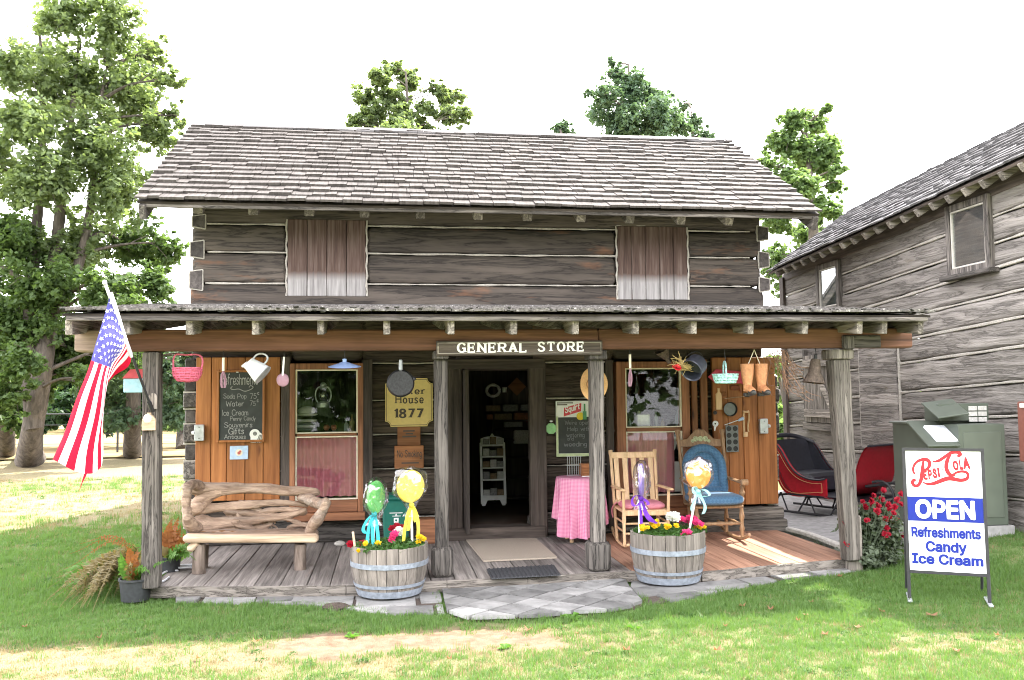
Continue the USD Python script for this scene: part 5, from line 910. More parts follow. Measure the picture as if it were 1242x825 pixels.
part(t, 'lemon_picture', slab(Point(x(704), z(505)).buffer(.045), .003, (0, QY-.0065, 0), (1, 0, 0), (0, 0, 1)), 'lemon', False); part(t, 'bottle_picture', slab(shapely.union_all([sbox(x(707), z(509), x(711.5), z(499)), sbox(x(708.4), z(499.2), x(710.2), z(490))]), .003, (0, QY-.009, 0), (1, 0, 0), (0, 0, 1)), 'bottle_green', False)
write(t, 'Ice cold bottles', (675.5, 487.6), (695, 489.4), QY-.002, 'sign_brown', sw=1.2) if False else None
for i in range(2): p, q = at(675.6, 488.2+2.2*i, QY), at(695-7*i, 489.4+2.2*i, QY); part(t, 'fine_print', bb(p[0], q[0], QY-.002, QY+.002, q[2], p[2], r=0), 'sign_brown')
def ck(s, p0, p1, seed): chalk(t, s, p0, p1, QY-.005, 'chalk_faint', .75, seed)
ck("We're opening", (685, 510), (722, 516.5), 1); ck('Help with', (688, 517.5), (716, 524), 2); ck('watering', (687, 525.5), (709, 532), 3); ck('and', (688, 529.8), (696, 534.5), 4); ck('weeding', (684, 536), (712, 543), 5)
c = at(668.5, 520, QY); t = thing('green_tag', 'light green octagonal tag hanging left of the small drink chalkboard', 'tag', c); plain('mint', (.30, .62, .28), .5); part(t, 'card', slab(Polygon([(.066*math.cos(q), .066*math.sin(q)) for q in np.arange(8)/8*6.283+.39]), .012, c, (1, 0, 0), (0, 0, 1)), 'mint', False); part(t, 'string_loop', ell(c+np.array([0, 0, .085]), (.02, .008, .012), 1), 'white_paint', True)
# electric plates on the log corners
for px, py, lb in ((242, 525, 'grey electrical box with a knob on the left end of the plank panel'), (926, 517, 'grey electrical box with a white knob near the right edge of the planks')):
    c = at(px, py, FW-.12); t = thing('electrical_box', lb, 'electrical box', c); part(t, 'cover', bx(c, (.10, .05, .175), .006), 'galvanised'); part(t, 'screw', [ell(c+np.array([0, -.027, s*.06]), (.006, .003, .006), 1) for s in (-1, 1)], 'iron', True)
    part(t, 'knob', lathe([(0, 0), (.022, 0), (.018, .025), (0, .03)], 12, c+np.array([(-.055 if px < 500 else .055), -.005, 0]), (-1 if px < 500 else 1, 0, 0)), 'white_paint', 40)

# ================================================================ things on the porch
plain('soil', (.06, .045, .035), .95, var=.4, bump=.8, scale=60)
leafmat('bed_leaf', [(0, (.05, .12, .025)), (.6, (.11, .22, .045)), (1, (.2, .3, .09))], .3)
for nm, c in (('petal_red', (.62, .01, .04)), ('petal_pink', (.78, .05, .22)), ('petal_white', (.85, .85, .83)), ('petal_yellow', (.85, .58, .01)), ('petal_crimson', (.42, .005, .025))): leafmat(nm, [(0, tuple(np.array(c)*.75)), (.6, c), (1, tuple(np.minimum(np.array(c)*1.2, 1)))], .25, .6)
def bloom(c, r, n, seed, layers=3, facing=(0, -.6, .6)):
    """a rosette of cupped petals"""
    q = np.random.default_rng(seed); f = nrm(facing); a = nrm(np.cross(f, [0.1, 1, .3])); b = np.cross(f, a); V, F = [], []
    for l in range(layers):
        for i in range(n):
            an = 6.283*(i+.5*l)/n+q.normal(0, .12); d = math.cos(an)*a+math.sin(an)*b; s = np.cross(f, d); R = r*(1-.28*l)*q.uniform(.85, 1.1); lift = f*R*(.25+.5*l); k = len(V); o = c+f*R*.1*l
            V += [o, o+d*R*.55+s*R*.42+lift*.6, o+d*R+lift+s*R*.12, o+d*R+lift-s*R*.12, o+d*R*.55-s*R*.42+lift*.6]; F += [[k, k+1, k+2], [k, k+2, k+3], [k, k+3, k+4]]
    return mk(V, F)
def barrel(c, rt, rb, h, label):
    t = thing('barrel_planter', label, 'planter', c); n = 22; q = np.random.default_rng(int(c[0]*50)+90)
    rad = lambda z: rb+(rt-rb)*(z/h)**.8+.02*math.sin(math.pi*z/h)
    w = q.uniform(.8, 1.25, n); an = np.r_[0, np.cumsum(w)]/w.sum()*6.2832; zs = np.linspace(0, h, 9)
    for i in range(n):
        a = np.linspace(an[i]+.008, an[i+1]-.008, 4); R = []; dz = q.normal(0, .004)
        for z in zs:
            r1 = rad(z)+q.normal(0, .0006); o = [(r1*math.cos(x), r1*math.sin(x), z+dz) for x in a]+[((r1-.022)*math.cos(x), (r1-.022)*math.sin(x), z+dz) for x in a[::-1]]; R.append(o)
        part(t, 'stave', rings(np.array(R)[:, ::-1]+c), 'barrel_wood', 30)
    for z0, z1 in ((h*.60, h*.70), (h*.20, h*.265), (h*.005, h*.14)):
        pr_ = [(rad(z0)+.001, z0), (rad(z0)+.007, z0), (rad(z1)+.007, z1), (rad(z1)+.001, z1)]; part(t, 'hoop', lathe(pr_, 48, c), 'hoop_metal', 40)
    part(t, 'soil', lathe([(0, h-.05), (rad(h)-.025, h-.05), (rad(h)-.025, h-.035), (0, h-.01)], 24, c), 'soil', 60); return t
plain('hoop_metal', (.24, .27, .31), .55, metal=.35, var=.25, bump=.2, scale=30)
def barrel_at(pxl, pxr, ytop, ybot, label):
    b = gp((pxl+pxr)/2, ybot-4, .03); d = np.dot(b-EYE, fwd); wid = (pxr-pxl)/FPX*d; b[1] += wid*.42*.9; b[2] = .03; b[0] = EYE[0]+(b[1])*ray((pxl+pxr)/2, ybot)[0]/ray((pxl+pxr)/2, ybot)[1]
    d = np.dot(b-EYE, fwd); rt = (pxr-pxl)/FPX*d/2; top = on((pxl+pxr)/2, ytop, (0, b[1]-rt*.2, 0), (0, 1, 0)); barrel(b, rt, rt*.80, top[2]-b[2], label); return b, rt, top[2]-b[2]
B1 = barrel_at(426, 519, 661, 730, 'half barrel planter with red and yellow flowers left of the doorway'); B2 = barrel_at(766, 856, 645, 714, 'half barrel planter with yellow, white and pink flowers before the rocking chairs')
def plant(px, py, B, nm, label, catg, petal, nb, br, fr=.06, fh=.05, gcolor=None, off=0.0, heads=None):
    b, rt, h = B; z = b[2]+h-.03; c = on(px, py, (0, b[1]+off, 0), (0, 1, 0)); base = np.array([c[0], b[1]+off, z]); t = thing(nm, label, catg, base); q = np.random.default_rng(int(px*7+py))
    part(t, 'foliage', foliage(base, fr, max(fh, (c[2]-z)*.55), 70, .022, int(px)), 'bed_leaf', False); st = []
    for i in range(nb):
        p = c+q.normal(0, 1, 3)*np.array([fr*.55, fr*.4, br*.7]) if nb > 1 else c
        st.append(tube([base, (base+p)/2+q.normal(0, .005, 3), p-np.array([0, 0, .004])], .0025, 5)); part(t, 'bloom', bloom(p, 1.3*br*q.uniform(.8, 1.15), 7, i+int(px)), petal, False)
    part(t, 'stem', st, 'bed_leaf', False)
def carpet(B, nm, label, seed):
    b, rt, h = B; c = b+np.array([0, 0, h-.04]); solo(nm, label, 'plants', foliage(c, rt*.97, .075, 1300, .024, seed), 'bed_leaf', False, kind='stuff')
carpet(B1, 'bedding_leaves', 'low green bedding leaves filling the left barrel planter', 5); carpet(B2, 'bedding_leaves', 'low green bedding leaves filling the right barrel planter', 6)
plant(481, 640, B1, 'geranium', 'dark red geranium head at the back of the left barrel', 'flower', 'petal_crimson', 5, .028, off=.08); plant(476, 652, B1, 'geranium', 'bright red pink geranium in the middle of the left barrel', 'flower', 'petal_pink', 5, .028, off=-.06)
plant(484, 648, B1, 'petunia', 'white petunia between the red geraniums in the left barrel', 'flower', 'petal_white', 3, .030, off=-.02); plant(434, 660, B1, 'geranium', 'small red geranium at the left rim of the left barrel', 'flower', 'petal_crimson', 3, .028, off=.02)
plant(455, 656, B1, 'marigold', 'single yellow marigold at the left in the left barrel', 'flower', 'petal_yellow', 2, .022, off=-.13); plant(448, 666, B1, 'marigold', 'yellow marigold hanging over the front rim of the left barrel', 'flower', 'petal_yellow', 2, .018, off=-.24); plant(508, 654, B1, 'marigold', 'clump of yellow marigolds at the right in the left barrel', 'flower', 'petal_yellow', 6, .024, off=-.06)
plant(782, 641, B2, 'pansy', 'yellow pansies at the left rim of the right barrel', 'flower', 'petal_yellow', 4, .022, off=-.12); plant(796, 635, B2, 'pansy', 'yellow pansies beside the purple ribbon in the right barrel', 'flower', 'petal_yellow', 5, .022, off=-.05); plant(813, 639, B2, 'pansy', 'yellow pansies in the middle of the right barrel', 'flower', 'petal_yellow', 5, .022, off=-.15)
plant(817, 625, B2, 'petunia', 'tall white petunia in the middle of the right barrel', 'flower', 'petal_white', 6, .036, off=.05); plant(834, 632, B2, 'petunia', 'hot pink petunia below the orange candy in the right barrel', 'flower', 'petal_pink', 4, .028, off=.1); plant(842, 634, B2, 'petunia', 'red pink petunia at the right rim of the right barrel', 'flower', 'petal_pink', 5, .028, off=.0)
plant(839, 648, B2, 'petunia', 'pink petunia hanging over the front rim of the right barrel', 'flower', 'petal_pink', 3, .030, off=-.22); plant(849, 640, B2, 'pansy', 'orange yellow pansies at the far right rim of the right barrel', 'flower', 'petal_yellow', 4, .02, off=.02); plant(823, 632, B2, 'petunia', 'small pink petunia between the white petunia and the orange candy stick', 'flower', 'petal_pink', 2, .024, off=.02)
mat('cellophane', {'tr': ('transparent_bsdf', {'color': (.97, .98, 1)}), 'gl': ('glossy_bsdf', {'roughness': .12}), 'w': ('layer_weight', {'blend': .35}), 'mr': ('map_range', {'to_min': .12, 'to_max': .65}), 'm': ('mix_closure', {})}, [('w.facing', 'mr.value'), ('mr.result', 'm.fac'), ('tr.BSDF', 'm.closure1'), ('gl.BSDF', 'm.closure2')], surface='m.closure')
for nm, c in (('candy_green', (.13, .52, .13)), ('candy_yellow', (.80, .62, .10)), ('candy_orange', (.78, .27, .05)), ('candy_purple', (.30, .20, .55))):
    c = np.array(c); mat(nm, {'g': ('geometry', {}), 'n': ('noise_texture', {'scale': 9.0, 'detail': 3.0}), 'r': ('rgb_ramp', {'ramp': [(.56, tuple(c)), (.64, tuple(c*.3+.6))] if nm == 'candy_orange' else [(.3, tuple(c*.9)), (.7, tuple(np.minimum(c*1.1, 1)))]}), 'p': ('principled_bsdf', {'roughness': .35, 'coat_weight': .3})}, [('g.position', 'n.vector'), ('n.fac', 'r.fac'), ('r.color', 'p.base_color')])
for nm, c in (('ribbon_teal', (.08, .58, .66)), ('ribbon_aqua', (.38, .74, .74)), ('ribbon_yellow', (.85, .72, .10)), ('ribbon_purple', (.20, .06, .52))): cloth(nm, c, .3, 80.)
def ribbon(P, w, wd, n=16):
    P = spline(P, n); wd = nrm(wd); s = np.sin(np.linspace(0, 9, n))*.25; R = np.stack([P-wd*w/2+np.array([0, 1, 0])*(s*w)[:, None], P, P+wd*w/2-np.array([0, 1, 0])*(s*w)[:, None]], 1); return rings(R, False, False)
def lollipop(B, cpx, rx, ry, foot, knot, cm, rm, label, off, turn, tails):
    b, rt, h = B; Y = b[1]+off; c = at(*cpx, Y); f = at(*foot, Y); k = at(*knot, Y); s = np.dot(c-EYE, fwd)/FPX; t = thing('candy_decoration', label, 'candy', f-np.array([0, 0, .05]))
    part(t, 'stick', tube([f-np.array([0, 0, .08]), k, c-np.array([0, 0, ry*s*.6])], .011, 10), 'white_paint', 60)
    R = ry*s; d = lathe([(0, -.11), (.86, -.11), (.95, -.085), (1, 0), (.95, .085), (.86, .11), (0, .11)], 40, (0, 0, 0), (0, 1, 0)); v = d.vertices*R; ca, sa = math.cos(turn), math.sin(turn); d.vertices = np.stack([v[:, 0]*ca-v[:, 1]*sa, v[:, 0]*sa+v[:, 1]*ca, v[:, 2]], 1)+c; part(t, 'candy_disc', d, cm, 35)
    w = trimesh.creation.icosphere(subdivisions=4); v = w.vertices.copy(); u = v[:, 2]; n = fbm(v*2.2+c*7, 3, 4)-.5; v = v*(1.20+.5*n[:, None]); v[:, 1] *= .45; v[:, 2] = np.where(u < -.3, v[:, 2]*(1+.5*(-u-.3)), v[:, 2]); v[:, 0] *= np.where(u < -.3, 1-.75*np.clip((-u-.3)/.7, 0, 1), 1)
    for (a_, q_s) in ((2.3, .35), (.6, .30)): dd = np.array([math.cos(a_), 0, math.sin(a_)]); pr_ = np.clip(w.vertices@dd-.86, 0, 1); v += dd*(pr_[:, None])*q_s*7*.5
    v *= R; w.vertices = np.stack([v[:, 0]*ca-v[:, 1]*sa, v[:, 0]*sa+v[:, 1]*ca, v[:, 2]], 1)+c; part(t, 'wrapper', w, 'cellophane', True)
    kn = k+np.array([0, -.035, 0]); bow = [ell(kn, (.024, .02, .024), 2)]; part(t, 'bow_knot', bow, rm, True)
    for pts in tails: P = [kn+np.array([x*s, -.012*(i+1), -y*s]) for i, (x, y) in enumerate(pts)]; part(t, 'ribbon', ribbon([kn]+P, .030, (1, .2, .25)), rm, True)
    skirt = np.array([[k+np.array([(.012+.055*z)*math.cos(a)*(1+.3*math.sin(5*a+z*4)), (.012+.055*z)*math.sin(a)*(1+.3*math.cos(4*a)), -.10*z]) for a in np.linspace(0, 6.283, 22)[:-1]] for z in np.linspace(0, 1, 6)]); part(t, 'wrapper_skirt', rings(skirt, False), 'cellophane', True)
lollipop(B1, (456, 603), 10, 20, (452, 663), (454, 623), 'candy_green', 'ribbon_teal', 'green wrapped candy disc with a turquoise ribbon in the left barrel', -.05, 1.05, [((-8, 6), (-13, 18), (-6, 22)), ((-6, 14), (-8, 34)), ((3, 14), (5, 36)), ((-2, 16), (-1, 38))])
lollipop(B1, (498, 590), 14, 20, (500, 658), (499, 612), 'candy_yellow', 'ribbon_yellow', 'yellow wrapped candy disc with long yellow ribbons in the left barrel', .02, .55, [((-5, 12), (-8, 26), (-10, 42)), ((6, 12), (8, 28), (7, 40)), ((2, 10), (5, 20)), ((-2, 14), (-4, 30))])
lollipop(B2, (778, 582), 9, 20, (775, 640), (776, 604), 'candy_purple', 'ribbon_purple', 'purple wrapped candy disc with a violet bow in the right barrel', -.04, 1.2, [((-6, -4), (-12, 2), (-10, 8), (-3, 4)), ((5, 2), (8, 6), (3, 8)), ((2, 10), (6, 22), (14, 28)), ((-1, 12), (-1, 30)), ((8, 20), (18, 30))])
lollipop(B2, (847, 576), 16, 17, (836, 632), (845, 596), 'candy_orange', 'ribbon_aqua', 'orange and white wrapped candy disc with an aqua bow in the right barrel', .0, .15, [((-6, -6), (-7, -1), (0, 2)), ((8, -2), (13, 3), (4, 5)), ((4, 8), (7, 16), (4, 26)), ((-3, 6), (-8, 14), (-9, 22))])
p = gp(433, 664, .4); c = on(430, 660, (0, B1[0][1]-.1, 0), (0, 1, 0)); solo('plant_marker', 'short copper coloured stake standing at the left rim of the left barrel', 'stake', beam(on(431, 668, (0, B1[0][1]-.1, 0), (0, 1, 0)), on(428, 645, (0, B1[0][1]-.1, 0), (0, 1, 0)), .02, .02, r=.004), 'sawn_slab')

# ---- driftwood bench
bY = gp(300, 695, DZ)[1]; bY2 = bY+.42
P = lambda px, py, dy=0.0: at(px, py, bY+dy)
bench = thing('driftwood_bench', 'rustic bench of bleached driftwood branches under the chalkboard', 'bench', (P(300, 690)[0], bY+.2, DZ))
S_ = 1/FPX*np.dot(P(300, 650)-EYE, fwd)
def limb(px, rad, dys, seed=0, n=18, amp=.13):
    Q = spline([P(x, y, d) for (x, y), d in zip(px, np.broadcast_to(dys, len(px)))], n); R = np.interp(np.linspace(0, 1, n), np.linspace(0, 1, len(rad)), rad)*S_*.95; bones = [(Q[i], R[i], Q[i+1], R[i+1]) for i in range(n-1)]
    return limbs(bones, .030, 5, .022, 13, seed)
part(bench, 'back_rail', limb([(236, 592), (262, 594), (300, 592), (340, 594), (383, 597)], [10, 9, 7.5, 6.5, 6], [.40, .44, .45, .44, .40], 1), 'driftwood', True)
part(bench, 'back_rail', cat([limb([(240, 615), (248, 604), (262, 596), (280, 592)], [11, 10, 8, 5], [.40, .42, .43, .44], 12), limb([(236, 622), (262, 616), (300, 612), (345, 610), (372, 613)], [5, 5.5, 5.5, 4.5, 3], .42, 2)]), 'driftwood', True)
part(bench, 'branch', cat([limb([(244, 636), (262, 637), (290, 633), (330, 628), (370, 619)], [13, 9, 6, 5.5, 4], .40, 3), limb([(285, 634), (300, 640), (316, 644)], [6, 5.5, 4], .38, 5), limb([(330, 629), (352, 631), (366, 638)], [4, 4, 4], .40, 6), limb([(316, 622), (335, 618), (368, 621)], [4, 4, 5], .44, 7), limb([(350, 640), (362, 636), (374, 638)], [3, 3, 3.5], .4, 8)]), 'driftwood', True)
part(bench, 'branch', cat([limb([(248, 641), (300, 644), (372, 645)], [7, 4, 4], .40, 9), limb([(276, 622), (295, 624), (318, 621)], [4, 4, 3], .45, 10)]), 'driftwood', True)
qb = np.random.default_rng(6)
for k in range(9):
    x0_, y0_ = qb.uniform(246, 300), qb.uniform(606, 643); x1__, y1__ = x0_+qb.uniform(45, 85), qb.uniform(610, 645); x1__ = min(x1__, 374); w0_ = qb.uniform(2.2, 4.2)
    part(bench, 'branch', limb([(x0_, y0_), (x0_*.65+x1__*.35, (y0_+y1__)/2+qb.uniform(-7, 7)), (x0_*.3+x1__*.7, (y0_+y1__)/2+qb.uniform(-7, 7)), (x1__, y1__)], [w0_*1.3, w0_, w0_*.9, w0_*.6], qb.uniform(.41, .47), 40+k, 14), 'driftwood', True)
part(bench, 'arm', cat([limb([(227, 592), (226, 604), (226, 616), (229, 634), (233, 642)], [6, 5, 5.5, 7.5, 6], [.10, .10, .1, .14, .2], 20), limb([(227, 591), (234, 588), (245, 594)], [6.5, 7, 8], [.12, .24, .42], 21), limb([(226, 618), (229, 632), (238, 640)], [6, 8, 8], [.1, .1, .2], 22)]), 'driftwood', True)
part(bench, 'arm', cat([limb([(366, 604), (380, 608), (392, 612), (396, 610)], [7, 7.5, 7, 6], [.40, .28, .1, .06], 23), limb([(395, 610), (390, 622), (382, 634), (376, 645)], [6.5, 7, 7.5, 7], [.06, .08, .12, .2], 24)]), 'driftwood', True)
a, b = P(222, 652), P(386, 652)
for i, dy in enumerate((0.03, .15, .27, .38)):
    part(bench, 'seat_slab', beam((a[0]+.015*i, bY+dy, a[2]-.012+.002*i), (b[0]-.01*i, bY+dy, b[2]-.012), .115, .075 if i == 0 else .06, r=.026, amp=.008, step=.07, seed=i+3, k=3), 'sawn_slab' if i == 0 else 'driftwood', 60)
for i, (x0, x1, yb, w, dy) in enumerate(((241, 243, 698, 16, .06), (364, 366, 692, 15, .06), (246, 247, 690, 14, .36), (362, 362, 690, 13, .36))):
    q0 = P(x0, 660, dy); part(bench, 'leg', tube([(q0[0], bY+dy, DZ+.002), (q0[0]+.004, bY+dy, DZ+.15), (q0[0]+.008, bY+dy, q0[2]+.0)], np.array([w, w*.92, w*.9])*S_/2, 12, amp=.12, freq=9, seed=i), 'bark_leg', 50)
wood('bark_leg', (.09, .065, .05), (.34, .27, .22), 2, fine=16, along=3, bump=.9, blot=.5, dist=.03)
q0 = P(234, 660, .1); part(bench, 'brace_stub', limb([(232, 664), (238, 660)], [5, 4.5], [.02, .02], 30, 4), 'sawn_slab', True)
qq = np.random.default_rng(5)
for i in range(7):
    c = np.array([P(250+6*i, 650)[0]+qq.normal(0, .05), bY+.02+qq.uniform(0, .06), a[2]+.032]); solo('dry_leaf', 'curled brown dry leaf lying on the left end of the bench seat', 'leaf', mk(np.array([[-.03, 0, .008], [0, .018, 0], [.03, 0, .01], [0, -.018, .002]])*qq.uniform(.8, 1.4)+c, [[0, 1, 2], [0, 2, 3]]), 'dead_leaf', False, group='dry leaves on the bench seat')
leafmat('dead_leaf', [(0, (.20, .11, .055)), (1, (.36, .23, .12))], .3)

# ---- rocking chairs
def chair_frame(nm, label, base, rz, build, sc=1.0):
    path = fresh('/World', nm); x = UsdGeom.Xform.Define(stage, path); x.AddTranslateOp().Set(Gf.Vec3d(*map(float, base))); x.AddRotateZOp().Set(rz); x.AddScaleOp().Set(Gf.Vec3f(sc, sc, sc)); tag(x, label, 'rocking chair'); build(path); return path
def rod(p, q, r0, r1=None, n=10): return tube([p, (np.asarray(p)+q)/2, q], [r0, r0 if r1 is None else (r0+r1)/2, r1 or r0], n)
def turned(p, q, r, beads, n=12):
    p, q = np.asarray(p, float), np.asarray(q, float); ts = np.linspace(0, 1, 30); R = np.array([r*(1+sum(h*math.exp(-((t-c)/w)**2) for c, w, h in beads)) for t in ts]); return tube(p+np.outer(ts, q-p), R, n)
def rocker_slat(t):   # faces -y; the seat 0.42 up
    m = 'light_chair'; W = .27
    for s in (-1, 1):
        part(t, 'rocker', tube(spline([(s*.25, -.42, .07), (s*.25, -.2, .022), (s*.25, .05, .016), (s*.25, .3, .05), (s*.25, .48, .13)], 16), .016, 8), m, 60)
        part(t, 'front_leg', turned((s*.25, -.22, .03), (s*.26, -.25, .64), .018, [(.5, .1, .35)]), m, 60)
        part(t, 'back_post', turned((s*W*.92, .2, .03), (s*W, .40, 1.06), .019, [(.98, .03, .4)]), m, 60)
        part(t, 'arm', beam((s*.275, -.32, .655), (s*.27, .28, .645), .065, .022, r=.01), m)
        for z in (.18, .28): part(t, 'stretcher', rod((s*.25, -.23, z), (s*.25, .24, z), .011), m, 60)
    for z in (.16, .27): part(t, 'stretcher', rod((-.25, -.225, z), (.25, -.225, z), .012), m, 60)
    part(t, 'seat', bx((0, -.0, .405), (.54, .48, .03), .01), m); part(t, 'seat_rail', bx((0, -.235, .385), (.5, .025, .05), .006), m)
    part(t, 'crest_rail', beam((-W, .385, 1.0), (W, .385, 1.0), .022, .075, up=(0, .19, 1), r=.008), m); part(t, 'lower_rail', beam((-W*.95, .265, .46), (W*.95, .265, .46), .022, .05, up=(0, .19, 1), r=.006), m)
    for x in np.linspace(-.205, .205, 5): part(t, 'back_slat', beam((x, .27, .48), (x*1.02, .38, .975), .058, .013, up=(0, 1, 0), r=.004), m)
    cu = trimesh.creation.icosphere(subdivisions=3); v = cu.vertices; v = np.sign(v)*np.abs(v)**np.array([.45, .45, .8]); cu.vertices = v*np.array([.25, .22, .045])+np.array([0, .0, .455]); part(t, 'cushion', cu, 'pink_cushion', True)
    for s in (-1, 1): part(t, 'cushion_tie', tube(spline([(s*.24, .2, .46), (s*.29, .24, .40), (s*.28, .26, .28)], 8), .008, 6), 'pink_cushion', True)
c0 = gp(768, 666, DZ); chair_frame('rocking_chair', 'light wooden slat back rocking chair with a pink cushion next to the porch post', (c0[0]+.17, c0[1]+.26, DZ), -3, rocker_slat, .93)
mat('blue_quilt', {'g': ('texture_coordinate', {}), 'm': ('mapping', {'scale': (34., 34., 34.), 'rotation': (0, .785, 0)}), 'c': ('checker_texture', {'scale': 1.0, 'color1': (.075, .175, .30), 'color2': (.105, .22, .36)}), 'n': ('noise_texture', {'scale': 130.0, 'detail': 3.0}), 'b': ('bump', {'strength': .5, 'distance': .006}), 'mx': ('mix_color', {'blend_type': 'multiply', 'fac': .35}), 'p': ('principled_bsdf', {'roughness': .9, 'specular_ior_level': .2, 'sheen_weight': .2})},
    [('g.object', 'm.vector'), ('m.vector', 'c.vector'), ('g.object', 'n.vector'), ('c.color', 'mx.a'), ('n.color', 'mx.b'), ('mx.result', 'p.base_color'), ('c.fac', 'b.height'), ('b.normal', 'p.normal')])
plain('stencil_green', (.36, .40, .22), .5, var=.4, scale=60)
def rocker_blue(t):
    m = 'antique_wood'
    for s in (-1, 1):
        part(t, 'rocker', tube(spline([(s*.25, -.48, .11), (s*.25, -.22, .03), (s*.24, .05, .018), (s*.23, .32, .05), (s*.22, .52, .13)], 16), [.02]*16, 8), m, 60)
        part(t, 'front_leg', turned((s*.25, -.25, .035), (s*.26, -.22, .38), .020, [(.3, .08, .4), (.7, .1, .5)]), m, 60); part(t, 'back_leg', turned((s*.22, .2, .04), (s*.22, .19, .38), .02, [(.5, .1, .4)]), m, 60)
        part(t, 'back_post', turned((s*.25, .22, .36), (s*.275, .44, 1.22), .020, [(.1, .03, .4), (.3, .05, .25), (.6, .04, .35), (.86, .03, .5), (.98, .035, .7)]), m, 60)
        part(t, 'arm', beam((s*.31, -.18, .64), (s*.275, .31, .66), .055, .03, r=.012), m, 60); part(t, 'arm_scroll', tube([(s*.275, -.20, .65), (s*.345, -.20, .65)], .036, 14), m, 50)
        part(t, 'arm_spindle', turned((s*.295, -.14, .40), (s*.305, -.14, .63), .017, [(.25, .08, .7), (.55, .1, 1.0), (.85, .06, .6)]), m, 60)
        part(t, 'stretcher', turned((s*.25, -.24, .19), (s*.22, .2, .2), .012, [(.5, .15, .5)]), m, 60)
    part(t, 'stretcher', turned((-.25, -.24, .20), (.25, -.24, .20), .016, [(.25, .05, .5), (.5, .08, .8), (.75, .05, .5)]), m, 60)
    part(t, 'seat_frame', bx((0, -.0, .385), (.56, .50, .035), .012), m)
    g = Polygon([(-.27, 0), (-.24, .07), (-.16, .08), (-.10, .14), (-.05, .19), (.05, .19), (.10, .14), (.16, .08), (.24, .07), (.27, 0)]); cr_ = part(t, 'crest_board', slab(g.buffer(.008).buffer(-.004), .022, (0, .395, 1.03), (1, 0, 0), (0, .25, 1)), m, 30)
    part(cr_, 'stencil', slab(shapely.union_all([Point(x, .085).buffer(.032) for x in (-.06, 0, .06)]+[Point(x, .06).buffer(.02) for x in (-.1, .1)]), .002, (0, .3925, 1.03), (1, 0, 0), (0, .25, 1)), 'stencil_green', False)
    cu = trimesh.creation.icosphere(subdivisions=4); v = cu.vertices; v = np.sign(v)*np.abs(v)**np.array([.5, .5, .75]); cu.vertices = v*np.array([.30, .29, .065])+np.array([0, -.04, .46]); part(t, 'seat_cushion', cu, 'blue_quilt', True)
    g = shapely.union_all([sbox(-.26, 0, .26, .34), affinity.scale(Point(0, .33).buffer(1.0, 24), .26, .27, origin=(0, .33))]); bc = trimesh.creation.extrude_polygon(g, .09, engine='earcut')
    outer = slab(g.buffer(-.02), .07, (0, .225, .47), (1, 0, 0), (0, .24, .97)); part(t, 'back_cushion', cat([outer]), 'blue_quilt', 60)
    rim = g.buffer(-.045).exterior; pts = np.array([rim.interpolate(q_, normalized=True).coords[0] for q_ in np.linspace(0, 1, 60)]); X_, Yv = np.array([1, 0, 0]), nrm((0, .24, .97)); N_ = np.cross(X_, Yv); O = np.array([0, .225, .47]); part(t, 'cushion_roll', tube(O+pts[:, :1]*X_+pts[:, 1:]*Yv-N_*(-.0)+np.array([0, -.012, 0]), .05, 10), 'blue_quilt', True)
c0 = gp(886, 655, DZ); chair_frame('rocking_chair', 'antique turned wood rocking chair with blue quilted cushions before the utensil wall', (c0[0]-.14, c0[1]+.14, DZ), -3, rocker_blue, .97)

# ---- table with pink cloth, things on it
tc = at(700, 579, FW-.45); tz = tc[2]; ctr = np.array([at(704, 579, FW-.45)[0], FW-.42, 0]); t = thing('side_table', 'small round table hidden under the pink checked cloth by the doorway', 'table', (ctr[0], ctr[1], DZ))
rT = (at(728, 579, FW-.45)[0]-at(672, 579, FW-.45)[0])/2
part(t, 'top', lathe([(0, tz-.03), (rT-.01, tz-.03), (rT-.01, tz-.005), (0, tz-.005)], 28, ctr), 'antique_wood', 40)
for k in range(4): a_ = .785+1.571*k; part(t, 'leg', tube([(ctr[0]+.7*rT*math.cos(a_), ctr[1]+.7*rT*math.sin(a_), DZ), (ctr[0]+.6*rT*math.cos(a_), ctr[1]+.6*rT*math.sin(a_), tz-.03)], .022, 8), 'light_chair')
na, nz = 96, 14; an = np.arange(na)/na*6.2832; R = []
for j in range(5): R.append(np.stack([ctr[0]+rT*1.01*(j+.02)/4.0*np.cos(an), ctr[1]+rT*1.01*(j+.02)/4*np.sin(an), np.full(na, tz+.003)], 1))
low = DZ+.06+.20*np.clip(np.cos(2*an+.3), 0, 1)**2
for j in range(1, nz+1):
    f = j/nz; w = f*(.045*np.sin(11*an+.8*np.sin(3*an))+.02*np.sin(23*an))+.012*f; r_ = rT*1.02+w; R.append(np.stack([ctr[0]+r_*np.cos(an), ctr[1]+r_*np.sin(an), tz-(tz-low)*f**1.0], 1))
mat('pink_check', {'g': ('geometry', {}), 'm': ('mapping', {'scale': (1, 1, 1)}), 'w1': ('wave_texture', {'wave_type': 'bands', 'bands_direction': 'z', 'scale': 22.0}), 'w2': ('wave_texture', {'wave_type': 'bands', 'bands_direction': 'x', 'scale': 22.0}), 'a': ('math', {'math_type': 'add'}), 'r': ('rgb_ramp', {'ramp': [(0.15, (.80, .46, .58)), (.5, (.72, .27, .42)), (.9, (.60, .15, .29))]}), 'h': ('math', {'math_type': 'multiply', 'value2': .5}), 'p': ('principled_bsdf', {'roughness': .9, 'specular_ior_level': .15})},
    [('g.position', 'm.vector'), ('m.vector', 'w1.vector'), ('m.vector', 'w2.vector'), ('w1.fac', 'a.value1'), ('w2.fac', 'a.value2'), ('a.value', 'h.value1'), ('h.value', 'r.fac'), ('r.color', 'p.base_color')])
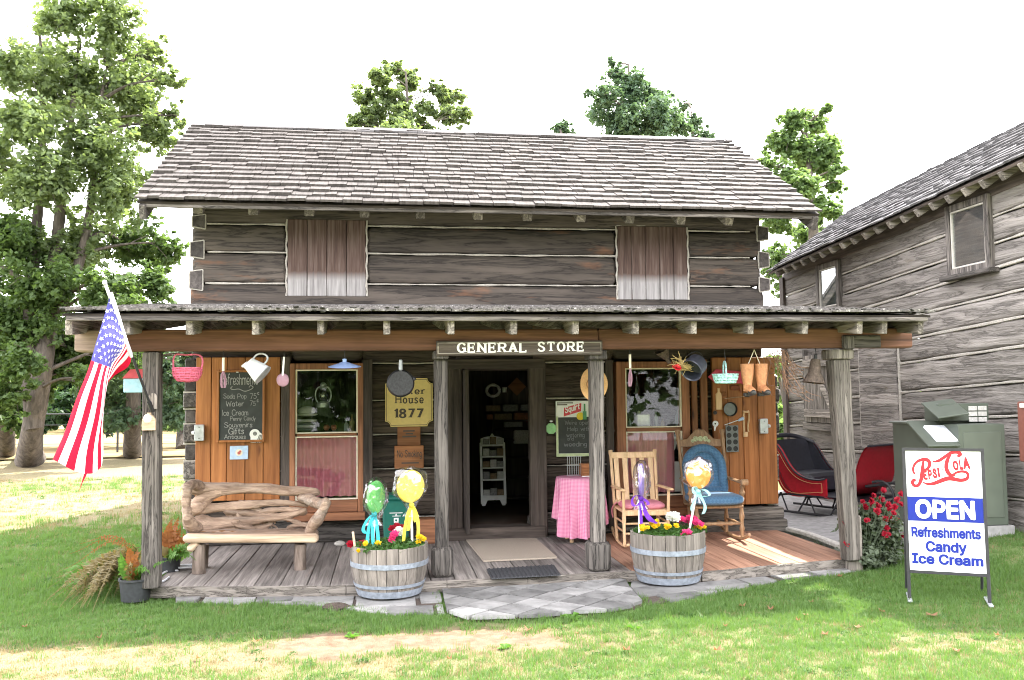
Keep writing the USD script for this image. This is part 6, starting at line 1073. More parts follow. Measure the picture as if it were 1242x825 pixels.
cl_ = rings(np.array(R), False); solo('tablecloth', 'pink checked cloth hanging in folds over the small round table', 'tablecloth', cl_, 'pink_check', True)
bs = at(706, 577, FW-.35); bs = np.array([bs[0], FW-.36, tz+.006]); t = thing('wicker_basket', 'brown wicker basket in a wire rack on the pink covered table', 'basket', bs)
part(t, 'weave', [tube([(bs[0]+x0, bs[1]-.1, bs[2]+z), (bs[0]+x1, bs[1]-.1, bs[2]+z)], .008, 6) for z in np.arange(.01, .14, .017) for x0, x1 in ((-.02, .2),)]+[bb(bs[0]-.02, bs[0]+.2, bs[1]-.095, bs[1]+.06, bs[2], bs[2]+.14)], 'plaque_wood')
part(t, 'paper', bx((bs[0]+.09, bs[1]-.12, bs[2]+.005), (.24, .02, .01), .002), 'white_paint')
t2 = thing('wire_rack', 'thin wire rack standing at the left of the wicker basket', 'rack', bs+np.array([-.1, 0, 0]))
for k in range(7): x = bs[0]-.17+.025*k; part(t2, 'wire', tube([(x, bs[1]-.02, bs[2]), (x, bs[1]-.02, bs[2]+.22)], .003, 5), 'galvanised')
for z in (.01, .12, .22): part(t2, 'wire', tube([(bs[0]-.18, bs[1]-.02, bs[2]+z), (bs[0], bs[1]-.02, bs[2]+z)], .003, 5), 'galvanised')
# ---- recycling bin by the wall
plain('bin_green', (.01, .115, .085), .4, var=.08)
a, b = at(463, 602, FW-.42), at(498, 655, FW-.42); t = thing('recycling_bin', 'dark green recycling bin with a white symbol behind the left barrel', 'bin', ((a[0]+b[0])/2, FW-.3, DZ)); x0, x1, zt = a[0], b[0], a[2]
part(t, 'body', beam(((x0+x1)/2, FW-.28, DZ), ((x0+x1)/2, FW-.28, zt-.05), x1-x0-.05, .26, up=(0, 1, 0), r=.02, w1=x1-x0, h1=.30), 'bin_green'); part(t, 'lid', beam((x0-.01, FW-.28, zt-.02), (x1+.01, FW-.28, zt-.02), .33, .06, r=.02), 'bin_green')
zc_ = (zt+DZ)/2; yb = FW-.28-.146; mx_ = (x0+x1)/2; part(t, 'symbol', [bb(mx_-.07, mx_+.07, yb-.004, yb+.01, zc_+.085, zc_+.092, 0), bb(mx_-.04, mx_+.05, yb-.004, yb+.01, zc_+.052, zc_+.058, 0), slab(Polygon([(-.012, 0), (.012, 0), (0, .02)]), .012, (mx_, yb-.004, zc_+.062), (1, 0, 0), (0, 0, 1)), slab(shapely.difference(sbox(-.025, -.025, .025, .025), Point(0, -.0).buffer(.012)), .012, (mx_, yb-.004, zc_+.01), (1, 0, 0), (0, 0, 1))], 'white_paint', False)
a, b = at(508, 630, FW-.3), at(528, 654, FW-.3); solo('wood_crate', 'reddish wooden box standing behind the left middle porch post', 'box', bb(a[0], b[0], FW-.32, FW-.12, DZ, a[2], .006), 'trim_wood_x')
# ---- light stones at the wall
c = at(412, 655, FW-.3); solo('stone', 'pale stone lying on the deck below the left window', 'stone', ell((c[0], FW-.25, DZ+.025), (.06, .05, .03)), 'kerb_stone', True)

# ================================================================ flag, hanging goods and wall goods
cloth('flag_red', (.62, .015, .05), .35, 200.); cloth('flag_white', (.82, .82, .84), .35, 200.); cloth('flag_blue', (.10, .095, .34), .25, 200.)
fg = [[(134, 356, 7.25), (141, 377, 7.33), (147, 397, 7.42), (153, 415, 7.50), (159, 433, 7.58)], [(122, 398, 7.30), (131, 402, 7.27), (140, 420, 7.36), (146, 430, 7.50), (150, 449, 7.60)],
      [(110, 437, 7.30), (120, 441, 7.20), (129, 444, 7.34), (136, 447, 7.55), (133, 461, 7.70)], [(96, 476, 7.32), (108, 483, 7.20), (121, 488, 7.34), (127, 482, 7.60), (119, 490, 7.75)],
      [(81, 517, 7.34), (95, 525, 7.20), (113, 531, 7.34), (125, 525, 7.60), (112, 532, 7.75)], [(65, 557, 7.36), (82, 567, 7.22), (108, 575, 7.34), (123, 560, 7.60), (95, 600, 7.74)]]
FG = np.array([[at(*p) for p in r] for r in fg])
from scipy.interpolate import RectBivariateSpline
fsp = [RectBivariateSpline(np.linspace(0, 1, 6), [0, .17, .35, .64, 1], FG[:, :, k], kx=3, ky=3) for k in range(3)]
def fpt(u, v):
    p = np.stack([s(u, v, grid=False) for s in fsp], -1); p[..., 1] += .012*np.sin(v*26+u*5)*u+.010*np.sin(u*17+v*7)*np.minimum(u*4, 1); return p
pole0, pole1 = at(184, 496, 7.98), at(127, 343, 7.2)
flag = thing('flag', 'American flag drooping from a slanted pole on the left porch post', 'flag', pole0)
def strip(u0, u1, v0, v1, nu, nv): U, V = np.meshgrid(np.linspace(u0, u1, nu), np.linspace(v0, v1, nv), indexing='ij'); return rings(fpt(U, V), False, False)
for i in range(13): part(flag, 'stripe', strip(.40 if i < 7 else 0, 1, i/13, (i+1)/13, 44 if i < 7 else 60, 5), 'flag_red' if i % 2 == 0 else 'flag_white', True, label='red stripe' if i % 2 == 0 else 'white stripe')
part(flag, 'canton', strip(0, .40, 0, 7/13, 24, 20), 'flag_blue', True, label='dark blue canton')
e_ = 1e-3
for k in range(9):
    for j in range(6 if k % 2 == 0 else 5):
        u, v = .40*((j*2+1+(k % 2))/12), 7/13*((k+1)/10); c = fpt(np.array(u), np.array(v)); du = nrm(fpt(np.array(u+e_), np.array(v))-c); dv_ = fpt(np.array(u), np.array(v+e_))-c; n_ = nrm(np.cross(du, dv_)); dv_ = np.cross(n_, du); o = []
        for q_ in range(10): a_ = q_*.6283; R_ = .019 if q_ % 2 == 0 else .008; o.append(c+R_*(math.cos(a_)*du+math.sin(a_)*dv_))
        V_ = [c]+o; m_ = mk(V_, [[0, 1+q_, 1+(q_+1) % 10] for q_ in range(10)]); both = []
        for s in (-1, 1): w = m_.copy(); w.vertices = w.vertices+n_*s*.004; both.append(w)
        part(flag, 'star', both, 'flag_white', False)
mid = pole0+(pole1-pole0)*.46; part(flag, 'pole', tube([pole0, mid], .011, 10), 'black_metal', 60); part(flag, 'pole', tube([mid, pole1], .012, 10), 'white_paint', 60); part(flag, 'finial', ell(pole1, (.018, .018, .022), 2), 'galvanised', True)
part(flag, 'sleeve', tube([fpt(np.array(0.), np.array(t)) for t in np.linspace(0, 1, 10)], .017, 8), 'flag_white', True)
pxl = at(182, 490, BY)[0]; za, zb = at(183, 482, BY)[2], at(183, 492, BY)[2]
t = thing('flag_bracket', 'weathered wooden bracket block on the left porch post holding the flag pole', 'bracket', (pxl, BY-.02, zb)); part(t, 'block', slab(shapely.union_all([sbox(-.035, 0, .035, .10), Point(0, .10).buffer(.035)]), .03, (pxl+.02, BY+.005, za-.10), (1, 0, 0), (0, 0, 1)), 'pale_timber_z', 30); part(t, 'socket', tube([pole0+np.array([0, .03, -.02]), pole0+(pole1-pole0)*.06], .018, 10), 'black_metal')
zc2 = at(181, 512, BY)[2]; t = thing('bell_cutout', 'small bell shaped wooden cutout below the flag bracket on the left post', 'ornament', (pxl, BY-.02, zc2-.06)); part(t, 'cutout', slab(Polygon([(-.055, -.07), (.055, -.07), (.055, .02), (.035, .05), (.015, .065), (.015, .08), (-.015, .08), (-.015, .065), (-.035, .05), (-.055, .02)]), .03, (pxl-.01, BY-.0, zc2), (1, 0, 0), (0, 0, 1)), 'sawn_slab', 30); part(t, 'bell_top', ell((pxl-.01, BY-.035, zc2+.03), (.035, .015, .04), 2), 'cream_paint', True)
plain('house_blue', (.36, .60, .72), .6); plain('house_red', (.50, .06, .08), .6)
a, b = at(150, 448, 8.42), at(176, 476, 8.42); t = thing('birdhouse', 'pale blue birdhouse with a red roof hanging behind the left porch post', 'birdhouse', ((a[0]+b[0])/2, 8.42, b[2])); zm = at(160, 459, 8.42)[2]; part(t, 'box', bb(a[0], b[0], 8.42, 8.60, b[2], zm), 'house_blue'); part(t, 'roof', slab(Polygon([(a[0]-.01, 0), (b[0]+.01, 0), (b[0]-.02, a[2]-zm), (a[0]+.06, a[2]-zm)]), .20, (0, 8.41, zm), (1, 0, 0), (0, 0, 1)), 'house_red'); part(t, 'hanger', tube([((a[0]+b[0])/2, 8.5, a[2]), ((a[0]+b[0])/2, 8.5, a[2]+.3)], .004, 5), 'iron')
HB = BY+.10; zB = bz0
def hook(t, x, y, z): part(t, 'hook', tube(spline([(x, y, zB+.01), (x, y, (z+zB)/2), (x+.008, y, z)], 8), .004, 6), 'iron')
def weave(t, prof, n, c, m, name='weave', sx=1.0, sy=1.0, r=.006, amp=.006, rows=9):
    o = []; prof = np.array(prof); L = np.r_[0, np.cumsum(np.linalg.norm(np.diff(prof, axis=0), axis=1))]; an = np.linspace(0, 6.2832, 49)
    for k, s in enumerate(np.linspace(0, L[-1], rows)):
        R_ = np.interp(s, L, prof[:, 0]); z = np.interp(s, L, prof[:, 1]); rr_ = R_+amp*np.sin(an*n/2+k*math.pi); o.append(tube(np.stack([sx*rr_*np.cos(an), sy*rr_*np.sin(an), z+0*an], 1)+c, r, 5))
    for k in range(n):
        a_ = k/n*6.2832; o.append(tube(np.stack([sx*prof[:, 0]*math.cos(a_), sy*prof[:, 0]*math.sin(a_), prof[:, 1]], 1)+c, r*.9, 5))
    o.append(lathe(list(prof*[.97, 1])+[(prof[-1, 0]*.94, prof[-1, 1])]+[(p[0]*.93, p[1]+.006) for p in prof[::-1]], 24, (0, 0, 0))); o[-1].vertices = o[-1].vertices*[sx, sy, 1]+c; part(t, name, o, m, 40)
plain('basket_pink', (.58, .12, .20), .7, var=.25, scale=60)
c = at(227, 463, HB); t = thing('wicker_basket', 'pink wicker basket with a tall handle hanging from the left end of the beam', 'basket', c); weave(t, [(.02, 0), (.085, .01), (.115, .05), (.125, .11), (.118, .12)], 16, c, 'basket_pink', sy=.8); part(t, 'handle', tube(spline([c+np.array([-.115, 0, .11]), c+np.array([-.09, 0, .24]), c+np.array([.0, 0, .10+.02]), c+np.array([.1, 0, .25]), c+np.array([.118, 0, .11])][0:2]+[c+np.array([-.02, 0, .235]), c+np.array([.09, 0, .235]), c+np.array([.12, 0, .11])], 24), .008, 7), 'basket_pink', 60)
def whisk(px, y0, y1, label, m, w=.03):
    a, b = at(px, y0, HB), at(px, y1, HB); t = thing('wire_whisk', label, 'whisk', b); L = a[2]-b[2]; part(t, 'handle', tube([a, a-np.array([0, 0, L*.42])], [.012, .014, ][0:1]*2, 8), 'cream_paint', 60)
    for k in range(6): a_ = k*1.05; o = np.array([math.cos(a_), math.sin(a_), 0])*w; s = a-np.array([0, 0, L*.4]); part(t, 'wire', tube(spline([s, s+o*.8-np.array([0, 0, L*.3]), b+o*.5+np.array([0, 0, .01])], 10), .004, 5), m, 60)
    hook(t, a[0], HB, a[2])
plain('mauve_wire', (.30, .17, .22), .5); plain('enamel_blue', (.30, .42, .72), .3, var=.08); plain('enamel_white', (.78, .80, .82), .22, var=.05)
whisk(271, 434, 472, 'old whisk with a cream handle hanging in front of the chalkboard', 'mauve_wire'); whisk(764, 430, 470, 'limp mauve whisk hanging at the left edge of the right window', 'mauve_wire', .02)
c = at(343, 461, HB); t = thing('ladle', 'dark ladle with a white handle hanging right of the chalkboard', 'ladle', c); hz_ = at(345, 433, HB)[2]; part(t, 'bowl', ell(c, (.055, .02, .06), 2), 'mauve_wire', True); part(t, 'handle', tube([c+np.array([0, -.01, .04]), np.array([c[0]+.01, HB, hz_])], .009, 8), 'white_paint', 60); hook(t, c[0]+.01, HB, hz_)
b0_, b1_ = at(319, 455, HB-.02), at(302, 440.5, HB); ax = b1_-b0_; L_ = np.linalg.norm(ax); t = thing('enamel_pitcher', 'white enamel pitcher hanging tilted above the chalkboard', 'pitcher', b0_)
part(t, 'body', lathe([(0, 0), (.090, 0), (.092, .008), (.085, .05), (.066, L_*.75), (.058, L_*.95), (.062, L_), (.056, L_), (.052, L_*.93), (0, L_*.9)], 28, b0_, ax), 'enamel_white', 40); part(t, 'rim', lathe([(.088, 0), (.096, .0), (.096, .007), (.088, .007)], 28, b0_-nrm(ax)*.002, ax), 'galvanised', 40)
sp = b1_+nrm(ax)*.0; up_ = nrm(np.cross(np.cross(ax, [0, 0, 1]), ax)); part(t, 'spout', limbs([(sp-up_*.02, .03, sp-up_*.055+nrm(ax)*.025, .012)], .012, 4), 'enamel_white', True); part(t, 'handle', tube(spline([b0_+ax*.35+up_*.078, b0_+ax*.5+up_*.15, b0_+ax*.85+up_*.13, b0_+ax*.97+up_*.06], 16), .009, 8), 'galvanised', 60)
c = at(418, 445, HB); t = thing('enamel_plate', 'shallow blue enamel plate hanging in front of the left window top', 'plate', c); part(t, 'dish', lathe([(.02, .035), (.06, .022), (.145, -.002), (.148, .002), (.06, .030), (.02, .045)], 32, c, (0, -.12, 1)), 'enamel_blue', True); part(t, 'knob', lathe([(0, 0), (.016, 0), (.02, .03), (0, .035)], 14, c+np.array([0, 0, .04])), 'enamel_blue', 40); hook(t, c[0], HB, c[2]+.07)
c = at(486, 465, HB); r_ = 16.3/1080*8.1; t = thing('skillet', 'black cast iron skillet hanging by its handle in front of the yellow sign', 'frying pan', c-np.array([0, 0, r_])); part(t, 'pan', lathe([(0, .0), (r_*.86, 0), (r_, -.05), (r_+.004, -.05), (r_*.9, .008), (0, .008)], 36, c, (0, -1, 0)), 'iron', 40); zt = at(486, 436, HB)[2]; part(t, 'handle', beam(c+np.array([0, 0, r_*.95]), (c[0], HB, zt), .022, .036, up=(1, 0, 0), r=.008, w1=.018, h1=.03), 'steel'); plain('steel', (.35, .37, .39), .4, metal=.6); part(t, 'spout_lip', ell(c+np.array([r_*.97, .03, .04]), (.02, .02, .02), 1), 'iron', True)
plain('felt_tan', (.62, .38, .17), .9, var=.12, bump=.3, scale=90)
c = at(720, 466, 8.44); t = thing('felt_hat', 'tan wide brimmed hat hung behind the right middle porch post', 'hat', c); an = np.linspace(0, 6.2832, 49)[:-1]; R = []
for f in np.linspace(0.45, 1, 8): w = .022*np.cos(2*an)*f*f; R.append(np.stack([c[0]+.135*f*np.cos(an), 8.44-.08*np.abs(np.cos(an))**2*(f-.45)*.5+0*w, c[2]+.165*f*np.sin(an)], 1))
part(t, 'brim', cat([rings(np.array(R), False), rings(np.array(R)+np.array([0, .006, 0]), False)]), 'felt_tan', True); part(t, 'crown', lathe([(.0, .11), (.045, .105), (.062, .08), (.068, .0), (.0, .0)], 28, (c[0], 8.45, c[2]), (0, -1, 0)), 'felt_tan', 50); part(t, 'band', lathe([(.0685, .0), (.071, .002), (.069, .02), (.066, .022)], 28, (c[0], 8.45, c[2]), (0, -1, 0)), 'plaque_wood', 50)
c = at(806, 430, HB+.12); t = thing('metal_funnel', 'brown rusty metal funnel tucked under the beam above the right window', 'funnel', c); part(t, 'cone', lathe([(.02, -.06), (.075, .06), (.07, .06), (.014, -.05)], 24, c, (-.7, -.3, 1)), 'rusty_iron', 40); part(t, 'tube_end', lathe([(.012, -.1), (.018, -.1), (.02, -.05), (.012, -.05)], 14, c, (-.7, -.3, 1)), 'rusty_iron', 40)
plain('pot_enamel', (.04, .045, .06), .22, var=.2); plain('straw', (.55, .42, .18), .9, var=.3); plain('silk_red', (.62, .02, .03), .7)
b0_, b1_ = at(848, 447, HB), at(836, 443.5, HB-.06); c = (b0_+b1_)/2; t = thing('enamel_pot', 'dark enamel pot hanging on its side with straw and a red flower', 'pot', c); ax = nrm((-.62, -.55, -.45)); part(t, 'body', lathe([(0, 0), (.085, 0), (.10, .02), (.105, .16), (.112, .165), (.108, .17), (.098, .16), (.094, .03), (0, .012)], 30, c-ax*.09, ax), 'pot_enamel', 40); part(t, 'bail', tube(spline([c+np.array([.1, 0, .03]), c+np.array([.05, 0, .14]), c+np.array([-.08, 0, .1])], 12), .004, 6), 'iron')
c = at(830, 446, HB-.04); t = thing('straw_flower', 'bundle of straw with one red silk flower stuck into the dark pot', 'flower', c); qq = np.random.default_rng(8); part(t, 'straw', [tube([c+np.array([.06, .0, 0])+qq.normal(0, .015, 3), c+np.array([-.02, 0, .02])+qq.normal(0, .035, 3), c+np.array([-.06, 0, .03])+qq.normal(0, .05, 3)], .002, 4) for _ in range(40)], 'straw', False); part(t, 'bloom', [bloom(at(822, 447, HB-.08), .042, 8, 3, 4), bloom(at(819, 446, HB-.07), .03, 8, 5, 3)], 'silk_red', False)
plain('board_red', (.55, .05, .10), .6, var=.1)
a, b = at(859, 447, FW-.16), at(907, 467, FW-.16); h_ = a[2]-b[2]; Wd = b[0]-a[0]; t = thing('arrow_board', 'red arrow shaped board behind the turquoise basket on the plank wall', 'board', a); part(t, 'board', slab(Polygon([(0, h_*.5), (Wd*.2, h_*.95), (Wd*.86, h_*.8), (Wd*.97, h_), (Wd, h_*.05), (Wd*.9, h_*.0), (Wd*.85, h_*.1), (Wd*.2, h_*.1)]), .02, (a[0], FW-.16, b[2]), (1, 0, 0), (0, 0, 1)), 'board_red', 30)
plain('basket_aqua', (.35, .60, .58), .7, var=.45, scale=60)
c = at(880, 465, HB); t = thing('wicker_basket', 'turquoise and white woven basket hanging beside the boots', 'basket', c); weave(t, [(.02, 0), (.095, .004), (.115, .05), (.122, .085)], 18, c, 'basket_aqua', sy=.7, rows=7); part(t, 'handle', tube(spline([c+np.array([-.02, -.07, .08]), c+np.array([-.01, -.03, .20]), c+np.array([.0, .03, .20]), c+np.array([.01, .07, .08])], 14), .009, 7), 'basket_aqua', 60); hook(t, c[0], HB, c[2]+.21)
plain('leather', (.44, .20, .09), .5, var=.2, bump=.2, scale=40); plain('leather_black', (.03, .028, .026), .4)
zt, zl_ = at(915, 444, HB)[2], at(915, 477, HB)[2]; t = thing('boots', 'pair of tan leather boots with black toes hanging from the beam', 'boots', at(915, 477, HB)); Hh = zt-zl_
for i, px in enumerate((906.5, 923.5)):
    x = at(px, 460, HB)[0]; part(t, 'boot_shaft', lathe([(.0, 0), (.040, .0), (.042, Hh*.25), (.058, Hh*.6), (.066, Hh), (.060, Hh), (.05, Hh*.6), (0, Hh*.5)], 20, (x, HB, zl_+.02)), 'leather', 50, label='tan boot shaft'); part(t, 'boot_foot', limbs([((x, HB-.0, zl_+.05), .042, (x+.006, HB-.10, zl_+.02), .034)], .012, 5), 'leather', True); part(t, 'toe_cap', limbs([((x+.004, HB-.08, zl_+.012), .036, (x+.006, HB-.125, zl_+.006), .028)], .012, 5), 'leather_black', True); part(t, 'heel', bb(x-.03, x+.03, HB-.01, HB+.045, zl_-.03, zl_+.005), 'leather_black')
    part(t, 'strap', tube([(x, HB, zt-.01), (at(915, 432, HB)[0], HB, zB)], .004, 5), 'cream_paint')
qq = np.random.default_rng(19); c = at(938, 430, HB); t = thing('dried_vine', 'tangle of dry brown vine hanging from the beam right of the boots', 'vine', c); vt, lf = [], []
for k in range(34):
    s0 = np.array([c[0]+qq.uniform(-.08, .12), HB+qq.uniform(-.08, .08), zB-.005]); L = qq.uniform(.12, .5); sw_x = qq.uniform(-.02, .28); P_ = spline([s0, s0+np.array([sw_x*.3, qq.normal(0, .03), -L*.4]), s0+np.array([sw_x*.8, qq.normal(0, .05), -L*.85]), s0+np.array([sw_x*1.2, qq.normal(0, .05), -L])], 12); vt.append(tube(P_, .0028, 4))
    for p_ in P_[3::2]: d = qq.normal(0, 1, 3)*.018; lf.append(mk([p_, p_+d, p_+d*1.5+np.array([0, 0, -.012])], [[0, 1, 2]]))
plain('vine_brown', (.26, .15, .10), .9, var=.3); part(t, 'stem', vt, 'vine_brown', False); part(t, 'dry_leaves', lf, 'dead_leaf', False)
c = at(987, 462, HB-.02); t = thing('hanging_bell', 'rusty iron bell hanging from the beam left of the right porch post', 'bell', c); part(t, 'bell_body', lathe([(.105, -.02), (.085, .03), (.058, .08), (.050, .16), (.042, .21), (.0, .215), (0, .2), (.036, .19), (.045, .08), (.075, .02), (.098, -.02)], 26, c, (.12, 0, 1)), 'rusty_iron', 45); part(t, 'clapper', tube([c+np.array([0, 0, .06]), c+np.array([-.01, 0, -.03])], .008, 8), 'iron'); part(t, 'yoke', bx(c+np.array([.025, 0, .225]), (.03, .03, .06), .006), 'iron'); hook(t, c[0]+.03, HB-.02, c[2]+.25)
# ---- kitchen things on the right plank panel
WY = FW-.105
def wx(px, py): return at(px, py, WY)
def onwall(nm, label, catg, pieces):
    c = pieces[0][1].vertices.mean(0) if isinstance(pieces[0][1], trimesh.Trimesh) else np.zeros(3); t = thing(nm, label, catg, c)
    for n_, m_, k_ in pieces: part(t, n_, m_, k_, 40)
def disc(px, py, rpx, prof, n=30): c = wx(px, py); s = rpx/1080*10.3; return lathe([(r*s, z) for r, z in prof], n, c, (0, -1, 0))
a, b = wx(868, 471), wx(876, 497); onwall('cutting_board', 'small paddle shaped cutting board at the top left of the utensil wall', 'cutting board', [('board', slab(Polygon([(a[0], b[2]), (b[0], b[2]), (b[0], a[2]-.07), (b[0]-.025, a[2]-.045), (b[0]-.025, a[2]), (a[0]+.025, a[2]), (a[0]+.025, a[2]-.045), (a[0], a[2]-.07)]), .016, (0, WY, 0), (1, 0, 0), (0, 0, 1)), 'light_chair')])
c = wx(878, 478); an = np.linspace(0, 6.2832, 20); onwall('cookie_cutter', 'little copper ring hanging beside the cutting board', 'ring', [('ring', tube(c+np.stack([.027*np.cos(an), 0*an-.01, .027*np.sin(an)], 1), .006, 6), 'plaque_wood')])
onwall('toasting_fork', 'long thin toasting fork fixed level above the round pan', 'fork', [('shaft', tube([wx(879, 483.5), wx(903, 481)], .006, 6), 'antique_wood'), ('tine', tube([wx(903, 481), wx(909, 479)], .004, 5), 'iron'), ('tine', tube([wx(903, 481), wx(909, 481.5)], .004, 5), 'iron')])
onwall('round_pan', 'round black baking pan hung in the middle of the utensil wall', 'pan', [('rim', disc(885, 496.5, 8.8, [(.86, .0), (1, .03), (1.02, .03), (.9, .0)]), 'iron'), ('base', disc(885, 496.5, 8.8, [(0, .004), (.87, .004), (.87, 0), (0, 0)]), 'pan_grey')]); plain('pan_grey', (.14, .15, .155), .4, metal=.4)
c = wx(866, 500.5); onwall('small_bell', 'small dark round bell at the left of the utensil wall', 'bell', [('knob', lathe([(0, 0), (.012, 0), (.012, .02), (.024, .035), (.02, .05), (0, .052)], 16, c, (0, -1, 0)), 'iron')])
c = wx(867, 514); onwall('porcelain_dish', 'small white porcelain dish with a tail hanging left of the muffin tin', 'dish', [('dish', lathe([(0, .01), (.02, .008), (.036, .022), (.036, .016), (.02, .0), (0, 0)], 20, c, (0, -1, 0)), 'enamel_white'), ('tail', beam(c+np.array([-.0, -.008, -.03]), c+np.array([-.008, -.008, -.085]), .03, .012, up=(0, 1, 0), r=.004, w1=.012), 'enamel_white'), ('hole', lathe([(0, 0), (.009, 0), (.009, .004), (0, .004)], 12, c+np.array([0, -.012, 0]), (0, -1, 0)), 'iron')])
p, q = wx(879, 515.5), wx(899, 508.5); onwall('ladle', 'pale blue enamel ladle slanting up to the right above the muffin tin', 'ladle', [('handle', tube([p, q], .005, 6), 'enamel_white'), ('bowl', limbs([(q+np.array([-.03, -.01, -.012]), .014, q+np.array([.012, -.01, .006]), .022)], .01, 4), 'pale_blue')])
a, b = wx(879, 516), wx(895, 548); mt = thing('muffin_tin', 'grey muffin tin with eight cups hung beside the blue rocking chair', 'baking tin', (a[0], WY, b[2])); g = sbox(a[0], b[2], b[0], a[2]).buffer(-.01).buffer(.01); cups = [(a[0]+(b[0]-a[0])*(i+.5)/2, b[2]+(a[2]-b[2])*(j+.5)/4) for i in range(2) for j in range(4)]
part(mt, 'plate', slab(shapely.difference(g, shapely.union_all([Point(*p).buffer(.030) for p in cups])), .006, (0, WY-.03, 0), (1, 0, 0), (0, 0, 1)), 'pan_grey', False)
for p in cups: part(mt, 'cup', lathe([(.030, .03), (.022, .004), (0, .004), (0, .0), (.024, .0), (.032, .028)], 18, (p[0], WY, p[1]), (0, -1, 0)), 'iron', 40)
a, b = wx(901, 498), wx(909, 530); x0, x1 = a[0], b[0]
onwall('wooden_rack', 'wooden two rail utensil rack hung right of the muffin tin', 'rack', [('rail', slab(Polygon([(x0, b[2]), (x0+.022, b[2]), (x0+.022, a[2]), (x0, a[2])]), .018, (0, WY, 0), (1, 0, 0), (0, 0, 1)), 'light_chair'), ('rail', tube(spline([(x1-.012, WY-.01, b[2]+.06), (x1-.02, WY-.01, (a[2]+b[2])/2-.03), (x1-.005, WY-.01, (a[2]+b[2])/2+.05), (x1-.012, WY-.01, a[2])], 20), .010, 8), 'light_chair'), ('cross_bar', bb(x0, x1+.005, WY-.018, WY-.002, a[2]-.03, a[2]-.005), 'light_chair'), ('cross_bar', bb(x0-.005, x0+.05, WY-.02, WY-.002, b[2], b[2]+.06), 'light_chair')])
c = wx(891, 470.5); onwall('rusty_clamp', 'rusty iron clamp hung just under the red arrow board', 'tool', [('jaw', bx(c, (.10, .03, .06), .01), 'rusty_red'), ('screw_bar', tube([c+np.array([.05, 0, .03]), c+np.array([.075, -.01, -.06])], .008, 7), 'rusty_red')]); plain('rusty_red', (.20, .06, .03), .8, var=.3)

# ================================================================ ferns in pots
leafmat('fern_green', [(0, (.09, .20, .03)), (.6, (.17, .32, .06)), (1, (.30, .42, .10))], .35); leafmat('fern_rust', [(0, (.26, .10, .03)), (.5, (.42, .19, .06)), (1, (.50, .30, .12))], .3); leafmat('fern_straw', [(0, (.20, .16, .07)), (.4, (.28, .26, .12)), (.75, (.16, .25, .07)), (1, (.27, .15, .06))], .3)
plain('pot_black', (.022, .024, .026), .55, var=.3)
def frond(P, w, n, seed, dens=1.0):
    q = np.random.default_rng(seed); Q = spline(P, n); t_, A, B = frames(Q); V, F = [], []
    for i in range(1, n):
        f = i/(n-1); L = w*math.sin(math.pi*min(1, .12+.9*f))**.7*q.uniform(.7, 1.15)*(1-.6*f*f); sd_ = nrm(np.cross(t_[i], [q.normal(0, .35), -.85, .45+q.normal(0, .35)]))
        for s in (-1, 1):
            if q.random() > dens: continue
            e = Q[i]+sd_*s*L+t_[i]*L*.35+np.array([0, 0, -L*.25]); wd = t_[i]*L*.34; k = len(V); V += [Q[i]-wd*.5, Q[i]+wd*.5, (Q[i]+e)/2+wd*.8+np.array([0, 0, .004]), e, (Q[i]+e)/2-wd*.8]; F += [[k, k+1, k+2], [k, k+2, k+4], [k+4, k+2, k+3]]
    return mk(V, F), tube(Q, np.linspace(.004, .0015, n), 5)
def potted(nm, label, px, ytop, ybot, rpx, fronds, z=0.0, pot='pot_black'):
    b = gp(px, ybot, z); d = np.dot(b-EYE, fwd); s = d/FPX; r = rpx*s; top = on(px, ytop, (0, b[1], 0), (0, 1, 0)); h = top[2]-z; b[1] += r*.6; t = thing(nm, label, 'potted plant', (b[0], b[1], z))
    part(t, 'pot', lathe([(0, .0), (r*.86, 0), (r*.98, h*.9), (r*1.04, h*.91), (r*1.04, h), (r*.95, h), (r*.92, h*.85), (0, h*.85)], 28, (b[0], b[1], z)), pot, 40); part(t, 'soil', lathe([(0, h*.88), (r*.92, h*.87), (0, h*.9)], 20, (b[0], b[1], z)), 'soil', True); r0 = np.array([b[0], b[1], z+h*.88])
    for i, (path, w, m, dens) in enumerate(fronds):
        P_ = [r0+np.array([(path[0][0]-px)*s*.25, 0, 0])]+[on(x, y, (0, b[1]+dy, 0), (0, 1, 0)) for x, y, dy in path]; lf_, st_ = frond(P_, w, 26, i*5+int(px), dens); f = part(t, 'frond', lf_, m, False); part(f, 'stem', st_, m, False)
potted('potted_fern', 'potted fern with green and rusty fronds in a black pot on the grass', 161, 703, 730, 19, [([(152, 690, -.02), (146, 668, -.05)], .05, 'fern_green', 1), ([(150, 692, 0), (143, 675, .0)], .05, 'fern_green', 1), ([(158, 685, 0), (157, 668, 0), (149, 662, -.05)], .05, 'fern_rust', 1), ([(163, 684, 0), (168, 665, .05)], .05, 'fern_rust', 1), ([(160, 690, -.1), (165, 675, -.15), (172, 668, -.15)], .045, 'fern_rust', .9), ([(170, 690, 0), (180, 678, 0), (192, 672, 0)], .06, 'fern_straw', 1), ([(172, 692, -.05), (188, 684, -.1), (204, 680, -.1)], .05, 'fern_green', 1), ([(165, 690, -.1), (176, 690, -.16), (182, 697, -.2)], .05, 'fern_green', 1), ([(155, 692, -.1), (158, 684, -.16), (160, 697, -.2)], .05, 'fern_straw', 1), ([(168, 688, 0), (182, 668, 0), (196, 655, 0)], .055, 'fern_straw', .9)])
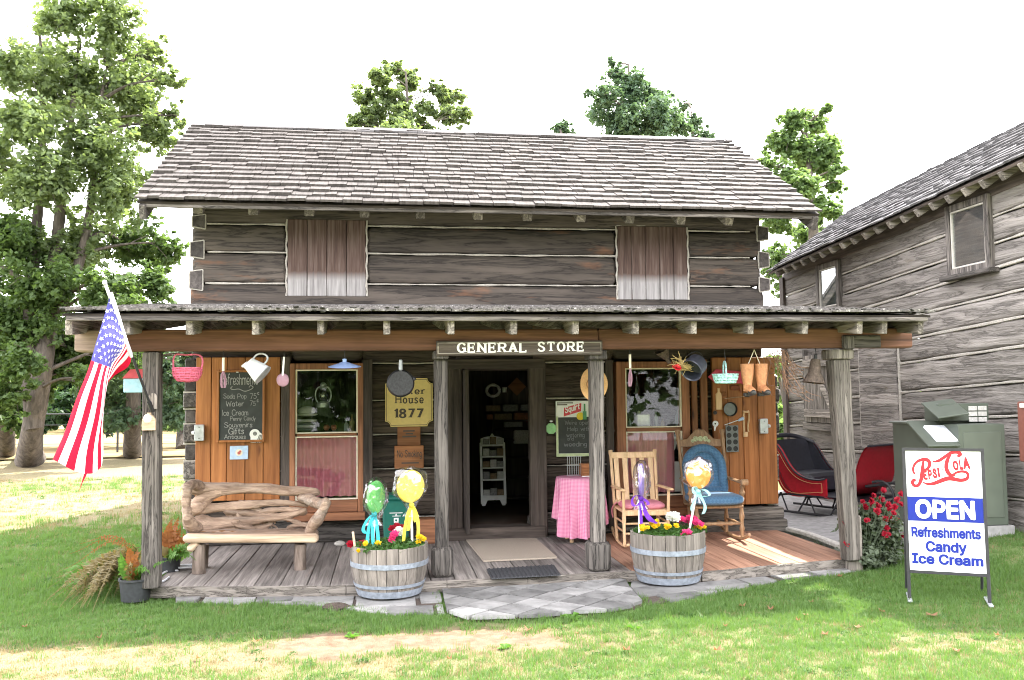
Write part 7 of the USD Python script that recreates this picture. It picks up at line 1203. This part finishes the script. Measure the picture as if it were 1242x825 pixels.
potted('potted_fern', 'browning fern in a dark pot between the post and the bench', 203, 676, 694, 14, [([(207, 655, 0), (212, 640, 0), (217, 626, 0)], .07, 'fern_rust', 1), ([(202, 655, 0), (205, 640, 0), (209, 629, 0)], .07, 'fern_rust', 1), ([(210, 660, 0), (216, 648, 0), (219, 636, 0)], .06, 'fern_rust', 1), ([(198, 660, 0), (195, 650, 0), (198, 640, 0)], .06, 'fern_rust', 1), ([(214, 664, -.05), (222, 654, -.1), (221, 644, -.1)], .06, 'fern_rust', 1), ([(212, 668, -.1), (224, 662, -.2), (236, 668, -.25)], .07, 'fern_green', 1), ([(208, 670, -.1), (216, 664, -.2), (224, 660, -.3)], .07, 'fern_green', 1), ([(205, 672, -.15), (212, 672, -.3), (220, 674, -.35)], .07, 'fern_green', 1), ([(214, 672, -.1), (226, 672, -.2), (238, 680, -.25)], .06, 'fern_green', 1), ([(200, 668, -.1), (192, 664, -.1), (188, 672, -.1)], .05, 'fern_straw', 1)], z=DZ)
qq = np.random.default_rng(71); t = thing('dried_fern', 'sprawling dried fern with long straw fronds weeping onto the grass left of the post', 'plant', gp(160, 705))
ends = [(60, 722), (72, 735), (85, 738), (100, 735), (112, 740), (125, 730), (66, 700), (92, 720), (78, 715), (105, 722), (118, 715), (132, 712), (138, 722), (96, 700), (110, 705), (58, 712), (84, 728), (122, 700)]+[(int(qq.uniform(50, 140)), int(qq.uniform(690, 738))) for _ in range(30)]
for i, (ex, ey2) in enumerate(ends):
    Yb = gp(160, 700)[1]+qq.uniform(-.1, .3); st = on(163+qq.normal(0, 7), 682+qq.normal(0, 9), (0, Yb, 0), (0, 1, 0)); e = gp(ex, ey2+2, .03); up2 = max(.05, qq.uniform(.04, .17)*np.linalg.norm(e-st)); mid_ = (st*.55+e*.45)+np.array([0, 0, up2*.8]); m2 = st*.2+e*.8+np.array([0, 0, up2*.42]); lf_, st_ = frond([st, mid_, m2, e], qq.uniform(.05, .075), 70, i+900, .95); f = part(t, 'frond', lf_, 'fern_straw' if i % 5 else 'fern_green', False); part(f, 'stem', st_, 'fern_straw', False)
for (x0, y0, x1, y1) in ((150, 668, 78, 690), (155, 660, 96, 660), (150, 663, 84, 672)):
    Yb = gp(150, 695)[1]; P_ = [on(170, 675, (0, Yb, 0), (0, 1, 0)), on(x0-18, y0-10, (0, Yb, 0), (0, 1, 0)), on((x0+x1)/2-5, (y0+y1)/2-8, (0, Yb, 0), (0, 1, 0)), on(x1, y1, (0, Yb-.1, 0), (0, 1, 0))]; lf_, st_ = frond(P_, .03, 34, int(x1), .6); f = part(t, 'frond', lf_, 'fern_rust', False); part(f, 'stem', st_, 'fern_rust', False)
cb = []
for k in range(4):
    an = np.linspace(0, 6.2832, 26); c = gp(226+k, 687, DZ+.01+.008*k); cb.append(c+np.stack([(.13-.012*k)*np.cos(an), (.10-.01*k)*np.sin(an), .004*np.sin(an*3)], 1))
tail = spline([gp(205, 700, DZ+.01), gp(194, 705, DZ+.01), gp(200, 694, DZ+.012), gp(216, 692, DZ+.012)], 16); plain('cable_grey', (.50, .51, .53), .5); t = thing('garden_hose', 'thin grey hose coiled on the deck beside the left bench leg', 'hose', gp(226, 687, DZ)); part(t, 'coil', [tube(p, .009, 7) for p in cb]+[tube(tail, .009, 7)], 'cable_grey', 60)
c = gp(187, 706, DZ); solo('red_cap', 'small red plastic cap lying at the left corner of the deck', 'cap', lathe([(0, 0), (.045, 0), (.05, .012), (.03, .02), (0, .02)], 16, (c[0], c[1]+.05, DZ+.003)), 'silk_red', 40)

# ================================================================ sleigh, utility box, sign and bush at the right
sc_ = at(1012, 602, 11.3); SZ = .11+float(max(0, ground_z(5.7, 11.3)-.02)); sl = fresh('/World', 'sleigh'); xs_ = UsdGeom.Xform.Define(stage, sl); xs_.AddTranslateOp().Set(Gf.Vec3d(5.83, 11.05, SZ)); xs_.AddRotateZOp().Set(-62.); xs_.AddScaleOp().Set(Gf.Vec3f(1.0, 1.0, 1.05)); tag(xs_, 'red horse sleigh with black seat parked by the grey cabin wall', 'sleigh')
plain('sleigh_red', (.33, .011, .02), .3, var=.12); plain('sleigh_black', (.012, .013, .018), .5, var=.3); plain('gold_line', (.55, .30, .12), .5)
prof = spline([(-.76, 0, .86), (-.60, 0, .84), (-.46, 0, .66), (-.30, 0, .50), (-.05, 0, .44), (.12, 0, .46)], 24)[:, [0, 2]]; under = spline([(.12, 0, .24), (-.20, 0, .22), (-.50, 0, .25), (-.64, 0, .45), (-.72, 0, .66), (-.76, 0, .86)], 24)[:, [0, 2]]
SG = Polygon(np.vstack([prof, under]))
for s in (-1, 1):
    part(sl, 'side_panel', slab(SG, .025, (0, s*.40+.012, 0), (1, 0, 0), (0, 0, 1)), 'sleigh_red', 30); part(sl, 'trim_line', tube(np.stack([prof[:, 0], np.full(24, s*.41), prof[:, 1]], 1), .012, 7), 'sleigh_black', 60)
    part(sl, 'side_lining', slab(SG.buffer(-.012), .012, (0, s*.378+.006, 0), (1, 0, 0), (0, 0, 1)), 'sleigh_black', 30)
    ln = np.array(SG.buffer(-.045).exterior.coords); part(sl, 'pinstripe', tube(np.stack([ln[:, 0], np.full(len(ln), s*.415), ln[:, 1]], 1)[::1], .0035, 4), 'gold_line')
bk = np.array([[(x, y, z) for y in np.linspace(-.40, .40, 9)] for x, z in under[8:]]); bk[:, :, 0] -= .05*(1-(bk[:, :, 1]/.4)**2); part(sl, 'back_panel', rings(bk, False, False), 'sleigh_red', True); part(sl, 'floor', bb(-.5, .62, -.39, .39, .22, .25), 'sleigh_black')
bk2 = bk.copy(); bk2[:, :, 0] += .07; bk2[:, :, 2] += .04; part(sl, 'seat_back', rings(bk2, False, False), 'sleigh_black', True); part(sl, 'seat', bb(-.62, -.12, -.38, .38, .25, .50, .05), 'sleigh_black'); part(sl, 'seat_back_roll', tube(spline([(-.62, -.42, .84), (-.80, -.25, .93), (-.82, 0, .95), (-.80, .25, .93), (-.62, .42, .84)], 20), .03, 8), 'sleigh_black', 60)
ds = spline([(.10, 0, .24), (.34, 0, .27), (.52, 0, .42), (.58, 0, .62), (.70, 0, .84), (.76, 0, .88)], 20); W_ = np.linspace(-.42, .42, 11); dm = np.array([[(p[0], y*(1+.12*max(0, p[2]-.5)), p[2]) for y in W_] for p in ds]); part(sl, 'dash_board', cat([rings(dm, False, False), rings(dm+np.array([.018, 0, -.008]), False, False)]), 'sleigh_red', True); part(sl, 'dash_rail', tube([dm[-1, i] for i in range(11)], .014, 7), 'sleigh_black', 60)
for s in (-1, 1):
    part(sl, 'runner', tube(spline([(-.95, s*.38, .02), (-.3, s*.38, .015), (.5, s*.38, .018), (.85, s*.38, .07), (1.02, s*.37, .24), (.98, s*.36, .42), (.75, s*.36, .46)], 34), .017, 8), 'black_metal', 60)
    for x in (-.62, -.2, .28): part(sl, 'strut', tube([(x-.12, s*.38, .02), (x, s*.33, .24)], .012, 7), 'black_metal', 60); part(sl, 'strut', tube([(x+.14, s*.38, .02), (x, s*.33, .24)], .010, 7), 'black_metal', 60)
part(sl, 'cross_bar', [tube([(x, -.38, .21), (x, .38, .21)], .014, 7) for x in (-.62, -.2, .28, .75)], 'black_metal', 60)
for s in (-1, 1): part(sl, 'shaft', tube(spline([(.62, s*.30, .40), (.95, s*.30, .46), (1.25, s*.28, .52)], 12), .018, 8), 'black_metal', 60)

plain('box_green', (.068, .082, .064), .45, var=.08, scale=8); plain('box_green_lid', (.078, .092, .073), .4, var=.08, scale=8); plain('paper', (.75, .78, .84), .6, var=.05)
UY = 8.35; a, b = at(1100, 516, UY), at(1224, 637, UY); gz = float(ground_z(5.8, UY)); x0, x1, z1, z0 = a[0]+.22, b[0], a[2], b[2]
ub = thing('utility_box', 'dark green metal utility box with a sloped lid behind the sidewalk sign', 'utility box', ((x0+x1)/2, UY+.3, z0)); gpf = Polygon([(UY, z0), (UY+.62, z0), (UY+.62, z1), (UY+.34, z1), (UY, z1-.22)])
xm_ = x1-.52; part(ub, 'body', slab(gpf, xm_-x0, (xm_, 0, 0), (0, 1, 0), (0, 0, 1)), 'box_green', 30); part(ub, 'body', bb(xm_+.002, x1, UY, UY+.62, z0, z1, .008), 'box_green'); part(ub, 'lid', beam((x0-.02, UY+.15, z1-.095), (xm_-.004, UY+.15, z1-.095), .44, .02, up=(0, -.54, .84), r=.005), 'box_green_lid'); part(ub, 'lid', beam((x0-.03, UY+.48, z1+.012), (x1+.02, UY+.48, z1+.012), .34, .024, r=.006), 'box_green_lid'); part(ub, 'door_panel', bb(xm_+.05, x1-.05, UY-.006, UY+.01, z0+.08, z1-.08, .004), 'box_green_lid'); part(ub, 'latch', bb(xm_+.07, xm_+.10, UY-.022, UY-.004, (z0+z1)/2-.05, (z0+z1)/2+.05, .004), 'galvanised')
part(ub, 'plinth', bb(x0-.05, x1+.05, UY-.02, UY+.66, gz-.1, z0-.002), 'concrete')
p0, p1 = at(1127, 490, UY+.25), at(1200, 514, UY+.25); part(ub, 'upper_box', bb(p0[0]+.1, p1[0], UY+.25, UY+.5, z1+.024, p0[2], .008), 'box_green'); part(ub, 'hood', beam((p0[0]-.02, UY+.22, p0[2]-.07), (p0[0]+.33, UY+.22, p0[2]-.03), .30, .018, up=(0, -.5, .85), r=.004), 'box_green_lid')
q0, q1 = at(1174, 492, UY+.245), at(1198, 512, UY+.245)
for i in range(2):
    for j in range(3): xx_ = q0[0]+(q1[0]-q0[0])*i/2; zz2 = q1[2]+(q0[2]-q1[2])*j/3; part(ub, 'label_plate', bb(xx_+.006, xx_+(q1[0]-q0[0])/2-.006, UY+.244, UY+.25, zz2+.006, zz2+(q0[2]-q1[2])/3-.006, .001), 'box_white')
pc = np.array([x0+.28, UY+.115, z1-.105]); t = thing('paper_pad', 'pad of white papers lying on the sloped lid of the green utility box', 'papers', pc)
for i in range(5): part(t, 'sheet', beam(pc+np.array([-.18+.004*i, 0, .004+.004*i]), pc+np.array([.19-.003*i, .004*i, .006+.004*i]), .26, .003, up=(0, -.54, .84), r=0), 'paper')
plain('brown_metal', (.14, .05, .035), .5); t = thing('metal_cabinet', 'red brown metal cabinet with a white label on the cabin wall at the photo edge', 'cabinet', (6.4, 8.0, 1.2)); a = on(1233, 487, (6.33, 0, 0), cn); b = on(1236, 560, (6.33, 0, 0), cn); part(t, 'box', bb(6.33, 6.50, a[1]-.5, a[1], b[2], a[2], .01), 'brown_metal'); part(t, 'label_plate', bb(6.322, 6.332, a[1]-.16, a[1]-.05, a[2]-.06, a[2]-.02, .001), 'white_paint'); part(t, 'conduit', tube([(6.44, a[1]-.2, b[2]), (6.44, a[1]-.2, .3)], .02, 8), 'galvanised')

# sidewalk sign
plain('pepsi_white', (.82, .83, .84), .35, var=.015); plain('pepsi_blue', (.003, .014, .19), .4, var=.05); plain('pepsi_red', (.52, .012, .02), .4, var=.04)
dS = 7.05; sC = gp(1151, 727, .02); SX = nrm((.875, -.485, 0)); SN = np.array([SX[1], -SX[0], 0]); SN = SN if SN[1] < 0 else -SN; SYv = nrm(np.array([0, 0, 1])-SN*.05)
P0 = on(1100, 694.5, sC, SN); P1 = on(1201, 702.5, sC, SN); WS = np.dot(P1-P0, SX); TL = on(1094, 543.5, sC, SN); HS = (TL-P0)[2]/SYv[2]; P0 = P0+0*SX
sS = thing('sidewalk_sign', 'white sidewalk sign with red script and blue OPEN band on the lawn', 'sign', (sC[0], sC[1], 0))
def spt(x, y, off=0.0): return P0+SX*x+SYv*y+SN*off
part(sS, 'panel', slab(sbox(.012, .012, WS-.012, HS-.012), .012, spt(0, 0), SX, SYv), 'pepsi_white', False)
fr = .024
for x0, y0, x1, y1 in ((0, 0, fr, HS), (WS-fr, 0, WS, HS), (fr, 0, WS-fr, fr), (fr, HS-fr, WS-fr, HS)): part(sS, 'frame_bar', slab(sbox(x0, y0, x1, y1), .03, spt(0, 0, .008), SX, SYv), 'black_metal', False)
for x, s in ((.012, -1), (WS-.012, 1)):
    f_ = spt(x, 0); g_ = f_.copy(); dn = f_[2]-float(ground_z(f_[0], f_[1]))-.015; part(sS, 'leg', tube([spt(x, .02), spt(x, 0)-SYv*dn], .014, 8), 'black_metal'); ft = spt(x, 0)-SYv*dn; part(sS, 'foot', beam(ft-SN*.22+np.array([0, 0, .01]), ft+SN*.10+np.array([0, 0, .006]), .035, .016, r=.004), 'galvanised')
    bk_ = spt(x, .1)-SN*.45; bk_[2] = float(ground_z(bk_[0], bk_[1])); part(sS, 'rear_leg', tube([spt(x, HS-.03), bk_], .012, 8), 'black_metal')
LF = lambda px, py: ((px-1100)/101*WS, 0)
y_of = lambda f: HS*(1-f)
part(sS, 'band', slab(sbox(fr+.001, y_of(.585), WS-fr-.001, y_of(.392)), .004, spt(0, 0, .003), SX, SYv), 'pepsi_blue', False)
def bolder(q, g):
    tr_ = q.vertices[q.faces][np.abs(q.face_normals[:, 2]-1) < .01][:, :, :2]; u = shapely.union_all(shapely.polygons(tr_).tolist()).buffer(g, join_style=2).simplify(.004); return cat([trimesh.creation.extrude_polygon(p_, .01, engine='earcut') for p_ in polys(u)])
def sans(text, x0, x1, y0, y1, m, bold=True, name='lettering', grow=.035):
    q = bolder(meshkit.text_mesh(text, 1.0, depth=.01, bold=bold), grow); v = q.vertices; lo, hi = v.min(0), v.max(0); u = (v[:, 0]-lo[0])/(hi[0]-lo[0])*(x1-x0)+x0; w_ = (v[:, 1]-lo[1])/(hi[1]-lo[1])*(y1-y0)+y0; part(sS, name, mk(P0+u[:, None]*SX+w_[:, None]*SYv+SN*(.0045+.0015*(v[:, 2:]/.01)), q.faces), m, False)
sans('OPEN', WS*.135, WS*.86, y_of(.565), y_of(.412), 'pepsi_white'); sans('Refreshments', WS*.075, WS*.915, y_of(.715), y_of(.63), 'pepsi_blue'); sans('Candy', WS*.245, WS*.74, y_of(.845), y_of(.74), 'pepsi_blue'); sans('Ice Cream', WS*.07, WS*.93, y_of(.925), y_of(.84), 'pepsi_blue')
def lg(pts, w0, w1=None):
    Q = spline([(x, y, 0) for x, y in pts], 40)[:, :2]; ws = 1.3*np.interp(np.linspace(0, 1, 40), np.linspace(0, 1, len(w0)), w0) if not np.isscalar(w0) else np.full(40, w0); return shapely.union_all([shapely.union_all([Point(Q[i]).buffer(ws[i]/2, 8), Point(Q[i+1]).buffer(ws[i+1]/2, 8)]).convex_hull for i in range(39)])
LG = [lg([(154, 112), (147, 160), (133, 215), (114, 235), (95, 230), (90, 214), (102, 206)], [9, 17, 17, 13, 12, 13, 12]), lg([(103, 172), (97, 145), (115, 115), (150, 101), (181, 107), (187, 130), (170, 151), (150, 158)], [8, 10, 10, 12, 15, 15, 11, 8]),
      lg([(207, 112), (250, 102), (292, 76), (333, 66), (354, 76), (343, 86)], [6, 13, 12, 13, 14, 11]), lg([(300, 82), (280, 115), (277, 150), (292, 178), (318, 181)], [9, 16, 17, 16, 9]), lg([(310, 181), (350, 165), (386, 174), (385, 198), (342, 208), (290, 199), (240, 212), (192, 226), (150, 218)], [7, 9, 11, 13, 15, 17, 16, 12, 5]), Point(253, 152).buffer(4)]
def lch(ch, x0, y0, x1, y1, sw=3.4): g = lettering(ch, 1.0, sw=sw); a_, b_, c_, d_ = g.bounds; g = affinity.scale(affinity.translate(g, -a_, -b_), (x1-x0)/(c_-a_), (y1-y0)/(d_-b_), origin=(0, 0)); g = affinity.skew(g, xs=-6, origin=(0, 0)); return affinity.translate(g, x0, y0)
for ch, x0, yt, x1, yb in (('E', 154, 156, 175, 205), ('P', 179, 152, 201, 204), ('S', 204, 146, 227, 199), ('I', 231, 142, 242, 194), ('O', 314, 108, 344, 160), ('L', 348, 100, 367, 157), ('A', 368, 92, 404, 154)): LG.append(lch(ch, x0, yt, x1, yb) if False else affinity.scale(lch(ch, x0, -yb, x1, -yt), 1, -1, origin=(0, 0)))
LGu = shapely.union_all(LG); sx_ = WS/(480-42); LGm = affinity.affine_transform(LGu, [sx_, 0, 0, -HS/(675-38), -40*sx_, HS+38*HS/(675-38)]); LGm = affinity.skew(LGm, ys=2.0, origin=(0, HS*.8)).simplify(.0006)
part(sS, 'script_logo', slab(LGm, .004, spt(0, 0, .003), SX, SYv), 'pepsi_red', False)

# red flowering bush, block
leafmat('bush_leaf', [(0, (.10, .13, .08)), (.5, (.18, .225, .145)), (1, (.32, .36, .27))], .25); leafmat('bush_red', [(0, (.30, .004, .02)), (.6, (.55, .01, .04)), (1, (.68, .03, .07))], .25)
bb_ = gp(1058, 690, .02); t = thing('rose_bush', 'bushy plant with many dark red flowers at the right corner of the deck', 'bush', bb_); dB = np.dot(bb_-EYE, fwd)/FPX; qq = np.random.default_rng(42); lv = []; st = []
bl_px = [(1026, 632), (1036, 627), (1060, 602), (1070, 596), (1052, 615), (1046, 610), (1078, 612), (1082, 622), (1075, 630), (1088, 605), (1090, 598), (1066, 612), (1056, 605), (1084, 634), (1076, 648), (1062, 648), (1080, 655), (1028, 660), (1094, 648), (1064, 620), (1072, 640), (1086, 614), (1030, 690), (1050, 632), (1093, 615), (1068, 604)]
BB_ = [((1052, 655), 26), ((1068, 640), 24), ((1045, 640), 18), ((1070, 672), 24), ((1045, 675), 20), ((1075, 620), 14), ((1058, 625), 16), ((1082, 655), 16)]
lv = crown_mesh([(np.array(on(*p, bb_+np.array([0, .18, 0]), (0, 1, 0)))+np.array([0, qq.uniform(-.08, .15), 0]), r*dB) for p, r in BB_], 5200, .030, 43, 14, spread=.35)
part(t, 'foliage', lv, 'bush_leaf', False)
for p in bl_px: c = on(*p, bb_+np.array([0, qq.uniform(-.05, .25), 0]), (0, 1, 0)); st.append(tube(spline([bb_+np.array([qq.normal(0, .05), .15, 0]), (bb_+c)/2+np.array([0, .05, .05]), c], 8), .003, 5)); part(t, 'bloom', [bloom(c+qq.normal(0, .012, 3), .034*qq.uniform(.8, 1.2), 7, int(p[0]*3+p[1]), 4, (qq.normal(0, .4), -.7, .5)), bloom(c+qq.normal(0, .025, 3), .026, 7, int(p[0]), 3, (qq.normal(0, .6), -.5, .5))], 'bush_red', False)
part(t, 'stem', st, 'bush_leaf', False)
c = at(1029, 650, 8.22); solo('timber_block', 'short weathered timber block at the foot of the right porch post', 'block', beam((c[0], 8.16, 0), (c[0], 8.16, at(1029, 624, 8.2)[2]), .15, .15, up=(0, 1, 0), r=.015, amp=.006, step=.08), 'pale_timber_z', 40)

# ================================================================ small things on the ground
qq = np.random.default_rng(77); lp = [(405, 718), (935, 738), (978, 745), (968, 752), (1040, 760), (1130, 747), (900, 735), (1018, 700), (1095, 680), (1100, 690), (985, 730), (640, 765), (880, 760), (760, 790), (1160, 790), (545, 800), (240, 800), (120, 775), (870, 790), (1000, 770), (30, 760), (1070, 742), (1210, 770), (310, 780), (700, 770)]
names_ = {0: 'rust coloured fallen leaf beside the left barrel', 4: 'pale curled fallen leaf on the lawn between the barrel and the sign', 5: 'pinkish fallen leaf on the grass below the sign'}
for i, (px, py) in enumerate(lp):
    c = gp(px, py, .0); c[2] = float(ground_z(c[0], c[1]))+.022; s = qq.uniform(.018, .034)*(1.5 if i in names_ else 1); a_ = qq.uniform(0, 6.28); V_ = []
    for k, (r, z) in enumerate(((1.5, .012), (.7, .0), (1.2, .02), (.6, .003), (1.2, .016), (.7, .0), (1.0, .02), (.6, .004))): V_.append(c+np.array([s*r*math.cos(a_+k*.785), s*r*math.sin(a_+k*.785), z*qq.uniform(.5, 1.6)]))
    solo('fallen_leaf', names_.get(i, 'small dry brown leaf fallen on the ' + ('dry straw grass in the near left corner' if px < 320 else 'bare ground beside the rose bush' if py < 702 else 'grass close to the feet of the sidewalk sign' if px > 1035 and py < 765 else 'near right corner of the lawn' if px > 1100 else 'sunny grass before the right end of the deck' if px > 850 else 'grass in front of the diamond paving')), 'leaf', mk([c]+V_, [[0, 1+k, 1+(k+1) % 8] for k in range(8)]), 'dead_leaf', False, group='fallen leaves on the lawn')
for (px, py, s, lb) in ((692, 750, .10, 'broad leaved weed at the front edge of the diamond paving'), (425, 772, .07, 'flat weed growing in the bare patch left of centre'), (612, 785, .07, 'small weed in the bare patch in front of the diamond paving'), (770, 762, .06, 'low weed on the lawn right of the diamond paving'), (445, 722, .05, 'tuft of green weed before the left barrel foot')):
    c = gp(px, py); c[2] = float(ground_z(c[0], c[1])); V_, F_ = [], []
    for k in range(13):
        a_ = qq.uniform(0, 6.28); L = s*qq.uniform(.6, 1.1); d = np.array([math.cos(a_), math.sin(a_), 0]); n_ = np.array([-d[1], d[0], 0])*L*.22; up2 = L*qq.uniform(.25, .8); k0 = len(V_); V_ += [c, c+d*L*.5+n_+np.array([0, 0, up2*.8]), c+d*L+np.array([0, 0, up2*.6]), c+d*L*.5-n_+np.array([0, 0, up2*.8])]; F_ += [[k0, k0+1, k0+2], [k0, k0+2, k0+3]]
    solo('weed', lb, 'weed', mk(V_, F_), 'fern_green', False)
c = gp(408, 738); m_ = trimesh.creation.icosphere(subdivisions=4); m_.vertices = m_.vertices*(1+.5*(fbm(m_.vertices*3, 4, 3)-.5))[:, None]*np.array([.11, .07, .045])+np.array([c[0], c[1], 0.0]); solo('dirt_mound', 'small dark mound of dug soil on the grass left of the left barrel', 'mound', m_, 'soil', True)
# trees that stand behind the photographer and show in the panes
tb = [(np.array([x, -22+rr.uniform(-3, 3), rr.uniform(.5, 10)]), rr.uniform(2.5, 4.5)) for x in np.arange(-40, 42, 1.6)]
solo('opposite_trees', 'belt of trees across the lawn opposite the store, mirrored in its panes', 'trees', crown_mesh(tb, 46000, .40, 78, 20), 'maple_leaf', False, kind='stuff')

missing = sorted(w for w in WANTED if w not in MATS)
assert not missing, missing
